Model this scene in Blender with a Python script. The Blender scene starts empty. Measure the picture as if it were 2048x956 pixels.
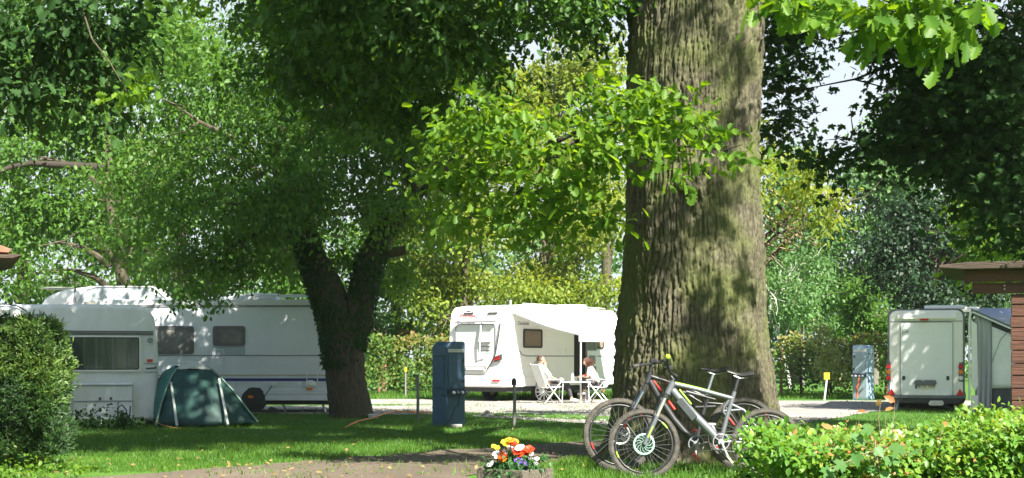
import bpy, math, random
import numpy as np
from mathutils import Vector, Matrix

# ------------------------------------------------------------------ camera, world, sun, exposure
SC = bpy.context.scene
COL = SC.collection
HAZE = 0.0002         # scattering density of the summer air
EYE = 1.25            # camera height
F = 3000.0            # focal length in photo pixels (photo 2048 x 956)
HOR = 718.0           # horizon row

cam_d = bpy.data.cameras.new('camera')
cam_d.sensor_width = 36.0
cam_d.lens = F / 2048.0 * 36.0
cam_d.shift_y = (HOR - 478.0) / 2048.0
cam_d.clip_start = 0.1
cam_d.clip_end = 2000.0
cam = bpy.data.objects.new('camera', cam_d)
cam.location = (0, 0, EYE)
cam.rotation_euler = (math.radians(90), 0, 0)
COL.objects.link(cam)
SC.camera = cam

SUN_EL = math.radians(43)
SUN_AZ = (0.54, -0.845)                     # ground direction towards the sun
wl = bpy.data.worlds.new('World')
SC.world = wl
wl.use_nodes = True
wn = wl.node_tree
wn.nodes.clear()
sky = wn.nodes.new('ShaderNodeTexSky')
sky.sky_type = 'NISHITA'
sky.sun_disc = False
sky.sun_elevation = SUN_EL
sky.sun_rotation = math.atan2(SUN_AZ[0], SUN_AZ[1])
sky.air_density = 1.0
sky.dust_density = 1.5
bg = wn.nodes.new('ShaderNodeBackground')
bg.inputs['Strength'].default_value = 0.058
wo = wn.nodes.new('ShaderNodeOutputWorld')
wn.links.new(sky.outputs[0], bg.inputs[0])
# summer haze: the sky pales to white towards the horizon, all the way round
geo = wn.nodes.new('ShaderNodeNewGeometry')
sep = wn.nodes.new('ShaderNodeSeparateXYZ')
mr = wn.nodes.new('ShaderNodeMapRange')
mr.interpolation_type = 'SMOOTHSTEP'
mr.inputs[1].default_value = -0.10
mr.inputs[2].default_value = -0.52
mr.inputs[3].default_value = 0.92
mr.inputs[4].default_value = 0.0
hz_ = wn.nodes.new('ShaderNodeBackground')
hz_.inputs[0].default_value = (0.86, 0.93, 1.0, 1)
hz_.inputs[1].default_value = 0.30
mxw = wn.nodes.new('ShaderNodeMixShader')
wn.links.new(geo.outputs['Incoming'], sep.inputs[0])
wn.links.new(sep.outputs[2], mr.inputs[0])
wn.links.new(mr.outputs[0], mxw.inputs[0])
wn.links.new(bg.outputs[0], mxw.inputs[1])
wn.links.new(hz_.outputs[0], mxw.inputs[2])
wn.links.new(mxw.outputs[0], wo.inputs[0])

sd = bpy.data.lights.new('sun', 'SUN')
sd.energy = 5.0
sd.angle = math.radians(0.55)
sd.color = (1.0, 0.95, 0.84)
sun = bpy.data.objects.new('sun', sd)
_s = Vector((SUN_AZ[0] * math.cos(SUN_EL), SUN_AZ[1] * math.cos(SUN_EL), math.sin(SUN_EL)))
sun.rotation_euler = _s.to_track_quat('Z', 'Y').to_euler()
sun.location = (20, -20, 30)
COL.objects.link(sun)

SC.view_settings.view_transform = 'Standard'
SC.view_settings.look = 'None'
SC.view_settings.gamma = 1.0
SC.view_settings.exposure = 1.85
SC.view_settings.use_curve_mapping = False
SC.cycles.max_bounces = 6
SC.cycles.diffuse_bounces = 4
SC.cycles.glossy_bounces = 2
SC.cycles.transmission_bounces = 4
SC.cycles.transparent_max_bounces = 4
SC.cycles.sample_clamp_indirect = 6.0

R = np.random.default_rng(11)
random.seed(7)

# ------------------------------------------------------------------ helpers
def P(px, py, d):
    """world point seen at photo pixel (px, py) at distance d"""
    return Vector(((px - 1024.0) / F * d, d, EYE + (HOR - py) / F * d))

def X(px, d):
    return (px - 1024.0) / F * d

def Z(py, d):
    return EYE + (HOR - py) / F * d

def gp(px, py):
    d = EYE * F / (py - HOR)
    return ((px - 1024.0) / F * d, d)

def nodes(m):
    m.use_nodes = True
    nt = m.node_tree
    return nt, nt.nodes['Principled BSDF'], nt.nodes['Material Output']

MATS = {}
def pm(name, c, rough=0.5, metal=0.0, var=0.12, scale=6.0, bump=0.0, bscale=None, spec=0.5, c2=None, stretch=(1, 1, 1), alpha=None, coat=0.0, detail=5.0):
    """procedural painted / plastic / wood material: two-scale noise colour, roughness and bump"""
    if name in MATS:
        return MATS[name]
    m = bpy.data.materials.new(name)
    nt, b, out = nodes(m)
    tc = nt.nodes.new('ShaderNodeTexCoord')
    mp = nt.nodes.new('ShaderNodeMapping')
    mp.inputs['Scale'].default_value = stretch
    nt.links.new(tc.outputs['Object'], mp.inputs[0])
    nz = nt.nodes.new('ShaderNodeTexNoise')
    nz.inputs['Scale'].default_value = scale
    nz.inputs['Detail'].default_value = detail
    nz.inputs['Roughness'].default_value = 0.65
    nt.links.new(mp.outputs[0], nz.inputs[0])
    rp = nt.nodes.new('ShaderNodeValToRGB')
    rp.color_ramp.elements[0].position = 0.3
    rp.color_ramp.elements[1].position = 0.7
    lo = c2 if c2 else tuple(v * (1 - var) for v in c)
    hi = c if c2 else tuple(min(1, v * (1 + var)) for v in c)
    rp.color_ramp.elements[0].color = (*lo, 1)
    rp.color_ramp.elements[1].color = (*hi, 1)
    nt.links.new(nz.outputs[0], rp.inputs[0])
    nt.links.new(rp.outputs[0], b.inputs['Base Color'])
    b.inputs['Roughness'].default_value = rough
    b.inputs['Metallic'].default_value = metal
    b.inputs['Specular IOR Level'].default_value = spec
    b.inputs['Coat Weight'].default_value = coat
    if bump:
        n2 = nt.nodes.new('ShaderNodeTexNoise')
        n2.inputs['Scale'].default_value = bscale or scale * 3
        n2.inputs['Detail'].default_value = 4
        nt.links.new(mp.outputs[0], n2.inputs[0])
        bm = nt.nodes.new('ShaderNodeBump')
        bm.inputs['Strength'].default_value = bump
        bm.inputs['Distance'].default_value = 0.02
        nt.links.new(n2.outputs[0], bm.inputs['Height'])
        nt.links.new(bm.outputs[0], b.inputs['Normal'])
    MATS[name] = m
    return m

def leafmat(name, lo, hi, trans=None, tw=0.35, rough=0.5, spec=0.35):
    """leaf material: colour runs lo..hi by the per-leaf 'tint', partly translucent"""
    if name in MATS:
        return MATS[name]
    m = bpy.data.materials.new(name)
    nt, b, out = nodes(m)
    at = nt.nodes.new('ShaderNodeAttribute')
    at.attribute_name = 'tint'
    rp = nt.nodes.new('ShaderNodeValToRGB')
    cs = [lo, hi] if not isinstance(lo[0], tuple) else list(lo)
    el = rp.color_ramp.elements
    el[0].color = (*cs[0], 1)
    el[1].color = (*cs[-1], 1)
    for i in range(1, len(cs) - 1):
        e = el.new(i / (len(cs) - 1))
        e.color = (*cs[i], 1)
    nt.links.new(at.outputs['Fac'], rp.inputs[0])
    nt.links.new(rp.outputs[0], b.inputs['Base Color'])
    b.inputs['Roughness'].default_value = rough
    b.inputs['Specular IOR Level'].default_value = spec
    tr = nt.nodes.new('ShaderNodeBsdfTranslucent')
    mul = nt.nodes.new('ShaderNodeMix')
    mul.data_type = 'RGBA'
    mul.blend_type = 'MULTIPLY'
    mul.inputs[0].default_value = 1.0
    mul.inputs[7].default_value = (*(trans or (2.2, 1.9, 0.6)), 1)
    nt.links.new(rp.outputs[0], mul.inputs[6])
    nt.links.new(mul.outputs[2], tr.inputs[0])
    mx = nt.nodes.new('ShaderNodeMixShader')
    mx.inputs[0].default_value = tw
    nt.links.new(b.outputs[0], mx.inputs[1])
    nt.links.new(tr.outputs[0], mx.inputs[2])
    nt.links.new(mx.outputs[0], out.inputs['Surface'])
    MATS[name] = m
    return m

def tag(o, label=None, cat=None, group=None, kind=None):
    if label: o['label'] = label
    if cat: o['category'] = cat
    if group: o['group'] = group
    if kind: o['kind'] = kind
    return o

def thing(name, label, cat, loc=(0, 0, 0), rz=0.0, group=None):
    o = bpy.data.objects.new(name, None)
    o.empty_display_size = 0.2
    o.location = loc
    o.rotation_euler = (0, 0, rz)
    COL.objects.link(o)
    return tag(o, label, cat, group)

def link(name, me, mat, parent=None, off=None):
    if mat is not None:
        me.materials.append(mat)
    o = bpy.data.objects.new(name, me)
    COL.objects.link(o)
    if parent is not None:
        o.parent = parent
    return o

def copy_tree(o, parent=None):
    c = o.copy()
    COL.objects.link(c)
    if parent is not None:
        c.parent = parent
        c.matrix_parent_inverse = o.matrix_parent_inverse.copy()
    for ch in list(o.children):
        copy_tree(ch, c)
    return c

class MB:
    """collects vertices and faces; build() links ONE mesh object"""
    def __init__(s):
        s.v = []; s.f = []
    def add(s, vs, fs):
        n = len(s.v)
        s.v += [tuple(v) for v in vs]
        s.f += [tuple(i + n for i in f) for f in fs]
        return s
    def box(s, c, h, rz=0.0, M=None):
        cx, cy, cz = c; hx, hy, hz = h
        vs = []
        for dz in (-hz, hz):
            for dx, dy in ((-hx, -hy), (hx, -hy), (hx, hy), (-hx, hy)):
                v = Vector((dx, dy, dz))
                if M is not None: v = M @ v
                if rz: v = Matrix.Rotation(rz, 3, 'Z') @ v
                vs.append((cx + v.x, cy + v.y, cz + v.z))
        return s.add(vs, [(3, 2, 1, 0), (4, 5, 6, 7), (0, 1, 5, 4), (1, 2, 6, 5), (2, 3, 7, 6), (3, 0, 4, 7)])
    def b2(s, a, b):
        return s.box([(a[i] + b[i]) / 2 for i in range(3)], [abs(b[i] - a[i]) / 2 for i in range(3)])
    def beam(s, p, q, w, h=None, up=(0, 0, 1)):
        p = Vector(p); q = Vector(q); h = h or w
        d = (q - p).normalized(); u = Vector(up)
        if abs(d.dot(u)) > 0.98: u = Vector((0, 1, 0))
        a = d.cross(u).normalized(); b = a.cross(d).normalized()
        vs = []
        for e in (p, q):
            for i, j in ((-1, -1), (1, -1), (1, 1), (-1, 1)):
                vs.append(e + a * (i * w / 2) + b * (j * h / 2))
        return s.add(vs, [(3, 2, 1, 0), (4, 5, 6, 7), (0, 1, 5, 4), (1, 2, 6, 5), (2, 3, 7, 6), (3, 0, 4, 7)])
    def tube(s, pts, rad, seg=8, caps=True, flat=1.0):
        pts = [Vector(p) for p in pts]
        if not hasattr(rad, '__len__'): rad = [rad] * len(pts)
        n0 = len(s.v); prev = None
        for i, p in enumerate(pts):
            d = (pts[min(i + 1, len(pts) - 1)] - pts[max(i - 1, 0)])
            d = d.normalized() if d.length > 1e-9 else Vector((0, 0, 1))
            if prev is None:
                u = Vector((0, 0, 1)) if abs(d.z) < 0.9 else Vector((0, 1, 0))
                a = d.cross(u).normalized()
            else:
                a = (prev - d * prev.dot(d)).normalized()
            prev = a
            b = d.cross(a)
            for k in range(seg):
                t = 2 * math.pi * k / seg
                s.v.append(tuple(p + (a * math.cos(t) * flat + b * math.sin(t)) * rad[i]))
        for i in range(len(pts) - 1):
            for k in range(seg):
                k2 = (k + 1) % seg
                s.f.append((n0 + i * seg + k, n0 + i * seg + k2, n0 + (i + 1) * seg + k2, n0 + (i + 1) * seg + k))
        if caps:
            s.f.append(tuple(n0 + k for k in reversed(range(seg))))
            e = n0 + (len(pts) - 1) * seg
            s.f.append(tuple(e + k for k in range(seg)))
        return s
    def prism(s, poly, a, b, axis='y'):
        """extrude polygon [(u, v)] between a and b along axis"""
        n = len(poly)
        def mk(u, v, t):
            return {'y': (u, t, v), 'x': (t, u, v), 'z': (u, v, t)}[axis]
        vs = [mk(u, v, a) for u, v in poly] + [mk(u, v, b) for u, v in poly]
        fs = [tuple(range(n)), tuple(reversed(range(n, 2 * n)))]
        for i in range(n):
            j = (i + 1) % n
            fs.append((i, i + n, j + n, j))
        return s.add(vs, fs)
    def ball(s, c, r, seg=12, rings=8, sc=(1, 1, 1)):
        vs = []; fs = []
        for i in range(rings + 1):
            ph = math.pi * i / rings
            for k in range(seg):
                t = 2 * math.pi * k / seg
                vs.append((c[0] + r * sc[0] * math.sin(ph) * math.cos(t), c[1] + r * sc[1] * math.sin(ph) * math.sin(t), c[2] + r * sc[2] * math.cos(ph)))
        for i in range(rings):
            for k in range(seg):
                k2 = (k + 1) % seg
                fs.append((i * seg + k, (i + 1) * seg + k, (i + 1) * seg + k2, i * seg + k2))
        return s.add(vs, fs)
    def torus(s, c, R1, r, seg=40, sg=8, M=None, sc=1.0):
        """ring in the XZ plane (axis Y)"""
        vs = []; fs = []
        for i in range(seg):
            t = 2 * math.pi * i / seg
            for k in range(sg):
                p = 2 * math.pi * k / sg
                q = R1 + r * math.cos(p)
                v = Vector((q * math.cos(t), r * sc * math.sin(p), q * math.sin(t)))
                if M is not None: v = M @ v
                vs.append((c[0] + v.x, c[1] + v.y, c[2] + v.z))
        for i in range(seg):
            i2 = (i + 1) % seg
            for k in range(sg):
                k2 = (k + 1) % sg
                fs.append((i * sg + k, i * sg + k2, i2 * sg + k2, i2 * sg + k))
        return s.add(vs, fs)
    def build(s, name, mat, parent=None, smooth=False, bevel=0.0, bseg=2, loc=None, kind=None, label=None, auto=True, norm=True):
        me = bpy.data.meshes.new(name)
        me.from_pydata(s.v, [], s.f)
        if norm:
            import bmesh
            bm = bmesh.new(); bm.from_mesh(me)
            bmesh.ops.recalc_face_normals(bm, faces=bm.faces)
            bm.to_mesh(me); bm.free()
        me.update()
        if smooth or bevel:
            me.polygons.foreach_set('use_smooth', [True] * len(me.polygons))
        o = link(name, me, mat, parent)
        if bevel:
            md = o.modifiers.new('bevel', 'BEVEL')
            md.width = bevel; md.segments = bseg; md.limit_method = 'ANGLE'; md.angle_limit = math.radians(35)
            md.harden_normals = True
        elif smooth and auto:
            me.set_sharp_from_angle(angle=math.radians(50))
        if loc: o.location = loc
        if kind: o['kind'] = kind
        if label: o['label'] = label
        return o

def text(body, size, loc, rot, mat, parent=None, name='lettering', shear=0.0, ext=0.002, align='CENTER'):
    cu = bpy.data.curves.new(name, 'FONT')
    cu.body = body; cu.size = size; cu.align_x = align; cu.align_y = 'CENTER'
    cu.extrude = ext; cu.shear = shear
    cu.materials.append(mat)
    o = bpy.data.objects.new(name, cu)
    COL.objects.link(o)
    me = bpy.data.meshes.new_from_object(o)
    bpy.data.objects.remove(o); bpy.data.curves.remove(cu)
    o = bpy.data.objects.new(name, me)
    COL.objects.link(o)
    if parent is not None: o.parent = parent
    o.location = loc; o.rotation_euler = rot
    return o

# ------------------------------------------------------------------ foliage
def tpl(kind):
    if kind == 'quad':
        v = [(0, 0, 0), (-.34, .48, .09), (0, 1, -.05), (.34, .48, .09)]
        f = [(0, 2, 1), (0, 3, 2)]
    elif kind == 'oval':
        v = [(0, 0, 0), (-.27, .28, .07), (-.25, .66, .05), (0, 1, -.12), (.25, .66, .05), (.27, .28, .07), (0, .3, 0), (0, .68, -.02)]
        f = [(0, 6, 1), (1, 6, 7, 2), (2, 7, 3), (0, 5, 6), (5, 4, 7, 6), (4, 3, 7)]
    elif kind == 'oak':
        h = [(.06, .05), (.12, .16), (.24, .22), (.14, .33), (.33, .43), (.2, .53), (.37, .66), (.22, .74), (.24, .88), (.1, .96)]
        v = [(0, 0, 0)] + [(x, y, .07 * (x / .3)) for x, y in h] + [(0, 1, -.1)] + [(-x, y, .07 * (x / .3)) for x, y in reversed(h)]
        n = len(h)
        f = [tuple(range(0, n + 2)), tuple([0] + list(range(n + 1, 2 * n + 2)))]
    elif kind == 'maple':
        h = [(.14, .02), (.4, -.02), (.3, .16), (.62, .34), (.52, .44), (.6, .62), (.34, .56), (.2, .5), (.22, .76), (.1, .8)]
        v = [(0, 0, 0)] + [(x * .9, y, .08 * x) for x, y in h] + [(0, 1.05, -.08)] + [(-x * .9, y, .08 * x) for x, y in reversed(h)]
        n = len(h)
        f = [tuple(range(0, n + 2)), tuple([0] + list(range(n + 1, 2 * n + 2)))]
    elif kind == 'blade':
        v = [(-.07, 0, 0), (.07, 0, 0), (.035, .6, .06), (-.035, .6, .06), (0, 1, .2)]
        f = [(0, 1, 2, 3), (3, 2, 4)]
    elif kind == 'frond':
        v = [(0, 0, 0), (-.16, .35, .02), (-.05, .45, 0), (-.14, .75, 0), (0, 1, -.06), (.14, .75, 0), (.05, .45, 0), (.16, .35, .02)]
        f = [(0, 7, 6, 2, 1), (2, 6, 5, 4, 3)]
    return np.array(v, float), f

def unit(a):
    return a / np.maximum(np.linalg.norm(a, axis=1, keepdims=True), 1e-9)

def leaf_mesh(name, Pn, A, N, S, kind, tint, mat, parent=None, okind=None):
    T, faces = tpl(kind)
    n = len(Pn); k = len(T)
    A = unit(A)
    N = unit(N - A * np.sum(N * A, 1, keepdims=True))
    B = np.cross(A, N)
    V = (Pn[:, None, :] + S[:, None, None] * (T[None, :, 0:1] * B[:, None, :] + T[None, :, 1:2] * A[:, None, :] + T[None, :, 2:3] * N[:, None, :])).reshape(-1, 3)
    lp = np.concatenate([np.array(f) for f in faces])
    tot = np.array([len(f) for f in faces])
    loops = (np.arange(n)[:, None] * k + lp[None, :]).reshape(-1)
    tots = np.tile(tot, n)
    starts = np.concatenate([[0], np.cumsum(tots)[:-1]])
    me = bpy.data.meshes.new(name)
    me.vertices.add(n * k)
    me.vertices.foreach_set('co', V.astype(np.float32).reshape(-1))
    me.loops.add(len(loops))
    me.loops.foreach_set('vertex_index', loops.astype(np.int32))
    me.polygons.add(len(tots))
    me.polygons.foreach_set('loop_start', starts.astype(np.int32))
    me.polygons.foreach_set('loop_total', tots.astype(np.int32))
    me.update(calc_edges=True)
    at = me.attributes.new('tint', 'FLOAT', 'POINT')
    at.data.foreach_set('value', np.repeat(tint, k).astype(np.float32))
    o = link(name, me, mat, parent)
    if okind: o['kind'] = okind
    return o

def spray(lobes, ncl, per, cr, shell=0.5, flat=0.4, droop=0.35, rng=R, floor=None):
    """lobes: (cx,cy,cz, rx,ry,rz[,weight]); clusters near each lobe's surface. Returns P, A, N, tint"""
    L = np.array([l[:6] for l in lobes], float)
    w = L[:, 3] * L[:, 5] + L[:, 3] * L[:, 4]
    w = w * np.array([l[6] if len(l) > 6 else 1.0 for l in lobes])
    w /= w.sum()
    idx = rng.choice(len(L), ncl, p=w)
    u = unit(rng.normal(size=(ncl, 3)))
    r = shell + (1 - shell) * rng.random(ncl) ** 0.7
    C = L[idx, :3] + u * r[:, None] * L[idx, 3:]
    ctint = np.clip(rng.normal(0.5, 0.16, ncl), 0, 1)
    ax = unit(u + rng.normal(size=(ncl, 3)) * 0.4 + np.array([0, 0, -droop * 0.5]))
    i = np.repeat(np.arange(ncl), per)
    n = len(i)
    off = rng.normal(size=(n, 3)) * cr * np.array([1, 1, flat]) * 0.6
    # stretch each cluster along its axis and let the ends hang
    al = (rng.random(n) * 2 - 0.6) * cr
    Pn = C[i] + off + ax[i] * al[:, None]
    Pn[:, 2] -= droop * np.abs(al) * 0.5
    A = ax[i] * 0.5 + unit(rng.normal(size=(n, 3))) * 0.75 + np.array([0, 0, -droop])
    N = np.array([0, 0, 1.0]) + u[i] * 0.45 + rng.normal(size=(n, 3)) * 0.5
    t = np.clip(ctint[i] + rng.normal(0, 0.17, n), 0, 1)
    if floor is not None:
        k = Pn[:, 2] > floor
        Pn, A, N, t = Pn[k], A[k], N[k], t[k]
    return Pn, A, N, t

def foliage(name, lobes, ncl, per, cr, size, kind, mat, parent=None, sv=0.25, **kw):
    Pn, A, N, t = spray(lobes, ncl, per, cr, **kw)
    S = size * np.clip(1 + R.normal(0, sv, len(Pn)), 0.4, 1.7)
    return leaf_mesh(name, Pn, A, N, S, kind, t, mat, parent, okind='stuff' if parent is not None else None)

def lobe(px, py, rx, ry, d, rd):
    """lobe given by where it shows: centre and radii in photo pixels at distance d, depth radius rd metres"""
    p = P(px, py, d)
    return (p.x, p.y, p.z, rx / F * d, rd, ry / F * d)

def wob(p, q, n=5, amp=0.1, sag=0.0):
    p = Vector(p); q = Vector(q); out = []
    L = (q - p).length
    for i in range(n + 1):
        t = i / n
        v = p.lerp(q, t)
        if 0 < i < n:
            v += Vector((random.gauss(0, 1), random.gauss(0, 1), random.gauss(0, .6))) * amp * L / n
        v.z += sag * math.sin(t * math.pi)
        out.append(v)
    return out

# leaf materials (some dark greens have shade put into the colour)
G_MID = leafmat('leaf_mid_green', (0.036, 0.105, 0.016), (0.105, 0.210, 0.030), tw=.4)
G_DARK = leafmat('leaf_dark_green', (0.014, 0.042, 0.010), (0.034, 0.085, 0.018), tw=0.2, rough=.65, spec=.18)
G_COOL = leafmat('leaf_cool_green', (0.045, 0.120, 0.034), (0.135, 0.240, 0.075), tw=0.38, trans=(1.8, 1.8, 0.8))
G_YEL = leafmat('leaf_yellow_green', (0.095, 0.165, 0.020), (0.240, 0.290, 0.050), tw=0.5)
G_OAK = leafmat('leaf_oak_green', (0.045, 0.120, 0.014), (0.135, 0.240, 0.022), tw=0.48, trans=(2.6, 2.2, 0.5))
G_OAKD = leafmat('leaf_oak_shade', (0.022, 0.070, 0.010), (0.055, 0.125, 0.016), tw=0.3, trans=(2.0, 1.9, 0.5))  # darker copy of the oak green, shade painted in for low foliage
G_PALE = leafmat('leaf_pale_cream_green', (0.14, 0.20, 0.06), (0.33, 0.36, 0.16), tw=0.3)
# ------------------------------------------------------------------ numpy noise for bark and ground relief
def _h(ix, iy, s):
    n = (ix * 374761393 + iy * 668265263 + s * 1442695041) & 0xffffffff
    n = ((n ^ (n >> 13)) * 1274126177) & 0xffffffff
    return ((n ^ (n >> 16)) & 0xffff) / 65535.0

def vnoise(x, y, s=0, px=0):
    ix = np.floor(x).astype(np.int64); iy = np.floor(y).astype(np.int64)
    fx = x - ix; fy = y - iy
    fx = fx * fx * (3 - 2 * fx); fy = fy * fy * (3 - 2 * fy)
    m = (lambda a: a % px) if px else (lambda a: a)
    a = _h(m(ix), iy, s); b = _h(m(ix + 1), iy, s); c = _h(m(ix), iy + 1, s); d = _h(m(ix + 1), iy + 1, s)
    return (a * (1 - fx) + b * fx) * (1 - fy) + (c * (1 - fx) + d * fx) * fy

def worley(x, y, px, s=0):
    ix = np.floor(x).astype(np.int64); iy = np.floor(y).astype(np.int64)
    f1 = np.full(x.shape, 9.0); f2 = np.full(x.shape, 9.0); idv = np.zeros(x.shape)
    for dx in (-1, 0, 1):
        for dy in (-1, 0, 1):
            cx = ix + dx; cy = iy + dy
            jx = cx + 0.1 + 0.8 * _h(cx % px, cy, s); jy = cy + 0.1 + 0.8 * _h(cx % px, cy, s + 7)
            d = np.sqrt((x - jx) ** 2 + (y - jy) ** 2)
            nid = _h(cx % px, cy, s + 3)
            n1 = d < f1
            f2 = np.where(n1, f1, np.minimum(f2, d))
            idv = np.where(n1, nid, idv)
            f1 = np.where(n1, d, f1)
    return f1, f2, idv

def bark_mat(name, lo, hi, moss, mossamt=0.5, sx=22, sz=3.0, bump=0.9):
    m = bpy.data.materials.new(name)
    nt, b, out = nodes(m)
    tc = nt.nodes.new('ShaderNodeTexCoord')
    mp = nt.nodes.new('ShaderNodeMapping'); mp.inputs['Scale'].default_value = (sx, sx, sz)
    nt.links.new(tc.outputs['Object'], mp.inputs[0])
    nz = nt.nodes.new('ShaderNodeTexNoise'); nz.inputs['Scale'].default_value = 1.0; nz.inputs['Detail'].default_value = 7; nz.inputs['Roughness'].default_value = .7
    nt.links.new(mp.outputs[0], nz.inputs[0])
    rp = nt.nodes.new('ShaderNodeValToRGB')
    rp.color_ramp.elements[0].position = .32; rp.color_ramp.elements[1].position = .68
    rp.color_ramp.elements[0].color = (*lo, 1); rp.color_ramp.elements[1].color = (*hi, 1)
    nt.links.new(nz.outputs[0], rp.inputs[0])
    n2 = nt.nodes.new('ShaderNodeTexNoise'); n2.inputs['Scale'].default_value = 1.6; n2.inputs['Detail'].default_value = 6
    nt.links.new(tc.outputs['Object'], n2.inputs[0])
    r2 = nt.nodes.new('ShaderNodeValToRGB')
    r2.color_ramp.elements[0].position = .42; r2.color_ramp.elements[1].position = .62
    r2.color_ramp.elements[0].color = (0, 0, 0, 1); r2.color_ramp.elements[1].color = (mossamt,) * 3 + (1,)
    nt.links.new(n2.outputs[0], r2.inputs[0])
    mx = nt.nodes.new('ShaderNodeMix'); mx.data_type = 'RGBA'
    nt.links.new(r2.outputs[0], mx.inputs[0]); nt.links.new(rp.outputs[0], mx.inputs[6]); mx.inputs[7].default_value = (*moss, 1)
    nt.links.new(mx.outputs[2], b.inputs['Base Color'])
    b.inputs['Roughness'].default_value = 0.9
    b.inputs['Specular IOR Level'].default_value = 0.2
    bm = nt.nodes.new('ShaderNodeBump'); bm.inputs['Strength'].default_value = bump; bm.inputs['Distance'].default_value = .03
    nt.links.new(nz.outputs[0], bm.inputs['Height']); nt.links.new(bm.outputs[0], b.inputs['Normal'])
    MATS[name] = m
    return m

BARK_OAK = bark_mat('oak_bark', (0.022, 0.018, 0.013), (0.150, 0.138, 0.092), (0.098, 0.122, 0.030), 0.6, 30, 5, .7)
BARK = bark_mat('rough_bark', (0.040, 0.032, 0.024), (0.125, 0.10, 0.075), (0.075, 0.085, 0.04), 0.4)
BARK_GREY = bark_mat('grey_bark', (0.08, 0.07, 0.055), (0.20, 0.18, 0.15), (0.12, 0.13, 0.08), 0.3)
BARK_RED = bark_mat('pine_bark', (0.14, 0.07, 0.045), (0.30, 0.16, 0.10), (0.16, 0.12, 0.08), 0.3)
BARK_WHITE = bark_mat('birch_bark', (0.45, 0.42, 0.38), (0.72, 0.70, 0.66), (0.08, 0.07, 0.06), 0.8, 3, 14, .2)
TWIG = pm('dead_twig', (0.30, 0.22, 0.14), .85, var=.3, scale=9)
TWIG_DK = pm('dark_twig', (0.030, 0.024, 0.017), .9, var=.3, scale=9)

# ------------------------------------------------------------------ ground
def ground_mat(name, stops, s1, s2, rough=.95, bump=.6, mapz=None):
    m = bpy.data.materials.new(name)
    nt, b, out = nodes(m)
    tc = nt.nodes.new('ShaderNodeTexCoord')
    a = nt.nodes.new('ShaderNodeTexNoise'); a.inputs['Scale'].default_value = s1; a.inputs['Detail'].default_value = 8; a.inputs['Roughness'].default_value = .65
    c = nt.nodes.new('ShaderNodeTexNoise'); c.inputs['Scale'].default_value = s2; c.inputs['Detail'].default_value = 4
    nt.links.new(tc.outputs['Object'], a.inputs[0]); nt.links.new(tc.outputs['Object'], c.inputs[0])
    ad = nt.nodes.new('ShaderNodeMath'); ad.operation = 'MULTIPLY_ADD'
    nt.links.new(c.outputs[0], ad.inputs[0]); ad.inputs[1].default_value = .5
    mu = nt.nodes.new('ShaderNodeMath'); mu.operation = 'MULTIPLY'; nt.links.new(a.outputs[0], mu.inputs[0]); mu.inputs[1].default_value = .5
    nt.links.new(mu.outputs[0], ad.inputs[2])
    rp = nt.nodes.new('ShaderNodeValToRGB')
    el = rp.color_ramp.elements
    el[0].position, el[1].position = .36, .64
    el[0].color = (*stops[0], 1); el[1].color = (*stops[-1], 1)
    for i in range(1, len(stops) - 1):
        e = el.new(.36 + .28 * i / (len(stops) - 1)); e.color = (*stops[i], 1)
    nt.links.new(ad.outputs[0], rp.inputs[0]); nt.links.new(rp.outputs[0], b.inputs['Base Color'])
    b.inputs['Roughness'].default_value = rough; b.inputs['Specular IOR Level'].default_value = .2
    bm = nt.nodes.new('ShaderNodeBump'); bm.inputs['Strength'].default_value = bump; bm.inputs['Distance'].default_value = .03
    nt.links.new(c.outputs[0], bm.inputs['Height']); nt.links.new(bm.outputs[0], b.inputs['Normal'])
    MATS[name] = m
    return m

LAWN = ground_mat('lawn', [(0.035, 0.085, 0.012), (0.055, 0.140, 0.018), (0.090, 0.180, 0.026)], 0.7, 14)
GRAVEL = ground_mat('gravel', [(0.16, 0.15, 0.135), (0.27, 0.255, 0.23), (0.40, 0.38, 0.345)], 1.1, 22, bump=1)
DIRT = ground_mat('packed_dirt', [(0.085, 0.068, 0.050), (0.118, 0.095, 0.072), (0.165, 0.135, 0.105)], .5, 38, bump=.25)
GRASS_B = leafmat('grass_blade', (0.038, 0.110, 0.012), (0.105, 0.205, 0.024), tw=.35)

def sheet(name, ring, z, mat, cell=0.5):
    mb = MB(); mb.add([(x, y, z) for x, y in ring], [tuple(range(len(ring)))])
    return mb.build(name, mat, kind='structure', norm=False)

mb = MB(); mb.add([(-400, -60, 0), (400, -60, 0), (400, 800, 0), (-400, 800, 0)], [(0, 1, 2, 3)])
mb.build('ground', LAWN, kind='structure', norm=False)

def edge(pts, amp=.18, step=.35, seed=0):
    rg = random.Random(seed); out = []
    for (x0, y0), (x1, y1) in zip(pts[:-1], pts[1:]):
        n = max(1, int(math.hypot(x1 - x0, y1 - y0) / step))
        for i in range(n):
            t = i / n
            out.append((x0 + (x1 - x0) * t + rg.gauss(0, amp * .3), y0 + (y1 - y0) * t + rg.uniform(-amp, amp)))
    out.append(pts[-1])
    return out
# gravel lane in front of the motorhome, running across the middle distance
road_near = [(-60, 33), (-14, 34.6), (-5.5, 34.2), (-1.2, 33.4), (1.0, 29.5), (3.3, 26.6), (5.2, 28.0), (9, 36.5), (13.5, 38.8), (60, 40)]
road_far = [(60, 47), (12, 44.6), (6, 45.2), (0, 46.5), (-6, 46.5), (-14, 46.8), (-60, 46)]
ROAD = edge(road_near, .3, .4, 1) + edge(road_far, .25, .5, 2)
sheet('gravel_road', ROAD, .008, GRAVEL)
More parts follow.
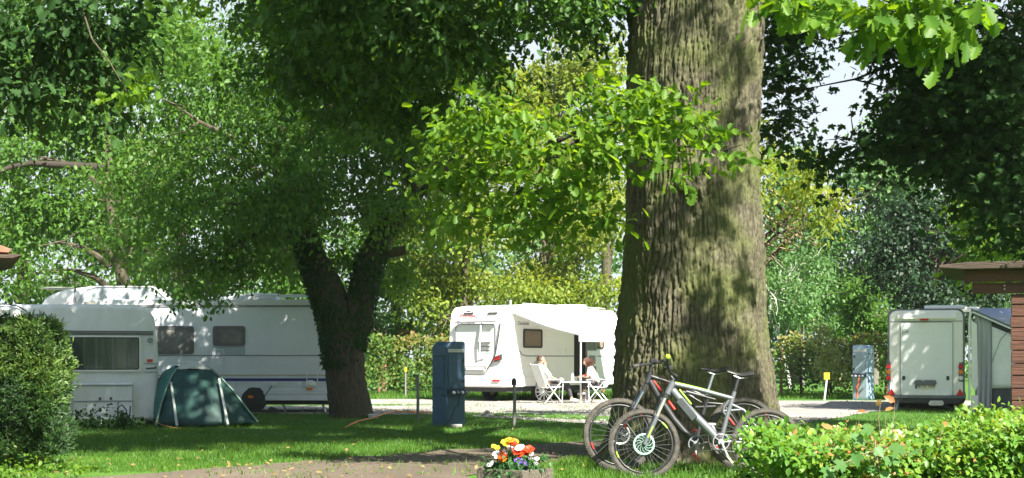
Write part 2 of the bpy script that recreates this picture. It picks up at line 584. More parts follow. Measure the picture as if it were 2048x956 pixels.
# verge strip of grass in the lane
V1 = [(-9, 40.9), (-3, 41.2), (-1.5, 40.8), (-3.4, 39.9), (-9, 39.9)]
sheet('grass_verge', edge(V1 + [V1[0]], .15, .4, 5)[:-1], .012, LAWN)
V2 = [(-1.3, 34.9), (1.0, 34.3), (2.6, 31.6), (2.0, 29.8), (.2, 32.2), (-1.6, 33.9)]
sheet('grass_patch', edge(V2 + [V2[0]], .2, .4, 6)[:-1], .012, LAWN)
V3 = [(5.4, 29.5), (6.0, 27), (7.6, 26.4), (13, 29), (13, 34.4), (9.8, 33.9), (7.2, 35.4)]
# trodden dirt path, nearest
path_far = [(-60, 9.5), (-8, 13.6), (-4.2, 16.1), (-3.0, 17.5), (-1.6, 19.5), (-.2, 21.4), (1.6, 23.2), (4, 24.2), (9, 24.6), (60, 25)]
path_near = [(60, 22.5), (9, 22), (4.6, 21.6), (2.2, 20.9), (1.25, 20.0), (.55, 18.0), (-.45, 15.9), (-.9, 14), (-1.5, 12.8), (-8, 10.8), (-60, 7)]
PATH = edge(path_far, .22, .3, 3) + edge(path_near, .22, .3, 4)
sheet('dirt_path', PATH, .008, DIRT)

def inside(px, py, ring):
    r = np.array(ring); x0, y0 = r[:, 0], r[:, 1]; x1, y1 = np.roll(x0, -1), np.roll(y0, -1)
    c = np.zeros(len(px), bool)
    for a, b, d, e in zip(x0, y0, x1, y1):
        if b == e: continue
        k = ((b > py) != (e > py)) & (px < (d - a) * (py - b) / (e - b) + a)
        c ^= k
    return c

def grass(name, label, n, y0, y1, px0, px1, hgt, power=2.0, rings_out=(), rings_in=None, thin=None):
    u = R.random(n)
    y = 1.0 / (1.0 / y0 + (1.0 / y1 - 1.0 / y0) * u)                      # density ~ 1/y^2
    x = (px0 + (px1 - px0) * R.random(n) - 1024) / F * y
    keep = np.ones(n, bool)
    for r in rings_out: keep &= ~inside(x, y, r)
    if rings_in is not None: keep &= inside(x, y, rings_in)
    if thin is not None: keep &= R.random(n) < thin(x, y)
    x, y = x[keep], y[keep]; n = len(x)
    nz = vnoise(x * 1.3, y * 1.3, 3) * .6 + vnoise(x * 5, y * 5, 4) * .4
    S = hgt * (.55 + .9 * nz) * (.7 + .6 * R.random(n))
    A = np.stack([R.normal(0, .38, n), R.normal(0, .38, n), np.ones(n)], 1)
    N = np.stack([R.normal(0, 1, n), R.normal(0, 1, n) - .8, np.full(n, .3)], 1)
    Pn = np.stack([x, y, np.full(n, .004)], 1)
    t = np.clip(vnoise(x * .6, y * .6, 9) * .7 + R.normal(.15, .2, n), 0, 1)
    # broaden blades with distance so far ones still cover
    o = leaf_mesh(name, Pn, A, N, S, 'blade', t, GRASS_B)
    tag(o, label, 'grass', kind='stuff')
    return o
grass('grass', 'short green lawn grass between the caravans and the dirt path', 95000, 16.5, 34.2, -20, 1560, .055, rings_out=(PATH, ROAD), )
grass('grass', 'sunny grass beyond the lane up to the clipped hedge', 16000, 46.5, 56, 700, 1850, .12)
grass('grass', 'pale sunlit grass around the end caravan on the right', 15000, 25, 41, 1530, 2090, .06, rings_out=(ROAD, PATH))
grass('grass', 'longer grass tufts around the oak foot and the bicycles', 9000, 14.2, 18.6, 1080, 2000, .085, rings_out=(PATH,))
grass('grass', 'sparse grass tufts creeping onto the dirt path edge', 3500, 14.5, 26, -20, 1250, .08, rings_in=PATH, thin=lambda x, y: (vnoise(x * 2.2, y * 2.2, 21) > .62) * .9)
grass('grass', 'grass patches and strips growing on the gravel lane', 5000, 30, 43, 700, 1260, .07, rings_in=ROAD, thin=lambda x, y: (vnoise(x * 1.2, y * 2.5, 22) > .60) * .9)

# loose stones on path and lane
def stones(name, label, n, y0, y1, px0, px1, ring, s, mat):
    y = 1.0 / (1.0 / y0 + (1.0 / y1 - 1.0 / y0) * R.random(n)); x = (px0 + (px1 - px0) * R.random(n) - 1024) / F * y
    k = inside(x, y, ring); x, y = x[k], y[k]; n = len(x)
    base = np.array([(1, 0, 0), (0, 1, 0), (-1, 0, 0), (0, -1, 0), (.1, .1, .6)], float)
    fs = [(0, 1, 4), (1, 2, 4), (2, 3, 4), (3, 0, 4)]
    S = s * np.exp(R.normal(0, .5, n))
    V = base[None] * S[:, None, None] * R.uniform(.6, 1.4, (n, 5, 1)); a = R.random(n) * 6.28
    c, q = np.cos(a)[:, None], np.sin(a)[:, None]
    V = np.stack([V[..., 0] * c - V[..., 1] * q + x[:, None], V[..., 0] * q + V[..., 1] * c + y[:, None], V[..., 2] + .006], 2).reshape(-1, 3)
    me = bpy.data.meshes.new(name)
    me.from_pydata(V.tolist(), [], [tuple(i + 5 * j for i in f) for j in range(n) for f in fs])
    o = link(name, me, mat); tag(o, label, 'gravel', kind='stuff')
stones('gravel', 'small stones lying loose on the dirt path', 2500, 15, 25, -20, 1300, PATH, .006, DIRT)
stones('gravel', 'loose grey gravel stones strewn over the lane', 5000, 29, 46, 600, 2080, ROAD, .022, GRAVEL)

# dry leaves lying on lawn and path
def litter(name, label, n, y0, y1, px0, px1, mat, size, z=.03):
    y = 1.0 / (1.0 / y0 + (1.0 / y1 - 1.0 / y0) * R.random(n)); x = (px0 + (px1 - px0) * R.random(n) - 1024) / F * y
    Pn = np.stack([x, y, np.full(n, z)], 1); A = np.stack([R.normal(0, 1, n), R.normal(0, 1, n), R.normal(.1, .25, n)], 1)
    N = np.stack([R.normal(0, .35, n), R.normal(-.3, .35, n), np.ones(n)], 1)
    o = leaf_mesh(name, Pn, A, N, R.uniform(.6, 1.3, n) * size, 'oval', R.random(n), mat); tag(o, label, 'leaves', kind='stuff')
litter('fallen_leaves', 'dry brown leaves scattered over the lawn and path', 700, 15.5, 36, -20, 1700, leafmat('dry_leaf', (.12, .07, .03), (.34, .24, .10), tw=.15), .06)
litter('clover_leaves', 'small broad weeds and clover in the lawn', 3500, 16, 33, -20, 1500, G_MID, .035, .028)

# ------------------------------------------------------------------ the great oak
OX, OY = X(1387, 18.5), 18.5
oak = thing('oak_tree', 'huge old oak with a massive furrowed trunk that the bicycles lean on', 'tree', (OX, OY, 0))
def oak_trunk():
    nf, nb = 250, 70
    th = np.concatenate([np.linspace(math.pi, 2 * math.pi, nf, endpoint=False), np.linspace(0, math.pi, nb, endpoint=False)])
    zs = np.linspace(-.1, 6.6, 520)
    TH, ZZ = np.meshgrid(th, zs)
    # silhouette edges measured on the photo (row, left, right)
    prof = [(-300, 1280, 1545), (0, 1262, 1528), (100, 1258, 1522), (200, 1255, 1513), (300, 1252, 1508), (400, 1250, 1512), (500, 1247, 1518), (600, 1244, 1523), (700, 1239, 1532), (780, 1229, 1545), (840, 1220, 1556), (890, 1208, 1570), (940, 1190, 1590)]
    zz = np.array([Z(r[0], OY) for r in prof])[::-1]; l = np.array([X(r[1], OY) for r in prof])[::-1] - OX; r_ = np.array([X(r[2], OY) for r in prof])[::-1] - OX
    cx = np.interp(ZZ, zz, (l + r_) / 2); rad = np.interp(ZZ, zz, (r_ - l) / 2)
    u = TH / (2 * math.pi)
    NC = 96
    wx = (vnoise(u * 40, ZZ * 1.6, 1, 40) - .5) * 1.5 + (vnoise(u * 120, ZZ * 5, 2, 120) - .5) * .7
    wy = (vnoise(u * 60, ZZ * 2, 5, 60) - .5) * 1.2
    f1, f2, idv = worley(u * NC + wx, ZZ / .22 + wy + 0.0, NC, 3)
    edge_ = np.clip((f2 - f1) / .34, 0, 1); edge_ = edge_ ** .6
    ph = u * 64 + (vnoise(u * 24, ZZ * 1.1, 31, 24) - .5) * 3.0 + (vnoise(u * 70, ZZ * 3.2, 32, 70) - .5) * 1.1 + (vnoise(u * 160, ZZ * 9, 33, 160) - .5) * .35
    ridge = np.abs(np.sin(np.pi * ph)) ** .55
    ph2 = u * 118 + (vnoise(u * 30, ZZ * 1.7, 35, 30) - .5) * 4.0 + (vnoise(u * 120, ZZ * 6, 36, 120) - .5) * 1.0
    ridge2 = np.abs(np.sin(np.pi * ph2)) ** .6
    deep = .45 + .9 * vnoise(u * 18, ZZ * 1.3, 37, 18)
    edge_ = (ridge * .62 * deep + ridge2 * .38) * (.72 + .28 * edge_) 
    f1b, f2b, idb = worley(u * NC * 2 + wx * 2, ZZ / .075 + wy, NC * 2, 5)
    small = np.clip((f2b - f1b) / .4, 0, 1)
    wave = (vnoise(u * 14, ZZ * .7, 8, 14) - .5) * .10 + .05 * np.cos(TH * 5 + 1.0) * np.clip((1.6 - ZZ) / 1.6, 0, 1) + .05 * np.clip((.75 - ZZ) / .75, 0, 1) ** 1.6 * (1 + .8 * np.sin(TH * 7 + .4))
    fine = (vnoise(u * 500, ZZ * 26, 11, 500) - .5) * .008
    disp = -.060 + .084 * edge_ * (.8 + .25 * idv) + .008 * small + wave + fine
    # old branch scar on the front at about z 3.3
    sx, sz = (X(1400, 17.6) - OX), Z(350, 17.6)
    xs = np.cos(TH) * rad; front = np.sin(TH) < 0
    g = np.exp(-(((xs - sx) / .13) ** 2 + ((ZZ - sz) / .10) ** 2)) * front
    ring = np.exp(-((np.sqrt(((xs - sx) / .15) ** 2 + ((ZZ - sz) / .13) ** 2) - 1.2) / .5) ** 2) * front
    disp += ring * .05 - g * .05
    r2 = rad + disp
    V = np.stack([cx + r2 * np.cos(TH), r2 * np.sin(TH) * .98, ZZ], 2).reshape(-1, 3)
    n = nf + nb; m = len(zs)
    i = np.arange(m - 1)[:, None] * n; k = np.arange(n)[None]; k2 = (k + 1) % n
    Q = np.stack([i + k, i + k2, i + n + k2, i + n + k], 2).reshape(-1)
    me = bpy.data.meshes.new('trunk')
    me.vertices.add(len(V)); me.vertices.foreach_set('co', V.astype(np.float32).reshape(-1))
    nq = (m - 1) * n
    me.loops.add(nq * 4); me.loops.foreach_set('vertex_index', Q.astype(np.int32))
    me.polygons.add(nq); me.polygons.foreach_set('loop_start', (np.arange(nq) * 4).astype(np.int32)); me.polygons.foreach_set('loop_total', np.full(nq, 4, np.int32))
    me.update(calc_edges=True)
    me.polygons.foreach_set('use_smooth', [True] * nq)
    return link('trunk', me, BARK_OAK, oak)
oak_trunk()
def loc_l(lobes, o=(0, 0, 0)):
    return [(l[0] - o[0], l[1] - o[1], l[2] - o[2]) + tuple(l[3:]) for l in lobes]
OO = (OX, OY, 0)
mbt = MB()
mbt.tube([(0, 0, 6.5), (.1, .1, 9), (-.2, .3, 12), (0, 0, 15)], [.8, .62, .4, .15], 20)
mbt.build('upper_trunk', BARK_OAK, oak, smooth=True)
limb_ends = [(-7, -1, 9), (-5, 5, 10), (-3, -6, 9), (4, 5, 11), (6, 1, 11), (2, -4.5, 10), (-8, 3, 7.5), (-4.6, -2.4, 7.4), (-6.4, 1.5, 7.2)]
for e in limb_ends:
    mb = MB(); s = (0, 0, 6.0 + random.random() * 2.5 if e[2] > 6 else 6.0)
    pts = wob(s, e, 7, .18, .5)
    mb.tube(pts, [.30 * (1 - .85 * i / 7) + .02 for i in range(8)], 9)
    for j in range(3, 8):
        q = pts[j] + Vector((random.gauss(0, 1), random.gauss(0, 1), random.uniform(-.6, .6))) * 1.1
        mb.tube(wob(pts[j], q, 3, .2), [.05, .04, .025, .012], 5)
    mb.build('limb', TWIG_DK, oak, smooth=True)
# high crown (above the picture, it throws the dappled shade)
hi = []
for k in range(34):
    a = random.random() * 6.28; r = 8.3 * math.sqrt(random.random()); z = 7.6 + 7 * random.random() * (1 - (r / 10) ** 2)
    c_ = (r * math.cos(a) - 1.6, r * math.sin(a) + .3, z, 1.7, 1.7, 1.1)
    perp = c_[0] * .845 + c_[1] * .54; along = c_[0] * .54 - c_[1] * .845
    if abs(perp) < 2.6 and along > .5: continue
    hi.append(c_)
for _ in range(11):  # unseen lobes added to shade the forked tree
    hi.append((random.uniform(-4, 1.5), random.uniform(3.5, 8.5), random.uniform(8.5, 14), 1.8, 1.8, 1.2))
for (px_, py_) in [(70, 640), (110, 620), (160, 640), (210, 625), (255, 640), (290, 660), (130, 700), (190, 700), (250, 710), (300, 740), (170, 770), (230, 780), (290, 800), (60, 700), (210, 660), (270, 670)]:  # unseen leaf clumps added towards the sun to shade the old caravan
    q_ = P(px_, py_, 28.0); kk = random.uniform(7, 12)
    hi.append((q_.x + .54 * kk - OX, q_.y - .845 * kk - OY, q_.z + kk * .9325, .5, .5, .42, 3.2))
foliage('crown', hi, 2500, 17, .55, .21, 'quad', G_OAK, oak, shell=.2)
# low dark branches that fill the top of the picture left of the trunk
low = [lobe(640, 110, 150, 75, 20, 1.4), lobe(790, 60, 170, 90, 18.5, 1.3), lobe(760, 180, 140, 60, 20.5, 1.2),
       lobe(900, 90, 130, 60, 19, 1.3), lobe(1060, 10, 140, 36, 18, 1.2), lobe(860, 220, 120, 50, 21, 1.2),
       lobe(700, 0, 260, 50, 18, 1.4), lobe(1205, 8, 60, 30, 18.6, .7), lobe(1150, 10, 60, 24, 18.6, .7)]
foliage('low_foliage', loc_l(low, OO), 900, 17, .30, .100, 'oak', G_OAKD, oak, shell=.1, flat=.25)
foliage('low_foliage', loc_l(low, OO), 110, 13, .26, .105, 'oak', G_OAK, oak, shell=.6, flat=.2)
# the sunlit low branch hanging in front of the trunk
spr = [lobe(1000, 215, 100, 45, 15.6, .5), lobe(950, 270, 80, 45, 15.8, .5), lobe(1090, 300, 95, 50, 15.5, .5), lobe(1300, 200, 95, 45, 15.6, .4),
       lobe(1340, 235, 110, 50, 15.7, .4), lobe(1240, 270, 90, 45, 15.4, .4), lobe(1330, 325, 80, 32, 15.3, .35), lobe(1180, 300, 80, 45, 15.6, .4),
       lobe(1420, 275, 55, 28, 15.8, .3), lobe(1480, 315, 40, 14, 15.8, .2), lobe(960, 350, 75, 35, 16.0, .5), lobe(1000, 410, 100, 40, 16.2, .5), lobe(1110, 390, 90, 40, 16, .5),
       lobe(920, 430, 60, 45, 16.4, .5), lobe(1080, 455, 70, 30, 16.2, .4), lobe(1180, 365, 60, 30, 15.8, .4), lobe(880, 350, 50, 40, 16.5, .4), lobe(1150, 210, 90, 45, 16, .4),
       lobe(900, 270, 50, 50, 16.4, .4), lobe(1180, 440, 50, 30, 16.2, .3)]
foliage('hanging_spray', loc_l(spr, OO), 270, 12, .21, .112, 'oak', G_OAK, oak, shell=.1, flat=.14, droop=.2)
far_tip = [P(880, 380, 16.3), P(1000, 300, 15.8), P(1090, 320, 15.6), P(1300, 220, 15.7), P(1330, 330, 15.4), P(1450, 300, 15.9), P(1000, 420, 16.2)]
stem = P(1180, 60, 17.2)
mb = MB()
hub = P(1170, 255, 15.9)
mb.tube(wob(P(1330, 215, 17.9), P(1250, 225, 17.0), 3, .06) + wob(P(1250, 225, 17.0), hub, 4, .1)[1:], [.07, .06, .055, .05, .045, .04, .035, .03], 7)
for q in far_tip:
    pts = wob(hub, q, 5, .16, -.05); mb.tube(pts, [.028, .022, .018, .014, .01, .006], 6)
    for j in (2, 3, 4, 5):
        mb.tube(wob(pts[j], pts[j] + Vector((random.gauss(0, .25), random.gauss(0, .15), random.gauss(-.05, .12))), 2, .2), [.009, .006, .003], 4)
o = mb.build('branch', TWIG_DK, oak, smooth=True); o.location = (-OX, -OY, 0)
# bright spray top right, close to the camera
spr2 = [lobe(1800, 8, 80, 36, 10.2, .2), lobe(1870, 20, 70, 48, 10.0, .2), lobe(1900, 68, 36, 26, 9.9, .15), lobe(1770, 35, 40, 22, 10.3, .15), lobe(1575, 2, 60, 16, 11, .2), lobe(1660, -10, 60, 18, 11, .2)]
foliage('hanging_spray', loc_l(spr2, OO), 60, 9, .13, .125, 'oak', G_OAK, oak, shell=.1, flat=.35, droop=.6)
mb = MB()
mb.tube(wob(P(1420, -420, 17.5), P(1800, -150, 11), 5, .1), [.06, .055, .05, .04, .03, .025], 7)
for q in (P(1880, 40, 10), P(1780, 20, 10.2), P(1580, 0, 11), P(1900, 80, 9.9)):
    mb.tube(wob(P(1800, -150, 11), q, 4, .15), [.02, .016, .012, .008, .004], 6)
o = mb.build('branch', BARK, oak, smooth=True); o.location = (-OX, -OY, 0)
# leaves top left, shade put into their darker green
tl = [lobe(60, 60, 110, 70, 15, .7), lobe(150, 150, 100, 60, 15.3, .7), lobe(40, 190, 60, 45, 15, .5), lobe(230, 60, 60, 60, 15.5, .5), lobe(160, 20, 120, 40, 15, .6), lobe(215, 200, 35, 20, 15, .25), lobe(105, 235, 30, 30, 15, .3), lobe(-60, 110, 80, 90, 15, .7)]
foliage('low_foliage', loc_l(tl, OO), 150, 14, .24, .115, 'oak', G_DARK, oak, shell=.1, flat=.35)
lit = [lobe(255, 190, 26, 18, 13.6, .12), lobe(270, 165, 18, 10, 13.6, .1)]
foliage('hanging_spray', loc_l(lit, OO), 8, 8, .10, .095, 'oak', G_OAK, oak, shell=.1, flat=.4, droop=.5)
mb = MB()
mb.tube(wob(Vector((OX - 1, OY, 8.5)), P(120, -40, 15), 7, .12), [.10, .08, .06, .045, .035, .025, .018, .012], 7)
for q in (P(60, 160, 15), P(160, 200, 15), P(230, 100, 15.4), P(255, 185, 13.6), P(30, 60, 15)):
    mb.tube(wob(P(120, -40, 15), q, 4, .15), [.012, .010, .008, .006, .003], 6)
o = mb.build('branch', BARK, oak, smooth=True); o.location = (-OX, -OY, 0)

# ------------------------------------------------------------------ dark leafy tree at the right, trunk outside the picture
MX, MY = 10.2, 21.0
mpl = thing('maple_tree', 'dark shaded maple reaching in from the top right corner with drooping boughs', 'tree', (MX, MY, 0))
mb = MB(); mb.tube([(0, 0, -.1), (.05, 0, 1), (-.1, .1, 3), (-.2, 0, 6), (0, .1, 9), (.1, 0, 11)], [.42, .33, .29, .24, .16, .06], 14)
mb.build('trunk', BARK, mpl, smooth=True)
ml = [lobe(1590, 40, 55, 42, 22.5, 0.91), lobe(1560, 160, 35, 45, 23, 0.65), lobe(1795, 50, 66, 50, 22, 1), lobe(1790, 140, 24, 30, 22, 0.52), lobe(1880, 130, 80, 66, 21.5, 1.2),
      lobe(1900, 200, 100, 60, 21.1, 1.2), lobe(1835, 215, 46, 40, 21.7, 0.78), lobe(1990, 100, 90, 100, 20.7, 1.3), lobe(2000, 220, 80, 70, 20.5, 1.3), lobe(1740, 290, 50, 18, 21.7, 0.39),
      lobe(1640, 318, 45, 14, 21.8, 0.33), lobe(1820, 280, 90, 40, 21.3, 0.78), lobe(1930, 300, 90, 50, 20.9, 0.91), lobe(2030, 330, 70, 70, 20.5, 1), lobe(1560, 240, 40, 40, 23.5, 0.52), lobe(1570, 80, 60, 70, 23.5, 0.78), lobe(1980, 400, 60, 50, 20.5, 0.65), lobe(2060, 440, 40, 60, 20.5, 0.78)]
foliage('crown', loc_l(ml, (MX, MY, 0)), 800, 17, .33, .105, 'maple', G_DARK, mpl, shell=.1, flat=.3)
up = [(4.3, 12.8, 6.6, 1.0, 1.4, 1.0), (5.6, 12.0, 8.6, 1.4, 1.4, 1.0), (7.2, 12.6, 7.2, 1.8, 1.8, 1.5), (6.2, 14.0, 9.4, 1.8, 1.8, 1.2), (9, 13.5, 9.5, 2, 2, 1.6), (8.5, 15.5, 7.5, 2, 1.8, 1.6), (5.2, 14.8, 6.6, 1.3, 1.4, .9), (7.4, 10.5, 8.2, 1.5, 1.4, 1.2), (10.3, 12, 8, 1.6, 1.6, 1.6), (7.4, 12.6, 11, 1.7, 1.7, 1.1), (6, 16.3, 7.2, 1.5, 1.2, 1), (6.6, 9.2, 10.2, 1.3, 1.3, .8)]
up_m = [(u_[0] + 1.2, u_[1] + 4.5) + tuple(u_[2:]) for u_ in up]  # unseen lobes shifted sunwards to keep the visible maple in shade
rs = random.Random(4); trunk_shade = []
for (px_, py_, r_) in [(1265, 150, 36), (1262, 300, 45), (1265, 440, 50), (1285, 520, 40), (1330, 430, 60), (1400, 425, 50), (1455, 400, 40), (1450, 120, 38), (1495, 60, 40), (1380, 20, 40), (1478, 230, 34), (1465, 300, 30), (1500, 170, 30),  # unseen leaf clumps added towards the sun, shaped to dapple the oak trunk
                       (1485, 555, 32), (1390, 655, 42), (1425, 720, 50), (1352, 765, 42), (1505, 715, 34), (1480, 785, 60), (1300, 830, 48), (1400, 830, 70), (1245, 650, 26), (1255, 880, 60), (1385, 900, 80), (1500, 880, 60), (1555, 830, 40), (1340, 560, 20), (1330, 300, 20), (1420, 600, 22)]:
    q_ = P(px_, py_, 17.7); kk = rs.uniform(4.8, 7.8); r_ = r_ / F * 17.7
    trunk_shade.append((q_.x + .54 * kk, q_.y - .845 * kk, q_.z + kk * .9325, r_, r_, r_ * .75))
foliage('crown', loc_l(trunk_shade, OO), 380, 15, .13, .10, 'quad', G_OAK, oak, shell=.1)
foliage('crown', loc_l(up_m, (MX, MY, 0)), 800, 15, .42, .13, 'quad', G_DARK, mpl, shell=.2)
for q in [P(1640, 80, 22), P(1700, 280, 21.3), P(1830, 180, 21), P(1900, 300, 20.5), P(1990, 380, 20.5), P(1600, 180, 22.5), P(1780, 60, 21.5), Vector((7.6, 16, 8.4)), Vector((9, 15.5, 8))]:
    mb = MB(); s = Vector((MX - .1, MY, 3.6 + random.random() * 2.6)); pts = wob(s, q, 7, .14, .2)
    mb.tube([p - Vector((MX, MY, 0)) for p in pts], [.085, .07, .06, .048, .036, .026, .016, .006], 7)
    for j in (3, 4, 5, 6, 7):
        for _ in range(2):
            e = pts[j] + Vector((random.gauss(-.1, .35), random.gauss(0, .3), random.gauss(-.05, .2)))
            mb.tube([p - Vector((MX, MY, 0)) for p in wob(pts[j], e, 3, .2)], [.014, .01, .007, .003], 4)
    mb.build('limb', TWIG_DK, mpl, smooth=True)

# ------------------------------------------------------------------ forked ivy-clad tree in the middle
WX, WY = X(702, 32), 32.0
wal = thing('walnut_tree', 'forked ivy-clad tree leaning left in front of the blue-striped caravan', 'tree', (WX, WY, 0))
def wp(px, py, d=32.0):
    return P(px, py, d) - Vector((WX, WY, 0))
def rough_tube(pts, rad, seg, name, mat, parent, amp=.035, freq=6.0):
    """densely subdivided tube with furrowed surface"""
    pts = [Vector(p) for p in pts]; n = len(pts); sub = 9
    q = []; rr = []
    for i in range(n - 1):
        p0, p1, p2, p3 = pts[max(i - 1, 0)], pts[i], pts[i + 1], pts[min(i + 2, n - 1)]
        for j in range(sub):
            t = j / sub
            q.append(.5 * ((2 * p1) + (p2 - p0) * t + (2 * p0 - 5 * p1 + 4 * p2 - p3) * t * t + (3 * p1 - p0 - 3 * p2 + p3) * t ** 3))
            rr.append(rad[i] * (1 - t) + rad[i + 1] * t)
    q.append(pts[-1]); rr.append(rad[-1])
    mb = MB(); mb.tube(q, rr, seg)
    m = len(q)
    V = np.array(mb.v).reshape(m, seg, 3); C = np.array([tuple(a) for a in q])[:, None]
    u = np.tile(np.arange(seg) / seg, (m, 1)); z = np.tile(np.linspace(0, m * .12, m)[:, None], (1, seg))
    f1, f2, idv = worley(u * seg * .5 + vnoise(u * 9, z * 2, 4, 9), z * 2.2, seg // 2, 9)
    D = (np.clip((f2 - f1) / .5, 0, 1) - .6) * amp + (vnoise(u * 5, z * .8, 6, 5) - .5) * amp * 2.5
    dirn = V - C; L = np.linalg.norm(dirn, axis=2, keepdims=True)
    V = V + dirn / L * (D[..., None] * np.minimum(1, L / .3))
    mb.v = [tuple(a) for a in V.reshape(-1, 3)]
    return mb.build(name, mat, parent, smooth=True, auto=False), q, rr
main, q1, r1 = rough_tube([wp(706, 850), wp(702, 820), wp(693, 760), wp(688, 700), wp(680, 655), wp(664, 610), wp(645, 560), wp(622, 505), wp(604, 450), wp(590, 390), wp(570, 320), wp(560, 220)],
                          [.56, .44, .43, .45, .42, .38, .34, .28, .24, .20, .15, .07], 40, 'trunk', BARK, wal)
l2, q2, r2_ = rough_tube([wp(700, 700), wp(712, 650), wp(724, 590), wp(735, 540), wp(756, 485), wp(785, 435), wp(830, 385), wp(880, 350), wp(930, 300)],
                         [.30, .31, .31, .30, .27, .24, .18, .13, .05], 34, 'limb', BARK, wal)
rough_tube([wp(752, 500), wp(780, 505), wp(812, 500)], [.14, .11, .10], 16, 'broken_limb', BARK, wal, .02)
for a, b_, ra in [((590, 400), (430, 300), .12), ((600, 430), (500, 420), .09), ((640, 540), (480, 380), .09), ((575, 330), (700, 180), .11), ((830, 385), (760, 230), .1), ((880, 350), (960, 470), .05), ((560, 300), (350, 470), .07), ((760, 480), (650, 330), .07), ((580, 360), (330, 200), .1), ((600, 430), (380, 540), .06)]:
    mb = MB(); pts = wob(wp(*a), wp(b_[0], b_[1], 32 + random.uniform(-2.5, 2)), 7, .16, .1)
    mb.tube(pts, [ra * (1 - .9 * i / 7) for i in range(8)], 7)
    for j in range(2, 8):
        e = pts[j] + Vector((random.gauss(0, .5), random.gauss(0, .5), random.gauss(-.2, .4)))
        mb.tube(wob(pts[j], e, 3, .25), [.025, .018, .012, .005], 5)
    mb.build('limb', BARK, wal, smooth=True)
mb = MB()   # pale dead twigs
for a, b_ in [((700, 430), (662, 428)), ((690, 470), (672, 425)), ((500, 520), (455, 545)), ((740, 440), (712, 462)), ((690, 470), (655, 475))]:
    pts = wob(wp(*a, 30.6), wp(*b_, 30.4), 4, .25); mb.tube(pts, [.02, .018, .014, .01, .005], 5)
    mb.tube(wob(pts[2], pts[2] + Vector((.18, 0, .22)), 2, .2), [.01, .008, .004], 4)
mb.build('dead_twigs', TWIG, wal, smooth=True, kind='stuff')
# ivy hugging the left side and the fork
def ivy(q, r, n, side, zmin, zmax, name='ivy'):
    q = np.array([tuple(a) for a in q]); r = np.array(r)
    i = R.integers(0, len(q) - 1, n); t = R.random(n)[:, None]
    c = q[i] * (1 - t) + q[i + 1] * t; rad = r[i]
    ang = side + R.normal(0, .85, n)
    dr = np.stack([np.cos(ang), np.sin(ang), np.zeros(n)], 1)
    out = np.abs(R.normal(0, .028, n)) + .004
    Pn = c + dr * (rad + out)[:, None]
    k = (Pn[:, 2] > zmin) & (Pn[:, 2] < zmax)
    Pn, dr = Pn[k], dr[k]; n = len(Pn)
    A = np.stack([R.normal(0, .5, n), R.normal(0, .5, n), -np.ones(n)], 1)
    N = dr + R.normal(0, .35, (n, 3))
    leaf_mesh(name, Pn + dr * .01, A, N, R.uniform(.05, .10, n), 'oval', R.random(n), G_DARK, wal)
ivy(q1, r1, 5200, math.radians(200), 1.05, 4.6)
ivy(q1, r1, 1500, math.radians(-40), 1.5, 4.2)
ivy(q2, r2_, 1800, math.radians(-10), .75, 3.6)
ivy(q2, r2_, 1400, math.radians(185), 1.4, 4.2)
ivy(q2, r2_, 1200, math.radians(-70), 2.6, 5.0)
wl_ = []
for px, py, rx, ry, d in [(420, 320, 130, 60, 31), (560, 260, 130, 60, 31), (680, 330, 120, 60, 31.5), (500, 400, 130, 60, 30), (640, 420, 60, 50, 30.5), (330, 420, 110, 60, 31), (430, 500, 90, 45, 30.5), (540, 470, 70, 45, 31.5),
                         (790, 290, 100, 60, 32), (850, 250, 70, 60, 32.5), (760, 390, 70, 40, 33.5), (330, 520, 50, 26, 30), (450, 530, 55, 12, 30.5), (560, 520, 50, 30, 34), (370, 572, 26, 10, 29.6), (415, 575, 16, 8, 29.6), (340, 250, 130, 70, 33),
                         (450, 180, 140, 70, 33), (620, 170, 150, 60, 33), (250, 350, 90, 60, 32), (800, 540, 40, 50, 33.5), (780, 440, 50, 40, 33), (860, 430, 50, 60, 33.5), (700, 240, 90, 50, 32.5), (250, 480, 70, 50, 32), (600, 350, 70, 50, 30), (690, 520, 30, 40, 32.3), (760, 430, 50, 30, 31.0), (820, 400, 50, 30, 31.2)]:
    wl_.append(lobe(px, py, rx, ry, d, .9))
foliage('crown', loc_l(wl_, (WX, WY, 0)), 2300, 15, .30, .105, 'oval', G_MID, wal, shell=.15, flat=.3, droop=.6)
hi = []
for k in range(12):
    a = random.random() * 6.28; r = 5.5 * math.sqrt(random.random()); hi.append((r * math.cos(a) - 1, r * math.sin(a), 8.5 + 3.5 * random.random(), 1.8, 1.8, 1.3))
foliage('crown', hi, 700, 14, .5, .19, 'quad', G_MID, wal, shell=.2)

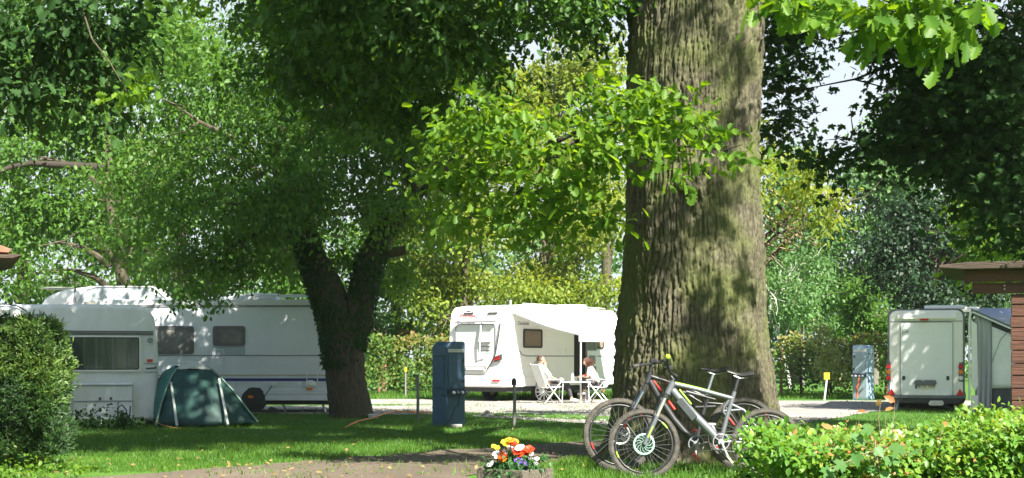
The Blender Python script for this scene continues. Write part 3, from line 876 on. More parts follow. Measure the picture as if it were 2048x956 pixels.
# ------------------------------------------------------------------ background trees
def bg_tree(name, label, px, d, base_w, crown, mat, bark=BARK, leaf=.16, ncl=900, per=13, cr=.5, bare=None, group=None, seed=0, limbs=7, kind='quad', top=None, lean=0):
    """crown: list of (px, py, rx, ry) lobes around distance d"""
    random.seed(1000 + seed)
    x = X(px, d); t = thing(name, label, 'tree', (x, d, 0), group=group)
    off = Vector((x, d, 0))
    ls = []
    for c in crown:
        dd = d + random.uniform(-1.5, 1.5)
        cx, cy, rx, ry = c
        # break every lobe into uneven puffs
        k = max(3, int(rx * ry / 1400))
        for _ in range(k):
            a = random.random() * 6.28; q = math.sqrt(random.random()) * .8
            ls.append(lobe(cx + rx * q * math.cos(a), cy + ry * q * math.sin(a), rx * random.uniform(.3, .5), ry * random.uniform(.28, .48), dd + random.uniform(-1.2, 1.2), .4 * rx / F * d))
    foliage('crown', loc_l(ls, off), ncl, per, cr, leaf, kind, mat, t, shell=.45, flat=.45, droop=.5)
    tp = top if top is not None else min(c[1] for c in crown)
    zt = Z(tp, d) * .92
    mb = MB(); w = base_w / F * d / 2
    pts = [Vector((0, 0, -.1)), Vector((lean * .1, 0, zt * .12)), Vector((random.gauss(0, .15) + lean * .3, 0, zt * .35)), Vector((random.gauss(0, .25) + lean * .6, 0, zt * .65)), Vector((random.gauss(0, .3) + lean, 0, zt))]
    mb.tube(pts, [w * 1.3, w, w * .85, w * .5, .03], 10)
    for i in range(limbs):
        c = random.choice(crown); e = P(c[0] + random.uniform(-.5, .5) * c[2], c[1] + random.uniform(-.4, .6) * c[3], d + random.uniform(-1.2, 1)) - off
        s = pts[2].lerp(pts[3], random.random()); s.z = min(s.z, max(e.z - .5, .6))
        pp = wob(s, e, 5, .15, .3)
        mb.tube(pp, [w * .42, w * .34, w * .26, w * .18, w * .1, .01], 6)
        for j in (3, 4, 5):
            mb.tube(wob(pp[j], pp[j] + Vector((random.gauss(0, .7), random.gauss(0, .5), random.gauss(.1, .6))), 3, .2), [w * .1 + .01, .02, .012, .006], 4)
    mb.build('trunk', bark, t, smooth=True)
    return t

bg_tree('tall_tree', 'tall leafy tree behind the old caravan with a grey trunk and a long level limb', 228, 44, 34, [(120, 120, 150, 90), (300, 80, 130, 90), (60, 330, 120, 70), (200, 260, 140, 70), (120, 450, 150, 90), (260, 480, 90, 60), (60, 540, 80, 40), (330, 300, 60, 60)], G_MID, ncl=1350, seed=1, leaf=.16, limbs=9)
mb = MB(); pts = wob(P(228, 335, 44), P(60, 326, 43), 6, .04, .0) + wob(P(60, 322, 43), P(-60, 360, 42), 3, .1)[1:]
mb.tube([p - Vector((X(228, 44), 44, 0)) for p in pts], [.12, .12, .12, .11, .10, .09, .08, .07, .05, .03], 9)
o = mb.build('limb', TWIG_DK, bpy.data.objects['tall_tree'], smooth=True)
bg_tree('tall_tree', 'broad tree at the left edge rising behind the white caravan roof', 40, 54, 30, [(0, 60, 150, 120), (60, 250, 140, 100), (-10, 430, 110, 110), (120, 560, 130, 50), (20, 590, 110, 40)], G_MID, ncl=950, seed=2, limbs=6, leaf=.18)
bg_tree('tall_tree', 'leafy tree above the alcove motorhome with bright sky between its leaves', 380, 60, 26, [(380, 60, 150, 100), (460, 220, 120, 90), (330, 360, 130, 90), (450, 440, 110, 90), (340, 540, 120, 50), (480, 560, 120, 40)], G_MID, ncl=1150, seed=3, leaf=.19)
bg_tree('tall_tree', 'dense tree behind the blue-striped caravan roof beside the forked trunk', 560, 57, 30, [(560, 80, 130, 100), (640, 250, 130, 110), (560, 400, 110, 90), (580, 530, 120, 60), (500, 560, 70, 40), (650, 580, 70, 60)], G_MID, ncl=1300, seed=4, leaf=.18)
bg_tree('tall_tree', 'reddish-stemmed tree seen between the limbs of the leftmost trees', 285, 70, 24, [(280, 100, 120, 120), (200, 330, 120, 120), (290, 500, 120, 90), (150, 600, 120, 40)], G_COOL, BARK_RED, ncl=800, seed=5, leaf=.22)
bg_tree('tall_tree', 'sunny lime-green tree standing right behind the rear of the white motorhome', 935, 57, 22, [(900, 420, 120, 90), (960, 560, 130, 60), (850, 560, 90, 80), (940, 300, 120, 90), (870, 640, 80, 36)], G_YEL, ncl=1700, seed=6, leaf=.17)
bg_tree('tall_tree', 'bright yellow-green tree above the motorhome awning', 1080, 60, 20, [(1080, 480, 120, 80), (1160, 560, 120, 60), (1060, 580, 100, 40), (1180, 420, 90, 70), (1120, 330, 110, 90)], G_YEL, ncl=1700, seed=7, leaf=.17)
bg_tree('tall_tree', 'light green tree with sky gaps just left of the oak trunk top', 1200, 66, 24, [(1180, 120, 90, 90), (1210, 240, 80, 80), (1120, 170, 110, 90), (1010, 240, 110, 110), (1230, 380, 60, 90)], G_YEL, ncl=1300, seed=8, leaf=.19)
bg_tree('tall_tree', 'deep green tree between the forked trunk and the motorhome', 790, 62, 20, [(790, 480, 90, 90), (760, 590, 80, 50), (820, 330, 90, 90), (760, 160, 120, 120), (900, 80, 130, 100)], G_MID, ncl=1500, seed=9, leaf=.18)
bg_tree('small_tree', 'small bluish-green tree with a reddish stem behind the clipped hedge', 768, 58, 9, [(770, 640, 45, 36), (800, 670, 50, 26), (745, 690, 40, 30)], G_COOL, BARK_RED, ncl=300, seed=10, leaf=.14, limbs=5, cr=.3)
# walnut-like bough peeking out right of the oak trunk
bg_tree('spreading_tree', 'yellow-green tree whose bough with bare twigs peeks out right of the oak trunk', 1420, 31, 40, [(1560, 320, 90, 45), (1620, 390, 80, 40), (1560, 420, 60, 40), (1640, 330, 50, 30), (1550, 560, 20, 26), (1440, 300, 110, 90), (1660, 440, 26, 20), (1530, 270, 40, 30)], G_YEL, ncl=330, per=12, seed=11, leaf=.115, cr=.25, kind='oval', limbs=5)
sp = bpy.data.objects['spreading_tree']; so = Vector((X(1420, 31), 31, 0)); mb = MB(); random.seed(5)
for a, b_ in [((1500, 400), (1630, 480)), ((1530, 430), (1640, 490)), ((1500, 420), (1600, 495)), ((1510, 470), (1590, 500)), ((1500, 440), (1545, 520)), ((1540, 380), (1620, 430)), ((1650, 380), (1664, 400))]:
    pts = wob(P(*a, 31), P(*b_, 30.6), 5, .12, -.06); mb.tube([p - so for p in pts], [.028, .022, .018, .014, .01, .005], 5)
    for j in (2, 3, 4):
        for _ in range(2): mb.tube([p - so for p in wob(pts[j], pts[j] + Vector((random.uniform(.05, .3), random.gauss(0, .1), random.uniform(-.25, .2))), 2, .2)], [.009, .006, .003], 4)
mb.build('bare_twigs', TWIG, sp, smooth=True)
# right-hand side
bg_tree('tall_tree', 'grey-green willow-like tree below the patch of open sky', 1745, 74, 22, [(1760, 270, 60, 80), (1740, 400, 90, 80), (1700, 500, 110, 90), (1800, 330, 90, 90), (1700, 600, 110, 60), (1900, 200, 110, 100)], G_COOL, BARK_GREY, ncl=1700, seed=12, leaf=.21)
bg_tree('tall_tree', 'hazy tree right behind the oak trunk with rounded top under the sky gap', 1590, 80, 22, [(1590, 360, 80, 60), (1570, 470, 90, 90), (1610, 590, 100, 60), (1540, 620, 60, 50)], G_COOL, BARK_GREY, ncl=1300, seed=13, leaf=.22)
bg_tree('birch_tree', 'slim white-stemmed birch leaning left behind the low hedge', 1580, 62, 7, [(1560, 560, 60, 46), (1600, 520, 50, 40), (1575, 610, 50, 26)], G_COOL, BARK_WHITE, ncl=340, seed=14, leaf=.15, lean=-.8)
bg_tree('small_tree', 'sunlit young tree growing close to the left of the end caravan', 1730, 56, 8, [(1730, 580, 36, 50), (1740, 640, 40, 40), (1715, 610, 26, 30)], G_MID, ncl=520, seed=15, leaf=.14, cr=.35)
bg_tree('yew_tree', 'very dark dense evergreen towering behind the white caravan with the gray awning', 1870, 46, 40, [(1860, 420, 70, 50), (1820, 500, 80, 60), (1930, 500, 90, 60), (1810, 580, 70, 40), (1930, 590, 110, 50), (1770, 520, 24, 60), (1900, 400, 100, 70)], leafmat('leaf_evergreen', (0.008, 0.024, 0.010), (0.022, 0.055, 0.018), tw=.12), ncl=2300, seed=16, leaf=.13, cr=.4)
bg_tree('tall_tree', 'leafy tree at the right edge over the wooden hut roof', 2090, 26, 24, [(2010, 380, 60, 60), (2040, 300, 60, 70), (1960, 440, 50, 50), (2030, 480, 50, 50), (1985, 520, 50, 24)], G_OAK, ncl=420, seed=17, leaf=.11, cr=.28, kind='oval', limbs=2)
bg_tree('tall_tree', 'tall tree filling the gap between the dark evergreen and the far hedge', 1960, 84, 26, [(1960, 180, 130, 130), (2040, 330, 110, 120), (1900, 320, 110, 110), (1650, 640, 100, 40), (2000, 520, 120, 110)], G_MID, ncl=1350, seed=18, leaf=.24)
bg_tree('cypress_bush', 'pale cream-leaved conical shrub sticking up above the low hedge', 1655, 50.5, 5, [(1652, 700, 26, 40), (1645, 668, 15, 22), (1668, 735, 34, 30), (1700, 700, 14, 18)], G_PALE, ncl=330, seed=19, leaf=.10, cr=.22, limbs=3)
bpy.data.objects['cypress_bush']['category'] = 'shrub'
# far wood closing the view
fw = []
random.seed(77)
for k in range(150):
    px = random.uniform(-150, 2200)
    topz = 560 if not (1540 < px < 1720) else 470
    fw.append(lobe(px, random.uniform(430 if px < 1500 or px > 1750 else 520, 770), random.uniform(60, 120), random.uniform(40, 80), random.uniform(96, 112), 2.2))
# unseen trees added on both sides and behind the viewer, to cut sky light
for k in range(210):
    a = random.uniform(0, 1)
    if a < .3: q_ = (random.uniform(-42, -34), random.uniform(-20, 90))
    elif a < .65: q_ = (random.uniform(30, 38), random.uniform(-20, 90))
    else: q_ = (random.uniform(-40, 36), random.uniform(-30, -22))
    fw.append((q_[0], q_[1], random.uniform(1, 7), random.uniform(2.5, 4), 3.0, random.uniform(2, 3.0), .9))
o = foliage('woods', fw, 9500, 12, 1.0, .42, 'quad', G_COOL, None, shell=.3)
tag(o, 'far dark woods closing the view, plus unseen trees added around to cut sky light', 'woods', kind='stuff')
for i, (px, d, lab) in enumerate([(1605, 70, 'thin grey trunk standing just right of the leaning birch'), (1642, 88, 'thin dark trunk in the shade behind the cream shrub'), (1690, 90, 'thin bare trunk left of the sunlit young tree')]):
    bg_tree('thin_tree', lab.replace('trunk', 'tree'), px, d, 7, [(px, 560, 40, 40)], G_COOL, BARK_GREY, ncl=120, seed=30 + i, leaf=.2, limbs=3)

shade = thing('tall_tree', 'tall tree standing beyond the right edge, its shade falling on the end caravan', 'tree', (16.0, 29.5, 0))
foliage('crown', [(-1.6, .6, 6.3, 1.5, 1.8, 1.3), (0, 0, 8, 2.6, 2.4, 1.8), (-1.2, 1.2, 9.5, 2, 2, 1.4), (1.5, -1, 7, 2, 2, 1.6), (-2.4, 1.8, 7.6, 1.4, 1.6, 1.3), (-.8, -.8, 5.6, 1.7, 1.6, 1.2)], 1700, 14, .4, .17, 'quad', G_MID, shade, shell=.1)
mb = MB(); mb.tube([(0, 0, -.1), (0, 0, 3), (.2, 0, 7), (0, .1, 10)], [.35, .28, .2, .05], 12); mb.build('trunk', BARK, shade, smooth=True)

# ------------------------------------------------------------------ hedges
G_HEDGE = leafmat('hornbeam_leaf', ((0.055, 0.13, 0.022), (0.10, 0.17, 0.03), (0.22, 0.15, 0.05)), None, tw=.35)
def far_hedge(label, x0, x1, y0, y1, top, n, seed, stems):
    h = thing('clipped_hedge', label, 'hedge', ((x0 + x1) / 2, (y0 + y1) / 2, 0))
    rg = np.random.default_rng(seed)
    L = math.hypot(x1 - x0, y1 - y0); t = rg.random(n); off = rg.normal(0, .28, n)
    z = top * rg.random(n) ** .75 * (1 + .03 * np.sin(t * 60)) + .12
    ux, uy = (x1 - x0) / L, (y1 - y0) / L
    hol = vnoise(t * L * 1.1, z * 1.4, seed) > .36 - .1 * (z / top)
    xx = -L / 2 * ux + ux * t * L - uy * off; yy = -L / 2 * uy + uy * t * L + ux * off
    keep = hol
    Pn = np.stack([xx, yy, z], 1)[keep]; n = len(Pn)
    A = unit(rg.normal(size=(n, 3))) + np.array([0, -.3, -.1]); N = np.array([.2, -.7, .6]) + rg.normal(size=(n, 3)) * .6
    tint = np.clip(rg.normal(.35, .2, n) + .35 * (Pn[:, 2] / top) ** 3 * (vnoise(Pn[:, 0] * .9, Pn[:, 2], 5) > .4), 0, 1)
    leaf_mesh('foliage', Pn, A, N, rg.uniform(.09, .17, n), 'quad', tint, G_HEDGE, h)
    mb = MB()
    for k in range(stems):
        s = (k + .5 + random.uniform(-.2, .2)) / stems; bx, by = -L / 2 * ux + ux * s * L, -L / 2 * uy + uy * s * L
        hb = MB(); hb.tube(wob((bx, by, -.05), (bx + random.gauss(0, .1), by, top * .92), 5, .05), [.06, .05, .045, .04, .03, .015], 6)
        for j in range(5):
            z0 = random.uniform(.5, top * .8); hb.tube(wob((bx, by, z0), (bx + random.uniform(-.6, .6), by, z0 + random.uniform(.1, .5)), 3, .15), [.02, .015, .01, .005], 4)
        hb.build('stem', BARK_RED if k % 2 else BARK, h, smooth=True)
    return h
far_hedge('long clipped hornbeam hedge with reddish tips behind the motorhome', X(560, 52), X(1330, 54), 52, 54, 1.95, 16000, 3, 14)
far_hedge('see-through clipped hedge with bare stems right of the oak trunk', X(1480, 52), X(1800, 51), 52, 51, 2.0, 4800, 4, 6)
# ------------------------------------------------------------------ shared materials
WHITE = pm('white_gelcoat', (0.80, 0.80, 0.78), .32, var=.03, scale=2, coat=.3)
OLDWHITE = pm('weathered_white', (0.74, 0.77, 0.77), .55, scale=2.2, c2=(0.54, 0.58, 0.56), bump=.12, bscale=10, stretch=(1, 1, .5))
BLUEWHITE = pm('caravan_white', (0.74, 0.77, 0.82), .42, var=.04, scale=1.5)
SHADE_GREY = pm('shaded_panel_grey', (0.36, 0.40, 0.43), .5, var=.06, scale=2)  # shadow tone of a white wall, painted as grey
DARK = pm('dark_plastic', (0.035, 0.037, 0.042), .55, var=.2, scale=12)
GREYP = pm('grey_plastic', (0.22, 0.23, 0.25), .5, var=.1, scale=8)
RUBBER = pm('rubber', (0.055, 0.052, 0.048), .85, var=.35, scale=25, bump=.3)
STEEL = pm('brushed_steel', (0.55, 0.56, 0.58), .3, 1.0, var=.08, scale=20)
ALU = pm('painted_aluminium', (0.68, 0.69, 0.70), .35, .3, var=.04, scale=8)
REDL = pm('red_lens', (0.55, 0.02, 0.02), .15, var=.2, scale=60)
ORANGEL = pm('orange_lens', (0.80, 0.22, 0.02), .15, var=.2, scale=60)
CLEARL = pm('clear_lens', (0.75, 0.75, 0.75), .1, var=.1, scale=60)
GLASS_DK = pm('tinted_pane', (0.045, 0.042, 0.038), .06, var=.3, scale=3, spec=.8)
GLASS_GR = pm('milky_pane', (0.16, 0.17, 0.16), .18, var=.25, scale=3, spec=.6)
CURTAIN = pm('curtain', (0.20, 0.155, 0.11), .9, var=.25, scale=10, stretch=(6, 6, .4))
CURTAIN2 = pm('net_curtain', (0.50, 0.54, 0.53), .9, c2=(0.24, 0.27, 0.27), scale=7, stretch=(5, 5, .35))
BLUESTR = pm('blue_stripe', (0.02, 0.03, 0.22), .35, var=.1)
BEIGESTR = pm('beige_stripe', (0.50, 0.44, 0.33), .4, var=.06)
REDPAINT = pm('red_paint', (0.52, 0.02, 0.015), .4, var=.1)
BLACKPAINT = pm('black_paint', (0.02, 0.02, 0.022), .35, var=.1)

def rrect(w, h, r, n=5, cx=0, cz=0):
    out = []
    for (sx, sz, a0) in ((1, 1, 0), (-1, 1, 90), (-1, -1, 180), (1, -1, 270)):
        for i in range(n + 1):
            a = math.radians(a0 + 90 * i / n)
            out.append((cx + sx * (w / 2 - r) + r * math.cos(a), cz + sz * (h / 2 - r) + r * math.sin(a)))
    return out

def rings_panel(parent, name, w, h, r, cx, cz, y, t, mat, axis='y', **k):
    mb = MB(); mb.prism(rrect(w, h, r, 5, cx, cz), y - t, y, axis)
    return mb.build(name, mat, parent, smooth=False, **k)

def frame_ring(w, h, r, fw, cx, cz, y0, y1, axis='y'):
    """hollow rounded frame between planes y0..y1"""
    o = rrect(w, h, r, 5, cx, cz); i = rrect(w - 2 * fw, h - 2 * fw, max(r - fw, .01), 5, cx, cz); n = len(o)
    def mk(u, v, t): return (u, t, v) if axis == 'y' else (t, u, v)
    vs = [mk(*p, y0) for p in o] + [mk(*p, y0) for p in i] + [mk(*p, y1) for p in o] + [mk(*p, y1) for p in i]
    fs = []
    for a in range(n):
        b = (a + 1) % n
        fs += [(a, b, n + b, n + a), (2 * n + a, 3 * n + a, 3 * n + b, 2 * n + b), (a, 2 * n + a, 2 * n + b, b), (n + a, n + b, 3 * n + b, 3 * n + a)]
    return MB().add(vs, fs)

def window(parent, w, h, r, cx, cz, y, fr=DARK, pane=GLASS_GR, axis='y', s=-1, fw=.05, blind=None, curtain=None):
    """window: frame > pane (+ curtain strip); s is the outward direction along axis"""
    f = frame_ring(w, h, r, fw, cx, cz, y, y + s * .035, axis).build('window', fr, parent)
    mb = MB(); mb.prism(rrect(w - 1.6 * fw, h - 1.6 * fw, max(r - fw, .012), 5, cx, cz), y - s * .01, y + s * .018, axis); mb.build('pane', pane, f)
    return f

def wheel(parent, c, r, w, axis_rot=0.0, name='wheel', hub=ALU):
    """axle along local Y of parent"""
    M = Matrix.Rotation(axis_rot, 3, 'Z')
    mb = MB()
    prof = [(-.5, .62), (-.5, .9), (-.36, 1.0), (.36, 1.0), (.5, .9), (.5, .62)]
    seg = 28; vs = []; fs = []
    for i in range(seg):
        t = 2 * math.pi * i / seg
        for (u, q) in prof:
            v = M @ Vector((r * q * math.cos(t), u * w, r * q * math.sin(t))); vs.append((c[0] + v.x, c[1] + v.y, c[2] + v.z))
    m = len(prof)
    for i in range(seg):
        j = (i + 1) % seg
        for k in range(m):
            k2 = (k + 1) % m
            fs.append((i * m + k, i * m + k2, j * m + k2, j * m + k))
    ty = MB().add(vs, fs).build('tyre', RUBBER, None, smooth=True)
    rim = MB()
    for s in (-1, 1):
        a = Vector(c) + M @ Vector((0, s * w * .30, 0)); b = Vector(c) + M @ Vector((0, s * w * .34, 0))
        rim.tube([a, b], [r * .62, r * .6], 24); rim.tube([b, b + M @ Vector((0, s * w * .12, 0))], [r * .2, r * .16], 12)
        for k in range(8):
            t = k * math.pi / 4
            p = Vector(c) + M @ Vector((r * .4 * math.cos(t), s * w * .36, r * .4 * math.sin(t)))
            rim.tube([p, p + M @ Vector((0, s * .012, 0))], r * .07, 8)
    wh = bpy.data.objects.new(name, None); COL.objects.link(wh); wh.parent = parent
    ty.parent = wh
    rim.build('rim', hub, wh)
    return wh

# ------------------------------------------------------------------ white motorhome with its awning out
MO = Vector((-0.2, 43.7, 0)); MRZ = math.atan2(.79, .615)
mh = thing('motorhome', 'bright white motorhome with its awning out and a pair of campers sitting beside it', 'motorhome', MO, MRZ)
MW = 2.25
# side silhouette (x forward from the rear, z up)
sil = [(0.02, .62), (-.05, .95), (.02, 1.25), (.10, 1.7), (.14, 2.3), (.20, 2.62), (.36, 2.80), (.8, 2.86), (5.6, 2.80), (6.0, 2.55), (6.4, 1.95), (7.2, 1.55), (7.35, .95), (7.3, .55), (.1, .55)]
MB().prism(sil, 0, MW, 'y').build('body', WHITE, mh, bevel=.10, bseg=4)
# recessed band under the roof over the rear, rear window frame lines, bumper
GREENW = WHITE
b_ = MB(); b_.prism([(-.12, .42), (-.14, .70), (-.02, .80), (.9, .80), (.9, .42)], -.035, MW + .035, 'y'); b_.build('bumper', WHITE, mh, bevel=.05, bseg=3)
MB().b2((.9, -.02, .44), (7.2, MW + .02, .72)).build('skirt', WHITE, mh, bevel=.02)
MB().b2((.2, .12, .28), (7.0, MW - .12, .46)).build('chassis', DARK, mh)
for x in (1.9, 6.35):
    for y in (.16, MW - .16):
        w_ = wheel(mh, (0, 0, 0), .33, .22); w_.location = (x, y, .33)
MB().prism([(1.42, .40), (1.5, .66), (1.7, .80), (2.1, .80), (2.3, .66), (2.38, .40)], -.045, -.025, 'y').build('wheel_arch', GREYP, mh)
# rear wall details (local x ~ 0, normal -x)
def rear(y, z): return (.0, y, z)
rw = frame_ring(1.55, .95, .16, .03, MW / 2 + .05, 1.82, .085, .055, 'x').build('rear_window', GREYP, mh)
MB().prism(rrect(1.5, .9, .14, 5, MW / 2 + .05, 1.82), .12, .07, 'x').build('pane', pm('white_pane', (.62, .66, .62), .15, var=.05), rw)
for k in range(4):
    MB().b2((.04, .62, 1.72 - k * .11), (.075, 1.05, 1.745 - k * .11)).build('vent_slat', DARK, mh)
MB().b2((-.03, .35, 2.33), (.09, MW - .35, 2.37)).build('roof_seam', GREYP, mh)
for s in (.42, 1.35):
    MB().b2((.155, s, 2.60), (.25, s + .36, 2.63)).build('marker_strip', DARK, mh)
# grab strap / ladder line down the rear
mb = MB(); mb.tube([(.08, .95, 2.30), (.02, .93, 2.25), (-.02, .92, 1.8), (-.06, .93, 1.32), (.0, .90, 1.25), (0, .8, 1.27)], .025, 8); mb.build('hose', ALU, mh, smooth=True)
mb = MB(); mb.tube([(.12, .28, 2.3), (.06, .30, 1.9), (.0, .36, 1.4), (-.06, .46, 1.15), (-.08, .6, .95)], .02, 6); mb.build('trim_line', DARK, mh, smooth=True)
MB().b2((-.13, .62, .90), (-.05, 1.45, .915)).b2((-.13, .62, 1.02), (-.05, 1.45, 1.035)).build('trim_strip', DARK, mh)
t_ = MB().b2((-.135, .70, .92), (-.06, 1.36, 1.015)).build('number_plate', pm('plate_white', (.75, .75, .74), .4), mh)
for y in (.22, MW - .22):
    l = MB().prism([(y - .13, 1.23), (y + .13, 1.17), (y + .13, 1.31), (y - .13, 1.39)], -.10, -.02, 'x').build('tail_light', DARK, mh)
    MB().prism([(y - .10, 1.25), (y + .11, 1.20), (y + .11, 1.23), (y - .10, 1.29)], -.112, -.10, 'x').prism([(y - .10, 1.32), (y + .11, 1.265), (y + .11, 1.285), (y - .10, 1.35)], -.112, -.10, 'x').build('lens', REDL, l)
    MB().b2((-.16, y - .13, .60), (-.12, y + .13, .65)).build('reflector', REDL, mh)
text('Dethleffs', .19, (.085, 1.45, 2.50), (math.radians(90), math.radians(4), math.radians(-90)), REDPAINT, mh, ext=.004, shear=.2)
MB().prism([(1.2, 2.62), (1.5, 2.69), (1.8, 2.64), (1.5, 2.65)], .16, .14, 'x').build('emblem', BLACKPAINT, mh)
# right side wall (normal -y, local y = 0)
mb = MB(); mb.b2((1.0, -.012, 1.325), (6.2, -.002, 1.355)); mb.build('trim_line', GREYP, mh)
mb = MB(); mb.tube([(.42, -.006, 2.35), (.50, -.006, 1.9), (.62, -.006, 1.55), (.82, -.006, 1.37), (1.02, -.006, 1.34)], .014, 6); mb.build('trim_line', GREYP, mh)
window(mh, .92, .56, .06, 1.32, 1.86, -.001, fr=DARK, pane=CURTAIN, fw=.055)
window(mh, .8, .5, .06, 4.65, 1.82, -.001, fr=DARK, pane=CURTAIN, fw=.055)
text('ESPRIT', .16, (1.62, -.006, 1.12), (math.radians(90), 0, 0), GREYP, mh, shear=.35, ext=.002)
text('Dethleffs', .15, (.88, -.006, 2.30), (math.radians(90), 0, 0), GREYP, mh, shear=.2, ext=.002)
MB().b2((3.0, -.02, 1.42), (3.35, -.002, 1.58)).build('vent_cover', WHITE, mh)
MB().b2((.9, -.015, .75), (1.35, -.002, 1.02)).build('service_flap', WHITE, mh)
# entrance: unlit opening painted as a dark sheet, with the open door beyond it
MB().b2((3.45, -.014, .50), (4.05, -.004, 2.05)).build('dark_opening_sheet', pm('unlit_interior', (.015, .014, .013), .9), mh)
dr = MB().b2((4.07, -.06, .52), (4.62, -.02, 2.05)).build('door', WHITE, mh, bevel=.015)
frame_ring(.50, .42, .03, .03, 4.34, 1.72, -.061, -.075).build('door_window', GREYP, dr)
MB().b2((4.14, -.07, 1.54), (4.54, -.0615, 1.90)).build('pane', GLASS_GR, dr)
MB().b2((4.16, -.08, 1.10), (4.50, -.0615, 1.36)).build('door_pocket', GREYP, dr)
MB().b2((4.14, -.08, .68), (4.54, -.0615, 1.02)).build('door_pocket', GREYP, dr)
mb = MB(); mb.tube([(4.07, -.05, .55), (4.07, -.05, 2.03)], .018, 6); mb.build('hinge', GREYP, dr)
stp = MB().b2((3.5, -.32, .22), (4.0, -.02, .26)).build('step', GREYP, mh)
# roof fittings
mb = MB(); mb.b2((2.6, .7, 2.83), (3.3, 1.4, 2.93)); mb.build('roof_hatch', WHITE, mh, bevel=.04)
mb = MB(); mb.b2((4.2, .5, 2.80), (4.9, 1.3, 2.98)); mb.build('air_conditioner', WHITE, mh, bevel=.06)
MB().tube([(.9, .5, 2.85), (.9, .5, 3.0)], .03, 8).build('roof_vent', ALU, mh)
for y in (.12,):
    mb = MB(); mb.tube([(1.0, y, 2.90), (5.3, y, 2.86)], .018, 6)
    for x in (1.1, 2.2, 3.4, 4.6): mb.tube([(x, y, 2.80), (x, y, 2.89)], .014, 6)
    mb.build('roof_rail', ALU, mh, smooth=True)
# awning (fabric, front bar, legs)
AWF = pm('white_awning_fabric', (.80, .80, .79), .7, var=.03, scale=3)
aw = thing('awning', 'white motorhome awning stretched out over the folding table', 'awning', MO, MRZ)
mb = MB(); n = 10; x0, x1 = .35, 4.6
top, bot = [], []
for i in range(n + 1):
    for j in range(7):
        x = x0 + (x1 - x0) * i / n; t = j / 6
        y = -.06 - 2.34 * t; z = 2.62 - .66 * t - .07 * math.sin(math.pi * t) + .012 * math.sin(i * 1.9)
        top.append((x, y, z)); bot.append((x, y, z - .012))
nv = len(top); fs = []
for i in range(n):
    for j in range(6):
        a = i * 7 + j; fs += [(a, a + 1, a + 8, a + 7), (nv + a, nv + a + 7, nv + a + 8, nv + a + 1)]
for i in range(n):
    a = i * 7; fs += [(a, a + 7, nv + a + 7, nv + a), (a + 6, nv + a + 6, nv + a + 13, a + 13)]
for j in range(6):
    fs += [(j, nv + j, nv + j + 1, j + 1), (n * 7 + j, n * 7 + j + 1, nv + n * 7 + j + 1, nv + n * 7 + j)]
mb.add(top + bot, fs); mb.build('fabric', AWF, aw, smooth=True)
MB().b2((x0 - .05, -.10, 2.56), (x1 + .05, -.008, 2.70)).build('cassette', WHITE, aw, bevel=.03)
MB().b2((x0 - .03, -2.46, 1.74), (x1 + .03, -2.39, 1.985)).build('front_valance', AWF, aw, bevel=.015)
for x in (x0 + .04, x1 - .04):
    mb = MB(); mb.tube([(x, -2.42, 1.76), (x, -2.42, .03)], .024, 8); mb.tube([(x, -2.42, .03), (x, -2.42, 0)], [.05, .05], 8); mb.build('leg', WHITE, aw, smooth=True)
    mb = MB(); mb.beam((x, -2.38, 1.93), (x, -1.2, 2.18), .03, .04); mb.beam((x, -1.2, 2.18), (x, -.1, 2.56), .03, .04); mb.build('arm', WHITE, aw)

# ------------------------------------------------------------------ people, chairs, table by the motorhome
CH_W = pm('white_chair_fabric', (.78, .78, .76), .75, var=.06, scale=10)
SKIN = pm('skin', (.52, .30, .21), .5, var=.06, scale=20)
SHIRT = pm('white_cotton', (.78, .78, .77), .85, var=.04, scale=14, bump=.3, bscale=9)
TROUS = pm('charcoal_cloth', (.055, .052, .062), .9, var=.2, scale=18, bump=.3)
HAIRB = pm('brown_hair', (.055, .030, .018), .6, var=.4, scale=40)
HAIRR = pm('auburn_hair', (.075, .030, .016), .6, var=.4, scale=40)
SHOE = pm('pale_shoe', (.66, .68, .66), .6, var=.1)

def skin_mesh(name, verts, edges, radii, mat, parent, root=0, sub=2):
    me = bpy.data.meshes.new(name)
    me.from_pydata([tuple(v) for v in verts], edges, [])
    o = link(name, me, mat, parent)
    sk = o.modifiers.new('skin', 'SKIN')
    sk.use_smooth_shade = True
    if not me.skin_vertices: me.skin_vertices.new(name='')
    for i, r in enumerate(radii):
        rr = r if hasattr(r, '__len__') else (r, r)
        me.skin_vertices[0].data[i].radius = rr
        me.skin_vertices[0].data[i].use_root = (i == root)
    ss = o.modifiers.new('sub', 'SUBSURF'); ss.levels = sub; ss.render_levels = sub
    return o

def hand_bones(V, E, Rd, wi, d, up, side, curl=.5):
    """adds palm, four bent fingers and a thumb to the skeleton lists from wrist index wi"""
    w = Vector(V[wi]); d = Vector(d).normalized(); up = Vector(up).normalized(); sd = d.cross(up).normalized() * side
    def av(p, r, par):
        V.append(p); Rd.append(r); E.append((par, len(V) - 1)); return len(V) - 1
    palm = av(w + d * .05, (.036, .016), wi)
    for k in range(4):
        L = (.066, .078, .072, .055)[k]; o = sd * (.027 - .018 * k)
        a = av(w + d * .095 + o, .0105, palm)
        b = av(w + d * (.095 + L * .5) + o - up * L * .2 * curl, .0095, a)
        av(w + d * (.095 + L * .8) + o - up * L * .7 * curl, .008, b)
    a = av(w + d * .04 + sd * .04 - up * .01, .0115, palm)
    av(w + d * .075 + sd * .055 - up * .025, .009, a)

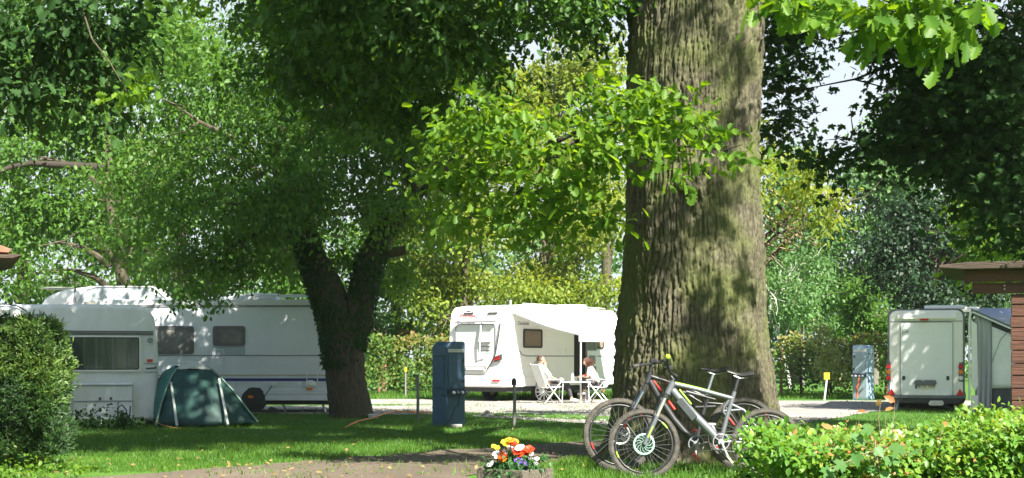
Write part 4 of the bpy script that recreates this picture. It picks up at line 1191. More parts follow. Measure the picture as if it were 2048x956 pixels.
def person(name_label, loc, rz, spec, hair_mat, long_hair, extra=None):
    """seated figure facing local +x; one continuous body, clothes and hair are children"""
    p = thing('person', name_label, 'person', loc, rz)
    S = spec
    hip = Vector((0, 0, .52)); ch = Vector(S['chest']); nk = Vector(S['neck']); hd = Vector(S['head'])
    V = [hip, hip.lerp(ch, .5), ch, nk, nk.lerp(hd, .55)]; Rd = [(.15, .12), (.145, .11), (.16, .115), .055, .052]; E = [(0, 1), (1, 2), (2, 3), (3, 4)]
    def av(q, r, par): V.append(Vector(q)); Rd.append(r); E.append((par, len(V) - 1)); return len(V) - 1
    legs = []
    for s, kn, an, toe in ((1, S['kl'], S['al'], S['tl']), (-1, S['kr'], S['ar'], S['tr'])):
        a = av((.06, s * .10, .50), .088, 0); b = av(kn, .062, a); m = av(Vector(kn).lerp(Vector(an), .35), .055, b); c = av(an, .038, m); e = av(toe, (.035, .024), c)
        legs.append((a, b, m, c, e))
    arms = []
    for s, el, wr, hdn, hup in ((1, S['el'], S['wl'], S['hl'], S['ul']), (-1, S['er'], S['wr'], S['hr'], S['ur'])):
        sh = ch + (nk - ch) * .55 + Vector((0, s * .17, 0)); a = av(sh, .052, 2); b = av(el, .040, a); c = av(wr, .025, b)
        arms.append((a, b, c)); hand_bones(V, E, Rd, c, hdn, hup, s)
    body = skin_mesh('body', V, E, Rd, SKIN, p)
    # shirt: torso and sleeves to mid upper arm
    v2 = [hip + Vector((0, 0, .02)), V[1], V[2], nk - (nk - ch) * .12]; r2 = [(.165, .135), (.160, .125), (.175, .13), .072]; e2 = [(0, 1), (1, 2), (2, 3)]
    for (a, b, c) in arms:
        v2 += [V[a], V[a].lerp(V[b], S.get('sleeve', .95))]; n = len(v2); r2 += [.068, .056]; e2 += [(2, n - 2), (n - 2, n - 1)]
    skin_mesh('shirt', v2, e2, r2, S.get('shirt', SHIRT), p)
    v3 = [hip + Vector((0, 0, -.01))]; r3 = [(.165, .13)]; e3 = []
    for (a, b, m, c, e) in legs:
        v3 += [V[a], V[b], V[m], V[m].lerp(V[c], .85)]; n = len(v3); r3 += [.10, .075, .067, .052]; e3 += [(0, n - 4), (n - 4, n - 3), (n - 3, n - 2), (n - 2, n - 1)]
    skin_mesh('trousers', v3, e3, r3, TROUS, p)
    for (a, b, m, c, e) in legs:
        dd = (V[e] - V[c]); dd = Vector((dd.x, dd.y, 0)).normalized()
        mb = MB(); c0 = V[c] + Vector((0, 0, -.02))
        mb.tube([c0 - dd * .05, c0 + dd * .03 - Vector((0, 0, .01)), c0 + dd * .13 - Vector((0, 0, .02)), c0 + dd * .2 - Vector((0, 0, .025))], [.035, .047, .042, .022], 10)
        mb.build('shoe', SHOE, p, smooth=True)
    # head with face
    hdir = Vector(S['look']).normalized(); q = hdir.to_track_quat('X', 'Z').to_matrix()
    def hp(x, y, z): return hd + q @ Vector((x, y, z))
    mb = MB(); seg, rg_ = 20, 16; vs = []; fs = []
    for i in range(rg_ + 1):
        ph = math.pi * i / rg_; z = math.cos(ph) * .118
        for k in range(seg):
            t = 2 * math.pi * k / seg; x = math.sin(ph) * .098 * math.cos(t); y = math.sin(ph) * .076 * math.sin(t)
            if z < -.02: x = x * (1 - .25 * (-z - .02) / .1) + .012; y *= 1 - 1.6 * (-z - .02)
            if x > 0 and abs(y) < .022: x += .022 * math.exp(-((z + .012) / .022) ** 2) * (1 - abs(y) / .022) + .006 * math.exp(-((z + .055) / .01) ** 2)
            if x > 0 and .018 < abs(y) < .05: x -= .010 * math.exp(-((z - .012) / .015) ** 2)
            vs.append(hp(x, y, z))
    for i in range(rg_):
        for k in range(seg):
            k2 = (k + 1) % seg; fs.append((i * seg + k, (i + 1) * seg + k, (i + 1) * seg + k2, i * seg + k2))
    mb.add(vs, fs); h = mb.build('head', SKIN, p, smooth=True, auto=False)
    for s in (-1, 1):
        MB().ball(hp(.078, s * .031, .012), .0125, 8, 6).build('eye', CLEARL, h, smooth=True)
        mb = MB(); mb.tube([hp(-.005, s * .076, .02), hp(-.02, s * .084, .0), hp(-.005, s * .077, -.028)], [.010, .016, .008], 6); mb.build('ear', SKIN, h, smooth=True)
    mb = MB(); mb.tube([hp(.088, -.022, -.052), hp(.096, 0, -.053), hp(.088, .022, -.052)], [.003, .006, .003], 6); mb.build('mouth', pm('lips', (.45, .16, .13), .5), h, smooth=True)
    # hair: cap plus many strands
    A = []; Nn = []; Pp = []
    n = 900 if long_hair else 500
    u = unit(R.normal(size=(n, 3)))
    k = (u[:, 2] > -.15 if not long_hair else u[:, 2] > -.55) & ~((u[:, 0] > .45) & (u[:, 2] < .45))
    u = u[k]
    for w in u:
        Pp.append(hp(w[0] * .100, w[1] * .080, w[2] * .122)); dn = Vector((-.6, 0, -.9 if long_hair else -.4)) + Vector(w) * .4; A.append(q @ dn); Nn.append(q @ Vector(w))
    hm = MB(); vs = []
    for i in range(9):
        ph = math.pi * .56 * i / 8
        for kk in range(18):
            t = 2 * math.pi * kk / 18; vs.append(hp(math.sin(ph) * .104 * math.cos(t) - .012, math.sin(ph) * .082 * math.sin(t), math.cos(ph) * .124))
    fs = [(i * 18 + k_, (i + 1) * 18 + k_, (i + 1) * 18 + (k_ + 1) % 18, i * 18 + (k_ + 1) % 18) for i in range(8) for k_ in range(18) if not (i > 4 and (k_ < 5 or k_ > 12))]
    hm.add(vs, fs); ho = hm.build('hair', hair_mat, p, smooth=True, auto=False)
    Pp = np.array([tuple(a) for a in Pp]); A = np.array([tuple(a) for a in A]); Nn = np.array([tuple(a) for a in Nn])
    leaf_mesh('strands', Pp, A, Nn, R.uniform(.05, .09, len(Pp)) * (2.0 if long_hair else .8), 'blade', R.random(len(Pp)), hair_mat, ho, okind='stuff')
    return p

def camp_chair(label, loc, rz):
    c = thing('camping_chair', label, 'chair', loc, rz, group='white folding chairs by the motorhome')
    mb = MB(); mb.prism([(-.24, .43), (.24, .46), (.24, .485), (-.24, .455)], -.24, .24, 'y'); mb.build('seat', CH_W, c, bevel=.01)
    mb = MB(); mb.prism([(-.23, .47), (-.46, 1.10), (-.49, 1.09), (-.26, .46)], -.235, .235, 'y'); mb.build('backrest', CH_W, c, bevel=.01)
    for s in (-1, 1):
        for a, b_ in (((-.26, s * .27, .62), (.26, s * .27, 0)), ((.22, s * .27, .62), (-.30, s * .27, 0))):
            mb = MB(); mb.tube([a, b_], .016, 8); mb.build('leg', ALU, c, smooth=True)
        mb = MB(); mb.tube([(-.30, s * .27, .66), (0, s * .28, .67), (.26, s * .27, .66)], [.02, .026, .02], 8); mb.build('armrest', GREYP, c, smooth=True)
        mb = MB(); mb.tube([(-.22, s * .25, .44), (-.49, s * .25, 1.12)], .015, 8); mb.build('back_frame', ALU, c, smooth=True)
    return c
g1 = (X(1100, 42.2), 42.2, 0)
camp_chair('white reclining camp chair under the man at the left of the table', g1, math.radians(25))
person('man in white shirt and dark trousers leaning back, hand at his chin, legs stretched out', g1, math.radians(25),
       dict(chest=(-.22, 0, .88), neck=(-.30, 0, 1.08), head=(-.29, 0, 1.235), look=(1, -.05, .25), kl=(.50, .14, .56), al=(.80, .16, .12), tl=(.95, .16, .08), kr=(.48, -.12, .58), ar=(.62, -.13, .12), tr=(.78, -.13, .07),
            el=(-.02, .26, .80), wl=(-.08, .10, 1.06), hl=(-.25, -.1, .75), ul=(0, 1, 0), er=(-.10, -.28, .74), wr=(.14, -.20, .66), hr=(1, .2, 0), ur=(0, 0, 1)), HAIRB, False)
g2 = (X(1194, 42.6), 42.6, 0)
camp_chair('white camp chair under the auburn-haired person at the right of the table', g2, math.radians(165))
person('auburn-haired person in a white top bending forward over the lap, legs crossed', g2, math.radians(165),
       dict(chest=(.12, 0, .86), neck=(.22, 0, 1.04), head=(.30, .0, 1.17), look=(1, .35, -.35), kl=(.42, .06, .72), al=(.36, .08, .30), tl=(.50, .05, .26), kr=(.44, -.10, .58), ar=(.40, -.10, .12), tr=(.55, -.10, .07),
            el=(.22, .24, .74), wl=(.42, .10, .76), hl=(1, -.3, 0), ul=(0, 0, 1), er=(.20, -.26, .74), wr=(.40, -.10, .74), hr=(1, .3, 0), ur=(0, 0, 1), sleeve=.95), HAIRR, True)
cl = MB(); cl.box((g2[0] - .30, g2[1] - .16, .80), (.09, .05, .012), rz=.4); tag(cl.build('red_booklet', REDPAINT), 'small dark red booklet on the lap of the auburn-haired person', 'booklet')
tb = thing('folding_table', 'white folding camping table between the two seated campers', 'table', (X(1148, 42.4), 42.4, 0), math.radians(8))
MB().b2((-.42, -.30, .585), (.42, .30, .615)).build('tabletop', CH_W, tb, bevel=.008)
for sx in (-1, 1):
    for sy in (-1, 1):
        mb = MB(); mb.tube([(sx * .36, sy * .26, .585), (sx * .39, sy * .26, 0)], .014, 8); mb.build('leg', ALU, tb, smooth=True)
def lathe(prof, c, seg=18):
    vs = []; fs = []
    for r_, z in prof:
        for k in range(seg):
            t = 2 * math.pi * k / seg; vs.append((c[0] + r_ * math.cos(t), c[1] + r_ * math.sin(t), c[2] + z))
    for i in range(len(prof) - 1):
        for k in range(seg):
            k2 = (k + 1) % seg; fs.append((i * seg + k, i * seg + k2, (i + 1) * seg + k2, (i + 1) * seg + k))
    return MB().add(vs, fs)
tx, ty = X(1145, 42.3), 42.3
tag(lathe([(.001, 0), (.04, 0), (.04, .16), (.036, .17), (.018, .21), (.018, .24), (.001, .24)], (tx, ty, .615)).build('water_bottle', pm('milky_plastic', (.75, .77, .76), .3), smooth=True), 'white bottle standing in the middle of the camping table', 'bottle')
m_ = thing('mug', 'pale mug on the camping table nearest the man', 'mug', (X(1122, 42.3), 42.3, .615))
lathe([(.001, 0), (.035, 0), (.04, .1), (.036, .1), (.032, .01), (.001, .01)], (0, 0, 0)).build('cup', CH_W, m_, smooth=True)
MB().torus((.055, 0, .05), .022, .006, 12, 6).build('handle', CH_W, m_, smooth=True)
tag(lathe([(.001, 0), (.03, 0), (.032, .11), (.028, .11), (.026, .012), (.001, .012)], (X(1156, 42.3), 42.3, .615)).build('drinking_glass', GLASS_DK, smooth=True), 'small dark glass beside the awning pole on the table', 'glass')
fb = thing('folded_bicycle_wheel', 'round wheel rim leaning in the shade behind the camp chair of the man', 'wheel', (X(1088, 43.3), 43.2, .3), .3)
MB().torus((0, 0, 0), .26, .022, 30, 8).build('tyre', RUBBER, fb, smooth=True)
mb = MB()
for k in range(12):
    t = k * math.pi / 6; mb.tube([(0, 0, 0), (.24 * math.cos(t), 0, .24 * math.sin(t))], .004, 4)
mb.build('spokes', ALU, fb)
fb.name = 'spoked_wheel'
# gas bottle / water can beside the table leg
wc = thing('water_canister', 'dark canister in the shade under the motorhome door', 'canister', (X(1168, 44.2), 44.2, 0), .6)
MB().b2((-.16, -.10, 0), (.16, .10, .32)).build('tank', DARK, wc, bevel=.03)
mb = MB(); mb.tube([(-.08, 0, .31), (-.06, 0, .37), (.06, 0, .37), (.08, 0, .31)], .012, 6); mb.build('handle', DARK, wc, smooth=True)

# ------------------------------------------------------------------ large caravan with the blue stripe (side faces the camera)
CY = 35.0
def cp(px, py): return (X(px, CY), Z(py, CY))
cv = thing('caravan', 'long white caravan with a dark blue stripe and beige line behind the green tent', 'caravan', (X(430, CY), CY, 0))
ox = X(430, CY)
def cl_(px): return X(px, CY) - ox
body_poly = [(cl_(170), .42), (cl_(150), 1.2), (cl_(165), 2.2), (cl_(215), 2.62), (cl_(660), 2.62), (cl_(685), 2.2), (cl_(692), 1.2), (cl_(688), .42)]
MB().prism(body_poly, 0, 2.2, 'y').build('body', BLUEWHITE, cv, bevel=.05, bseg=3)
MB().b2((cl_(180), -.03, .28), (cl_(665), .02, .42)).b2((cl_(180), -.035, .42), (cl_(686), .0, .55)).build('skirt', BLUEWHITE, cv, bevel=.02)
MB().b2((cl_(470), -.02, .545), (cl_(688), -.004, .715)).build('lower_panel', pm('panel_pale', (.68, .71, .75), .4, var=.04), cv)
MB().b2((cl_(165), -.012, .735), (cl_(690), -.003, .80)).build('stripe', BLUESTR, cv)
MB().b2((cl_(165), -.012, .855), (cl_(690), -.003, .885)).build('stripe', BEIGESTR, cv)
MB().b2((cl_(160), -.018, 1.325), (cl_(690), -.003, 1.345)).build('trim_line', GREYP, cv)
MB().b2((cl_(200), -.02, 2.46), (cl_(665), -.002, 2.50)).build('trim_line', GREYP, cv)
MB().b2((cl_(185), -.015, 2.50), (cl_(664), 2.21, 2.635)).build('roof_edge', ALU, cv, bevel=.02)
for (x0_, x1_, y0_, y1_) in ((296, 388, 652, 708), (426, 490, 652, 692)):
    w = cl_(x1_) - cl_(x0_); h = Z(y0_, CY) - Z(y1_, CY)
    window(cv, w, h, .06, (cl_(x0_) + cl_(x1_)) / 2, (Z(y0_, CY) + Z(y1_, CY)) / 2, -.001, fr=pm('window_frame_grey', (.12, .12, .12), .45), pane=pm('blind_pane', (.24, .235, .22), .25, c2=(.12, .12, .115), scale=4), fw=.07)
MB().b2((cl_(426), -.008, Z(712, CY)), (cl_(490), -.002, Z(693, CY))).build('patch_panel', pm('panel_bluegrey', (.40, .46, .50), .45, var=.06), cv)
frame_ring(.40, .92, .08, .02, cl_(432), 1.02, -.002, -.014).build('service_door', ALU, cv)
for (px, py) in ((548, 768),):
    MB().box((cl_(px), -.04, Z(py, CY)), (.055, .04, .045)).build('socket', WHITE, cv, bevel=.01)
mb = MB(); mb.tube([(cl_(545), -.07, Z(770, CY)), (cl_(538), -.10, Z(782, CY)), (cl_(527), -.10, Z(798, CY)), (cl_(522), -.08, .2), (cl_(515), -.08, .02)], .011, 6); mb.build('cable', DARK, cv, smooth=True)
MB().b2((cl_(497), -.05, Z(796, CY)), (cl_(507), -.01, Z(791, CY))).build('marker_light', ORANGEL, cv)
gh = frame_ring(.27, .50, .05, .022, cl_(625), .95, -.06, -.085).build('grab_frame', WHITE, cv)
mb = MB(); mb.ball((0, 0, 0), .1, 12, 8, (1.3, .5, 1)); o = mb.build('lamp_housing', WHITE, gh, smooth=True, loc=(cl_(622), -.06, .66))
MB().b2((cl_(614), -.13, .53), (cl_(626), -.09, .575)).build('marker_light', ORANGEL, gh)
MB().prism([(cl_(487), .28), (cl_(492), .50), (cl_(500), .58), (cl_(520), .58), (cl_(527), .50), (cl_(529), .28)], -.042, -.037, 'y').build('wheel_arch', DARK, cv)
w_ = wheel(cv, (0, 0, 0), .30, .2, hub=DARK); w_.location = (cl_(507), .06, .30)
MB().b2((cl_(200), .15, .18), (cl_(670), 2.0, .30)).build('chassis', DARK, cv)
for px in (560, 640):
    mb = MB(); mb.tube([(cl_(px), .3, .25), (cl_(px + 8), .3, 0)], .025, 6); mb.build('support_leg', STEEL, cv)
mb = MB()
for y in (.15, .75):
    mb.tube([(cl_(470), y, 2.74), (cl_(655), y, 2.74)], .02, 8)
    for px in (490, 560, 635): mb.tube([(cl_(px), y, 2.6), (cl_(px), y, 2.74)], .016, 6)
mb.build('roof_rail', ALU, cv, smooth=True)
MB().b2((cl_(485), .3, 2.63), (cl_(550), 1.1, 2.80)).build('roof_hatch', pm('white_hatch', (.7, .72, .73), .4), cv, bevel=.05)
MB().b2((cl_(445), .6, 2.63), (cl_(475), 1.2, 2.74)).build('roof_hatch', MATS['white_hatch'], cv, bevel=.04)
# dark clutter beside the wheel
ck = thing('wheel_chock', 'dark wedge shaped wheel chock on the grass beside the caravan wheel', 'chock', (X(545, 34.6), 34.6, 0))
MB().prism([(-.16, 0), (.2, 0), (.05, .13), (-.05, .15)], -.07, .07, 'y').build('block', DARK, ck, bevel=.008)

# ------------------------------------------------------------------ alcove motorhome behind the old caravan
AD = 39.0
al = thing('alcove_motorhome', 'white motorhome with a rounded roof, its shaded side painted grey, rising behind the old caravan', 'motorhome', (X(240, AD), AD, 0), math.radians(6))
ax = X(240, AD)
def al_(px, py): return (X(px, AD) - ax, Z(py, AD))
pl = [al_(88, 607), al_(96, 596), al_(110, 588), al_(135, 579), al_(190, 572), al_(300, 572), al_(318, 577), al_(338, 600), al_(345, 640), al_(345, 790), al_(80, 790), al_(80, 640)]
MB().prism(pl, 0, 2.2, 'y').build('body', pm('cool_white', (.74, .75, .78), .4, var=.03), al, bevel=.06, bseg=3)
pg = [al_(152, 610), al_(165, 592), al_(178, 580), al_(195, 575), al_(302, 576), al_(326, 603)]
MB().prism(pg, -.012, -.002, 'y').build('shaded_side', SHADE_GREY, al)  # grey sheet painted for the shadow on the white side
mb = MB(); q = [al_(150, 612), al_(163, 592), al_(176, 579), al_(195, 573.5), al_(305, 573.5), al_(332, 597)]
mb.tube([(u, -.02, v) for u, v in q], .02, 6); mb.build('trim_line', ALU, al, smooth=True)
MB().b2((al_(300, 573)[0], -.02, al_(0, 600)[1]), (al_(304, 573)[0], -.013, al_(0, 576)[1])).build('seam', ALU, al)
MB().prism([al_(137, 606), al_(142, 602), al_(141, 606)], -.03, -.014, 'y').build('emblem', REDPAINT, al)
for px in (120, 300):
    w_ = wheel(al, (0, 0, 0), .34, .22); w_.location = (al_(px, 0)[0], .2, .34)
MB().b2((al_(100, 0)[0], .1, .2), (al_(330, 0)[0], 2.1, Z(785, AD))).build('chassis', DARK, al)

# ------------------------------------------------------------------ old weathered caravan, front end towards us
OD = 28.0
def o_(px, py): return (X(px, OD) - X(180, OD), Z(py, OD))
oc = thing('old_caravan', 'weathered old white caravan with algae stains, wide front window and gas locker', 'caravan', (X(180, OD), OD, 0), math.radians(15.5))
cross = [o_(-30, 843), o_(-38, 700), o_(-30, 640), o_(-14, 620), o_(12, 610), o_(200, 608), o_(275, 609), o_(293, 616), o_(305, 634), o_(311, 670), o_(314, 735), o_(309, 843)]
# body front is slightly raked: build as prism then shear the front by height
mb = MB(); mb.prism(cross, 0, 5.2, 'y')
mb.build('body', OLDWHITE, oc, bevel=.09, bseg=4)
MB().b2((o_(-15, 0)[0], -.03, Z(670, OD)), (o_(303, 0)[0], -.002, Z(665, OD))).build('trim_line', pm('dull_rubber_strip', (.12, .13, .12), .7), oc)
MB().b2((o_(-15, 0)[0], -.03, Z(663.5, OD)), (o_(303, 0)[0], -.002, Z(661.5, OD))).build('trim_line', MATS['dull_rubber_strip'], oc)
ww = X(279, OD) - X(90, OD); wh_ = Z(671, OD) - Z(743, OD)
f_ = frame_ring(ww, wh_, .06, .03, (o_(90, 0)[0] + o_(279, 0)[0]) / 2, (Z(671, OD) + Z(743, OD)) / 2, 0, -.05).build('window', ALU, oc)
f2 = frame_ring(ww - .06, wh_ - .06, .05, .02, (o_(90, 0)[0] + o_(279, 0)[0]) / 2, (Z(671, OD) + Z(743, OD)) / 2, 0, -.03).build('seal', DARK, f_)
# pleated curtain behind a reflective pane
mb = MB(); n = 60; vs = []; xa, xb = o_(90, 0)[0] + .04, o_(279, 0)[0] - .04
for i in range(n + 1):
    x = xa + (xb - xa) * i / n; y = -.006 - .008 * math.sin(i * 1.7) - .004 * math.sin(i * .7)
    vs += [(x, y, Z(742, OD)), (x, y, Z(673, OD))]
mb.add(vs, [(2 * i, 2 * i + 2, 2 * i + 3, 2 * i + 1) for i in range(n)]); mb.build('curtain', CURTAIN2, f_, smooth=True)
gm = bpy.data.materials.new('reflective_pane'); nt, b, out = nodes(gm)
gl = nt.nodes.new('ShaderNodeBsdfGlossy'); gl.inputs['Roughness'].default_value = .05; tr = nt.nodes.new('ShaderNodeBsdfTransparent'); tr.inputs[0].default_value = (.75, .79, .78, 1)
ms = nt.nodes.new('ShaderNodeMixShader'); fr = nt.nodes.new('ShaderNodeFresnel'); nz = nt.nodes.new('ShaderNodeTexNoise'); nz.inputs['Scale'].default_value = 2.5
bp = nt.nodes.new('ShaderNodeBump'); bp.inputs['Strength'].default_value = .25; nt.links.new(nz.outputs[0], bp.inputs['Height']); nt.links.new(bp.outputs[0], gl.inputs['Normal'])
ma = nt.nodes.new('ShaderNodeMath'); ma.operation = 'MULTIPLY_ADD'; ma.inputs[1].default_value = 1.2; ma.inputs[2].default_value = .03
nt.links.new(fr.outputs[0], ma.inputs[0]); nt.links.new(ma.outputs[0], ms.inputs[0]); nt.links.new(tr.outputs[0], ms.inputs[1]); nt.links.new(gl.outputs[0], ms.inputs[2]); nt.links.new(ms.outputs[0], out.inputs[0])
MB().b2((xa, -.034, Z(742, OD)), (xb, -.03, Z(673, OD))).build('pane', gm, f_)
# gas locker
bx0, bx1 = o_(148, 0)[0], o_(262, 0)[0]
lk = MB().prism([(-.22, Z(843, OD)), (-.24, Z(770, OD)), (-.19, Z(765, OD)), (-.02, Z(763, OD)), (.02, Z(843, OD))], bx0, bx1, 'x').build('gas_locker', OLDWHITE, oc, bevel=.02)
MB().b2((bx0 - .005, -.255, Z(802.5, OD)), (bx1 + .005, -.235, Z(801, OD))).build('seam', GREYP, lk)
MB().b2((bx0 - .01, -.265, Z(771, OD)), (bx1 + .02, -.235, Z(769, OD))).build('seam', GREYP, lk)
for px in (160, 175, 190, 205, 222, 240):
    MB().b2((o_(px, 0)[0], -.247, Z(800, OD)), (o_(px, 0)[0] + .008, -.236, Z(772, OD))).build('rib', OLDWHITE, lk)
for px in (197, 218):
    MB().b2((o_(px, 0)[0], -.27, Z(799, OD)), (o_(px + 4, 0)[0], -.24, Z(794, OD))).build('latch', DARK, lk)
MB().b2((o_(233, 0)[0], -.26, Z(843, OD)), (o_(235, 0)[0], -.238, Z(802, OD))).build('seam', GREYP, lk)
# fittings
mb = MB(); mb.tube([(o_(297, 0)[0], -.10, Z(680, OD)), (o_(297, 0)[0], 0, Z(680, OD))], [.045, .055], 14); mb.build('marker_light', GREYP, oc)
MB().b2((o_(291, 0)[0], -.02, Z(724, OD)), (o_(302, 0)[0], -.002, Z(718, OD))).build('reflector', REDL, oc)
MB().b2((o_(285, 0)[0], -.015, Z(728, OD)), (o_(313, 0)[0], -.002, Z(726.5, OD))).b2((o_(285, 0)[0], -.015, Z(745, OD)), (o_(313, 0)[0], -.002, Z(744, OD))).build('seam', GREYP, oc)
mb = MB(); mb.tube([(o_(290, 0)[0], -.02, Z(737, OD)), (o_(290, 0)[0], -.07, Z(737, OD)), (o_(308, 0)[0], -.07, Z(736, OD)), (o_(308, 0)[0], -.02, Z(733, OD))], .014, 6); mb.build('grab_handle', DARK, oc, smooth=True)
mb = MB(); mb.tube([(o_(180, 0)[0], .9, Z(609, OD) - .02), (o_(180, 0)[0], .9, Z(600, OD))], [.15, .10], 14); mb.build('roof_vent', pm('dirty_vent', (.22, .22, .19), .8), oc)
an = MB(); an.tube([(o_(150, 0)[0], 1.0, 2.2), (o_(150, 0)[0], 1.0, Z(572, OD))], .022, 8); ant = an.build('antenna_mast', GREYP, oc)
mb = MB(); mb.tube([(o_(116, 0)[0], 1.0, Z(576, OD)), (o_(116, 0)[0], 1.0, Z(573, OD)), (o_(116, 0)[0], 1.0, Z(570.5, OD))], [.10, .36, .25], 26); mb.build('antenna_disc', pm('mossy_plastic', (.20, .22, .17), .8, var=.25), ant, smooth=True)
# drawbar with coupling and jockey wheel
db = MB(); db.beam((o_(120, 0)[0], .2, .12), (o_(205, 0)[0], -1.1, .10), .10, .12); db.beam((o_(290, 0)[0], .2, .12), (o_(215, 0)[0], -1.1, .10), .10, .12); db.build('drawbar', OLDWHITE, oc)
MB().b2((o_(170, 0)[0], -.95, .14), (o_(232, 0)[0], -.45, .20)).build('drawbar_cover', WHITE, oc, bevel=.02)
mb = MB(); mb.tube([(o_(232, 0)[0], -1.0, .16), (o_(252, 0)[0], -1.0, .15), (o_(262, 0)[0], -1.0, .08)], [.05, .06, .04], 10); mb.tube([(o_(240, 0)[0], -1, .02), (o_(240, 0)[0], -1, .32)], .022, 8); mb.build('coupling', DARK, oc, smooth=True)
mb = MB(); mb.tube([(o_(233, 0)[0], -1, .2), (o_(232, 0)[0], -1.02, .36), (o_(240, 0)[0], -1.05, .42), (o_(248, 0)[0], -1.03, .33), (o_(250, 0)[0], -1, .2)], .013, 6); mb.tube([(o_(254, 0)[0], -1, .15), (o_(256, 0)[0], -1.05, .40)], .012, 6); mb.build('breakaway_cable', DARK, oc, smooth=True)
w_ = wheel(oc, (0, 0, 0), .09, .06, hub=DARK); w_.location = (o_(242, 0)[0], -1.02, .09); w_.name = 'jockey_wheel'
for s, px in ((0, 62), (1, 300)):
    w_ = wheel(oc, (0, 0, 0), .28, .17); w_.location = (o_(px, 0)[0] + (-.12 if s else .12), 2.6, .28)
MB().b2((o_(60, 0)[0], .1, .05), (o_(300, 0)[0], 5.0, .10)).build('chassis', DARK, oc)
# weeds round the drawbar
wd = foliage('weeds', [(X(205, 26.9), 26.9, .12, .75, .35, .10), (X(250, 26.8), 26.8, .10, .4, .3, .10), (X(180, 27.3), 27.3, .2, .4, .2, .15)], 130, 10, .12, .07, 'oval', G_DARK, None, shell=.1, floor=.0)
tag(wd, 'low dark leafy weeds growing round the drawbar of the old caravan', 'weeds', kind='stuff')
# second old white caravan whose rounded roof just shows over the thuja at the left edge
sc_ = thing('caravan', 'smooth white caravan whose rounded roof shows above the thuja at the left edge', 'caravan', (X(-60, 25.5), 25.5, 0), math.radians(19))
def s_(px, py): return (X(px, 25.5) - X(-60, 25.5), Z(py, 25.5))
pl = [s_(-200, 612), s_(10, 610), s_(30, 613), s_(45, 622), s_(54, 640), s_(60, 690), s_(58, 800), s_(50, 840), s_(-200, 840)]
MB().prism(pl, 0, 2.1, 'y').build('body', WHITE, sc_, bevel=.08, bseg=3)
mb = MB(); mb.tube([(u, -.01, v) for u, v in [s_(0, 607.6), s_(12, 608), s_(31, 611), s_(47, 621), s_(56, 640), s_(62, 690)]], .012, 6); mb.build('trim_line', DARK, sc_, smooth=True)
w_ = wheel(sc_, (0, 0, 0), .3, .18); w_.location = (s_(-40, 0)[0], .1, .3)
MB().b2((s_(-190, 0)[0], .1, .06), (s_(40, 0)[0], 2, .25)).build('chassis', DARK, sc_)

# ------------------------------------------------------------------ green dome tent
TD = 27.6
tn = thing('dome_tent', 'dark green dome tent with two pale sleeves pitched beside the old caravan', 'tent', (X(410, TD), TD, 0))
TG = pm('dark_green_nylon', (.006, .046, .038), .6, var=.15, scale=3, bump=.9, bscale=5)
TL = pm('teal_nylon', (.02, .13, .11), .55, var=.12, scale=3, bump=.25, bscale=4)
TP = pm('pale_nylon', (.42, .46, .42), .6, var=.08, scale=4)
def t_(px, py, y=0.0):
    d = TD + y; return (X(px, d) - X(410, TD), y, Z(py, d))
def patch(rows, name, mat, parent, th=.0):
    m, n = len(rows), len(rows[0]); mb = MB(); mb.add([p for r_ in rows for p in r_], [(i * n + j, i * n + j + 1, (i + 1) * n + j + 1, (i + 1) * n + j) for i in range(m - 1) for j in range(n - 1)])
    o = mb.build(name, mat, parent, smooth=True, auto=False); s = o.modifiers.new('solid', 'SOLIDIFY'); s.thickness = .006; return o
def arc(a, b, bulge, n, tilt):
    a = Vector(a); b = Vector(b); return [tuple(a.lerp(b, i / n) + Vector(bulge) * math.sin(math.pi * i / n) + Vector((0, .012 * math.sin(i * 2.1 + tilt), .006 * math.sin(i * 3.3 + tilt)))) for i in range(n + 1)]
# front face: fan between the left hoop (base-left to apex-left) and the right hoop
Lh = [(312, 852, 0), (322, 812, .12), (333, 778, .30), (344, 752, .5), (354, 738, .62)]
Rh = [(516, 845, 0.2), (492, 815, .28), (465, 780, .42), (440, 754, .55), (424, 739, .62)]
rows = [arc(t_(*l), t_(*r), (0, -.30 * (1 - i / 5), -.012), 16, i) for i, (l, r) in enumerate(zip(Lh, Rh))]
def dens(rows, k=3):
    out = []
    for a, b in zip(rows[:-1], rows[1:]):
        for j in range(k): out.append([tuple(Vector(p).lerp(Vector(q), j / k)) for p, q in zip(a, b)])
    return out + [rows[-1]]
patch(dens(rows), 'front_panel', TG, tn)
# left fly, top cap, right and back
Lb = [(306, 848, 1.0), (306, 800, .95), (312, 765, .9), (328, 742, .85), (350, 731, .8)]
patch(dens([[t_(*l), tuple((Vector(t_(*l)) + Vector(t_(*b))) / 2 + Vector((-.03, 0, .02))), t_(*b)] for l, b in zip(Lh, Lb)]), 'side_fly', TL, tn)
patch([arc(t_(350, 740, .60), t_(427, 741, .60), (0, 0, .03), 10, 0), arc(t_(360, 731, .7), t_(415, 732, .7), (0, 0, .06), 10, 1), arc(t_(362, 729, .95), t_(412, 730, .95), (0, 0, .06), 10, 2)], 'top_vent', TP, tn)
Bk = [(312, 845, 2.0), (326, 812, 1.8), (338, 780, 1.5), (350, 755, 1.2), (362, 731, .95)]
Br = [(505, 842, 2.0), (482, 812, 1.8), (458, 780, 1.5), (432, 755, 1.2), (412, 731, .95)]
patch([arc(t_(*l), t_(*r), (0, .3 * (1 - i / 5), 0), 10, i) for i, (l, r) in enumerate(zip(Bk, Br))], 'back_panel', TG, tn)
patch([[t_(*a), t_(*b)] for a, b in zip(Rh, Br)], 'side_fly', TG, tn)
patch([[t_(*a), t_(*b)] for a, b in zip(Lb, Bk)], 'side_fly', TL, tn)
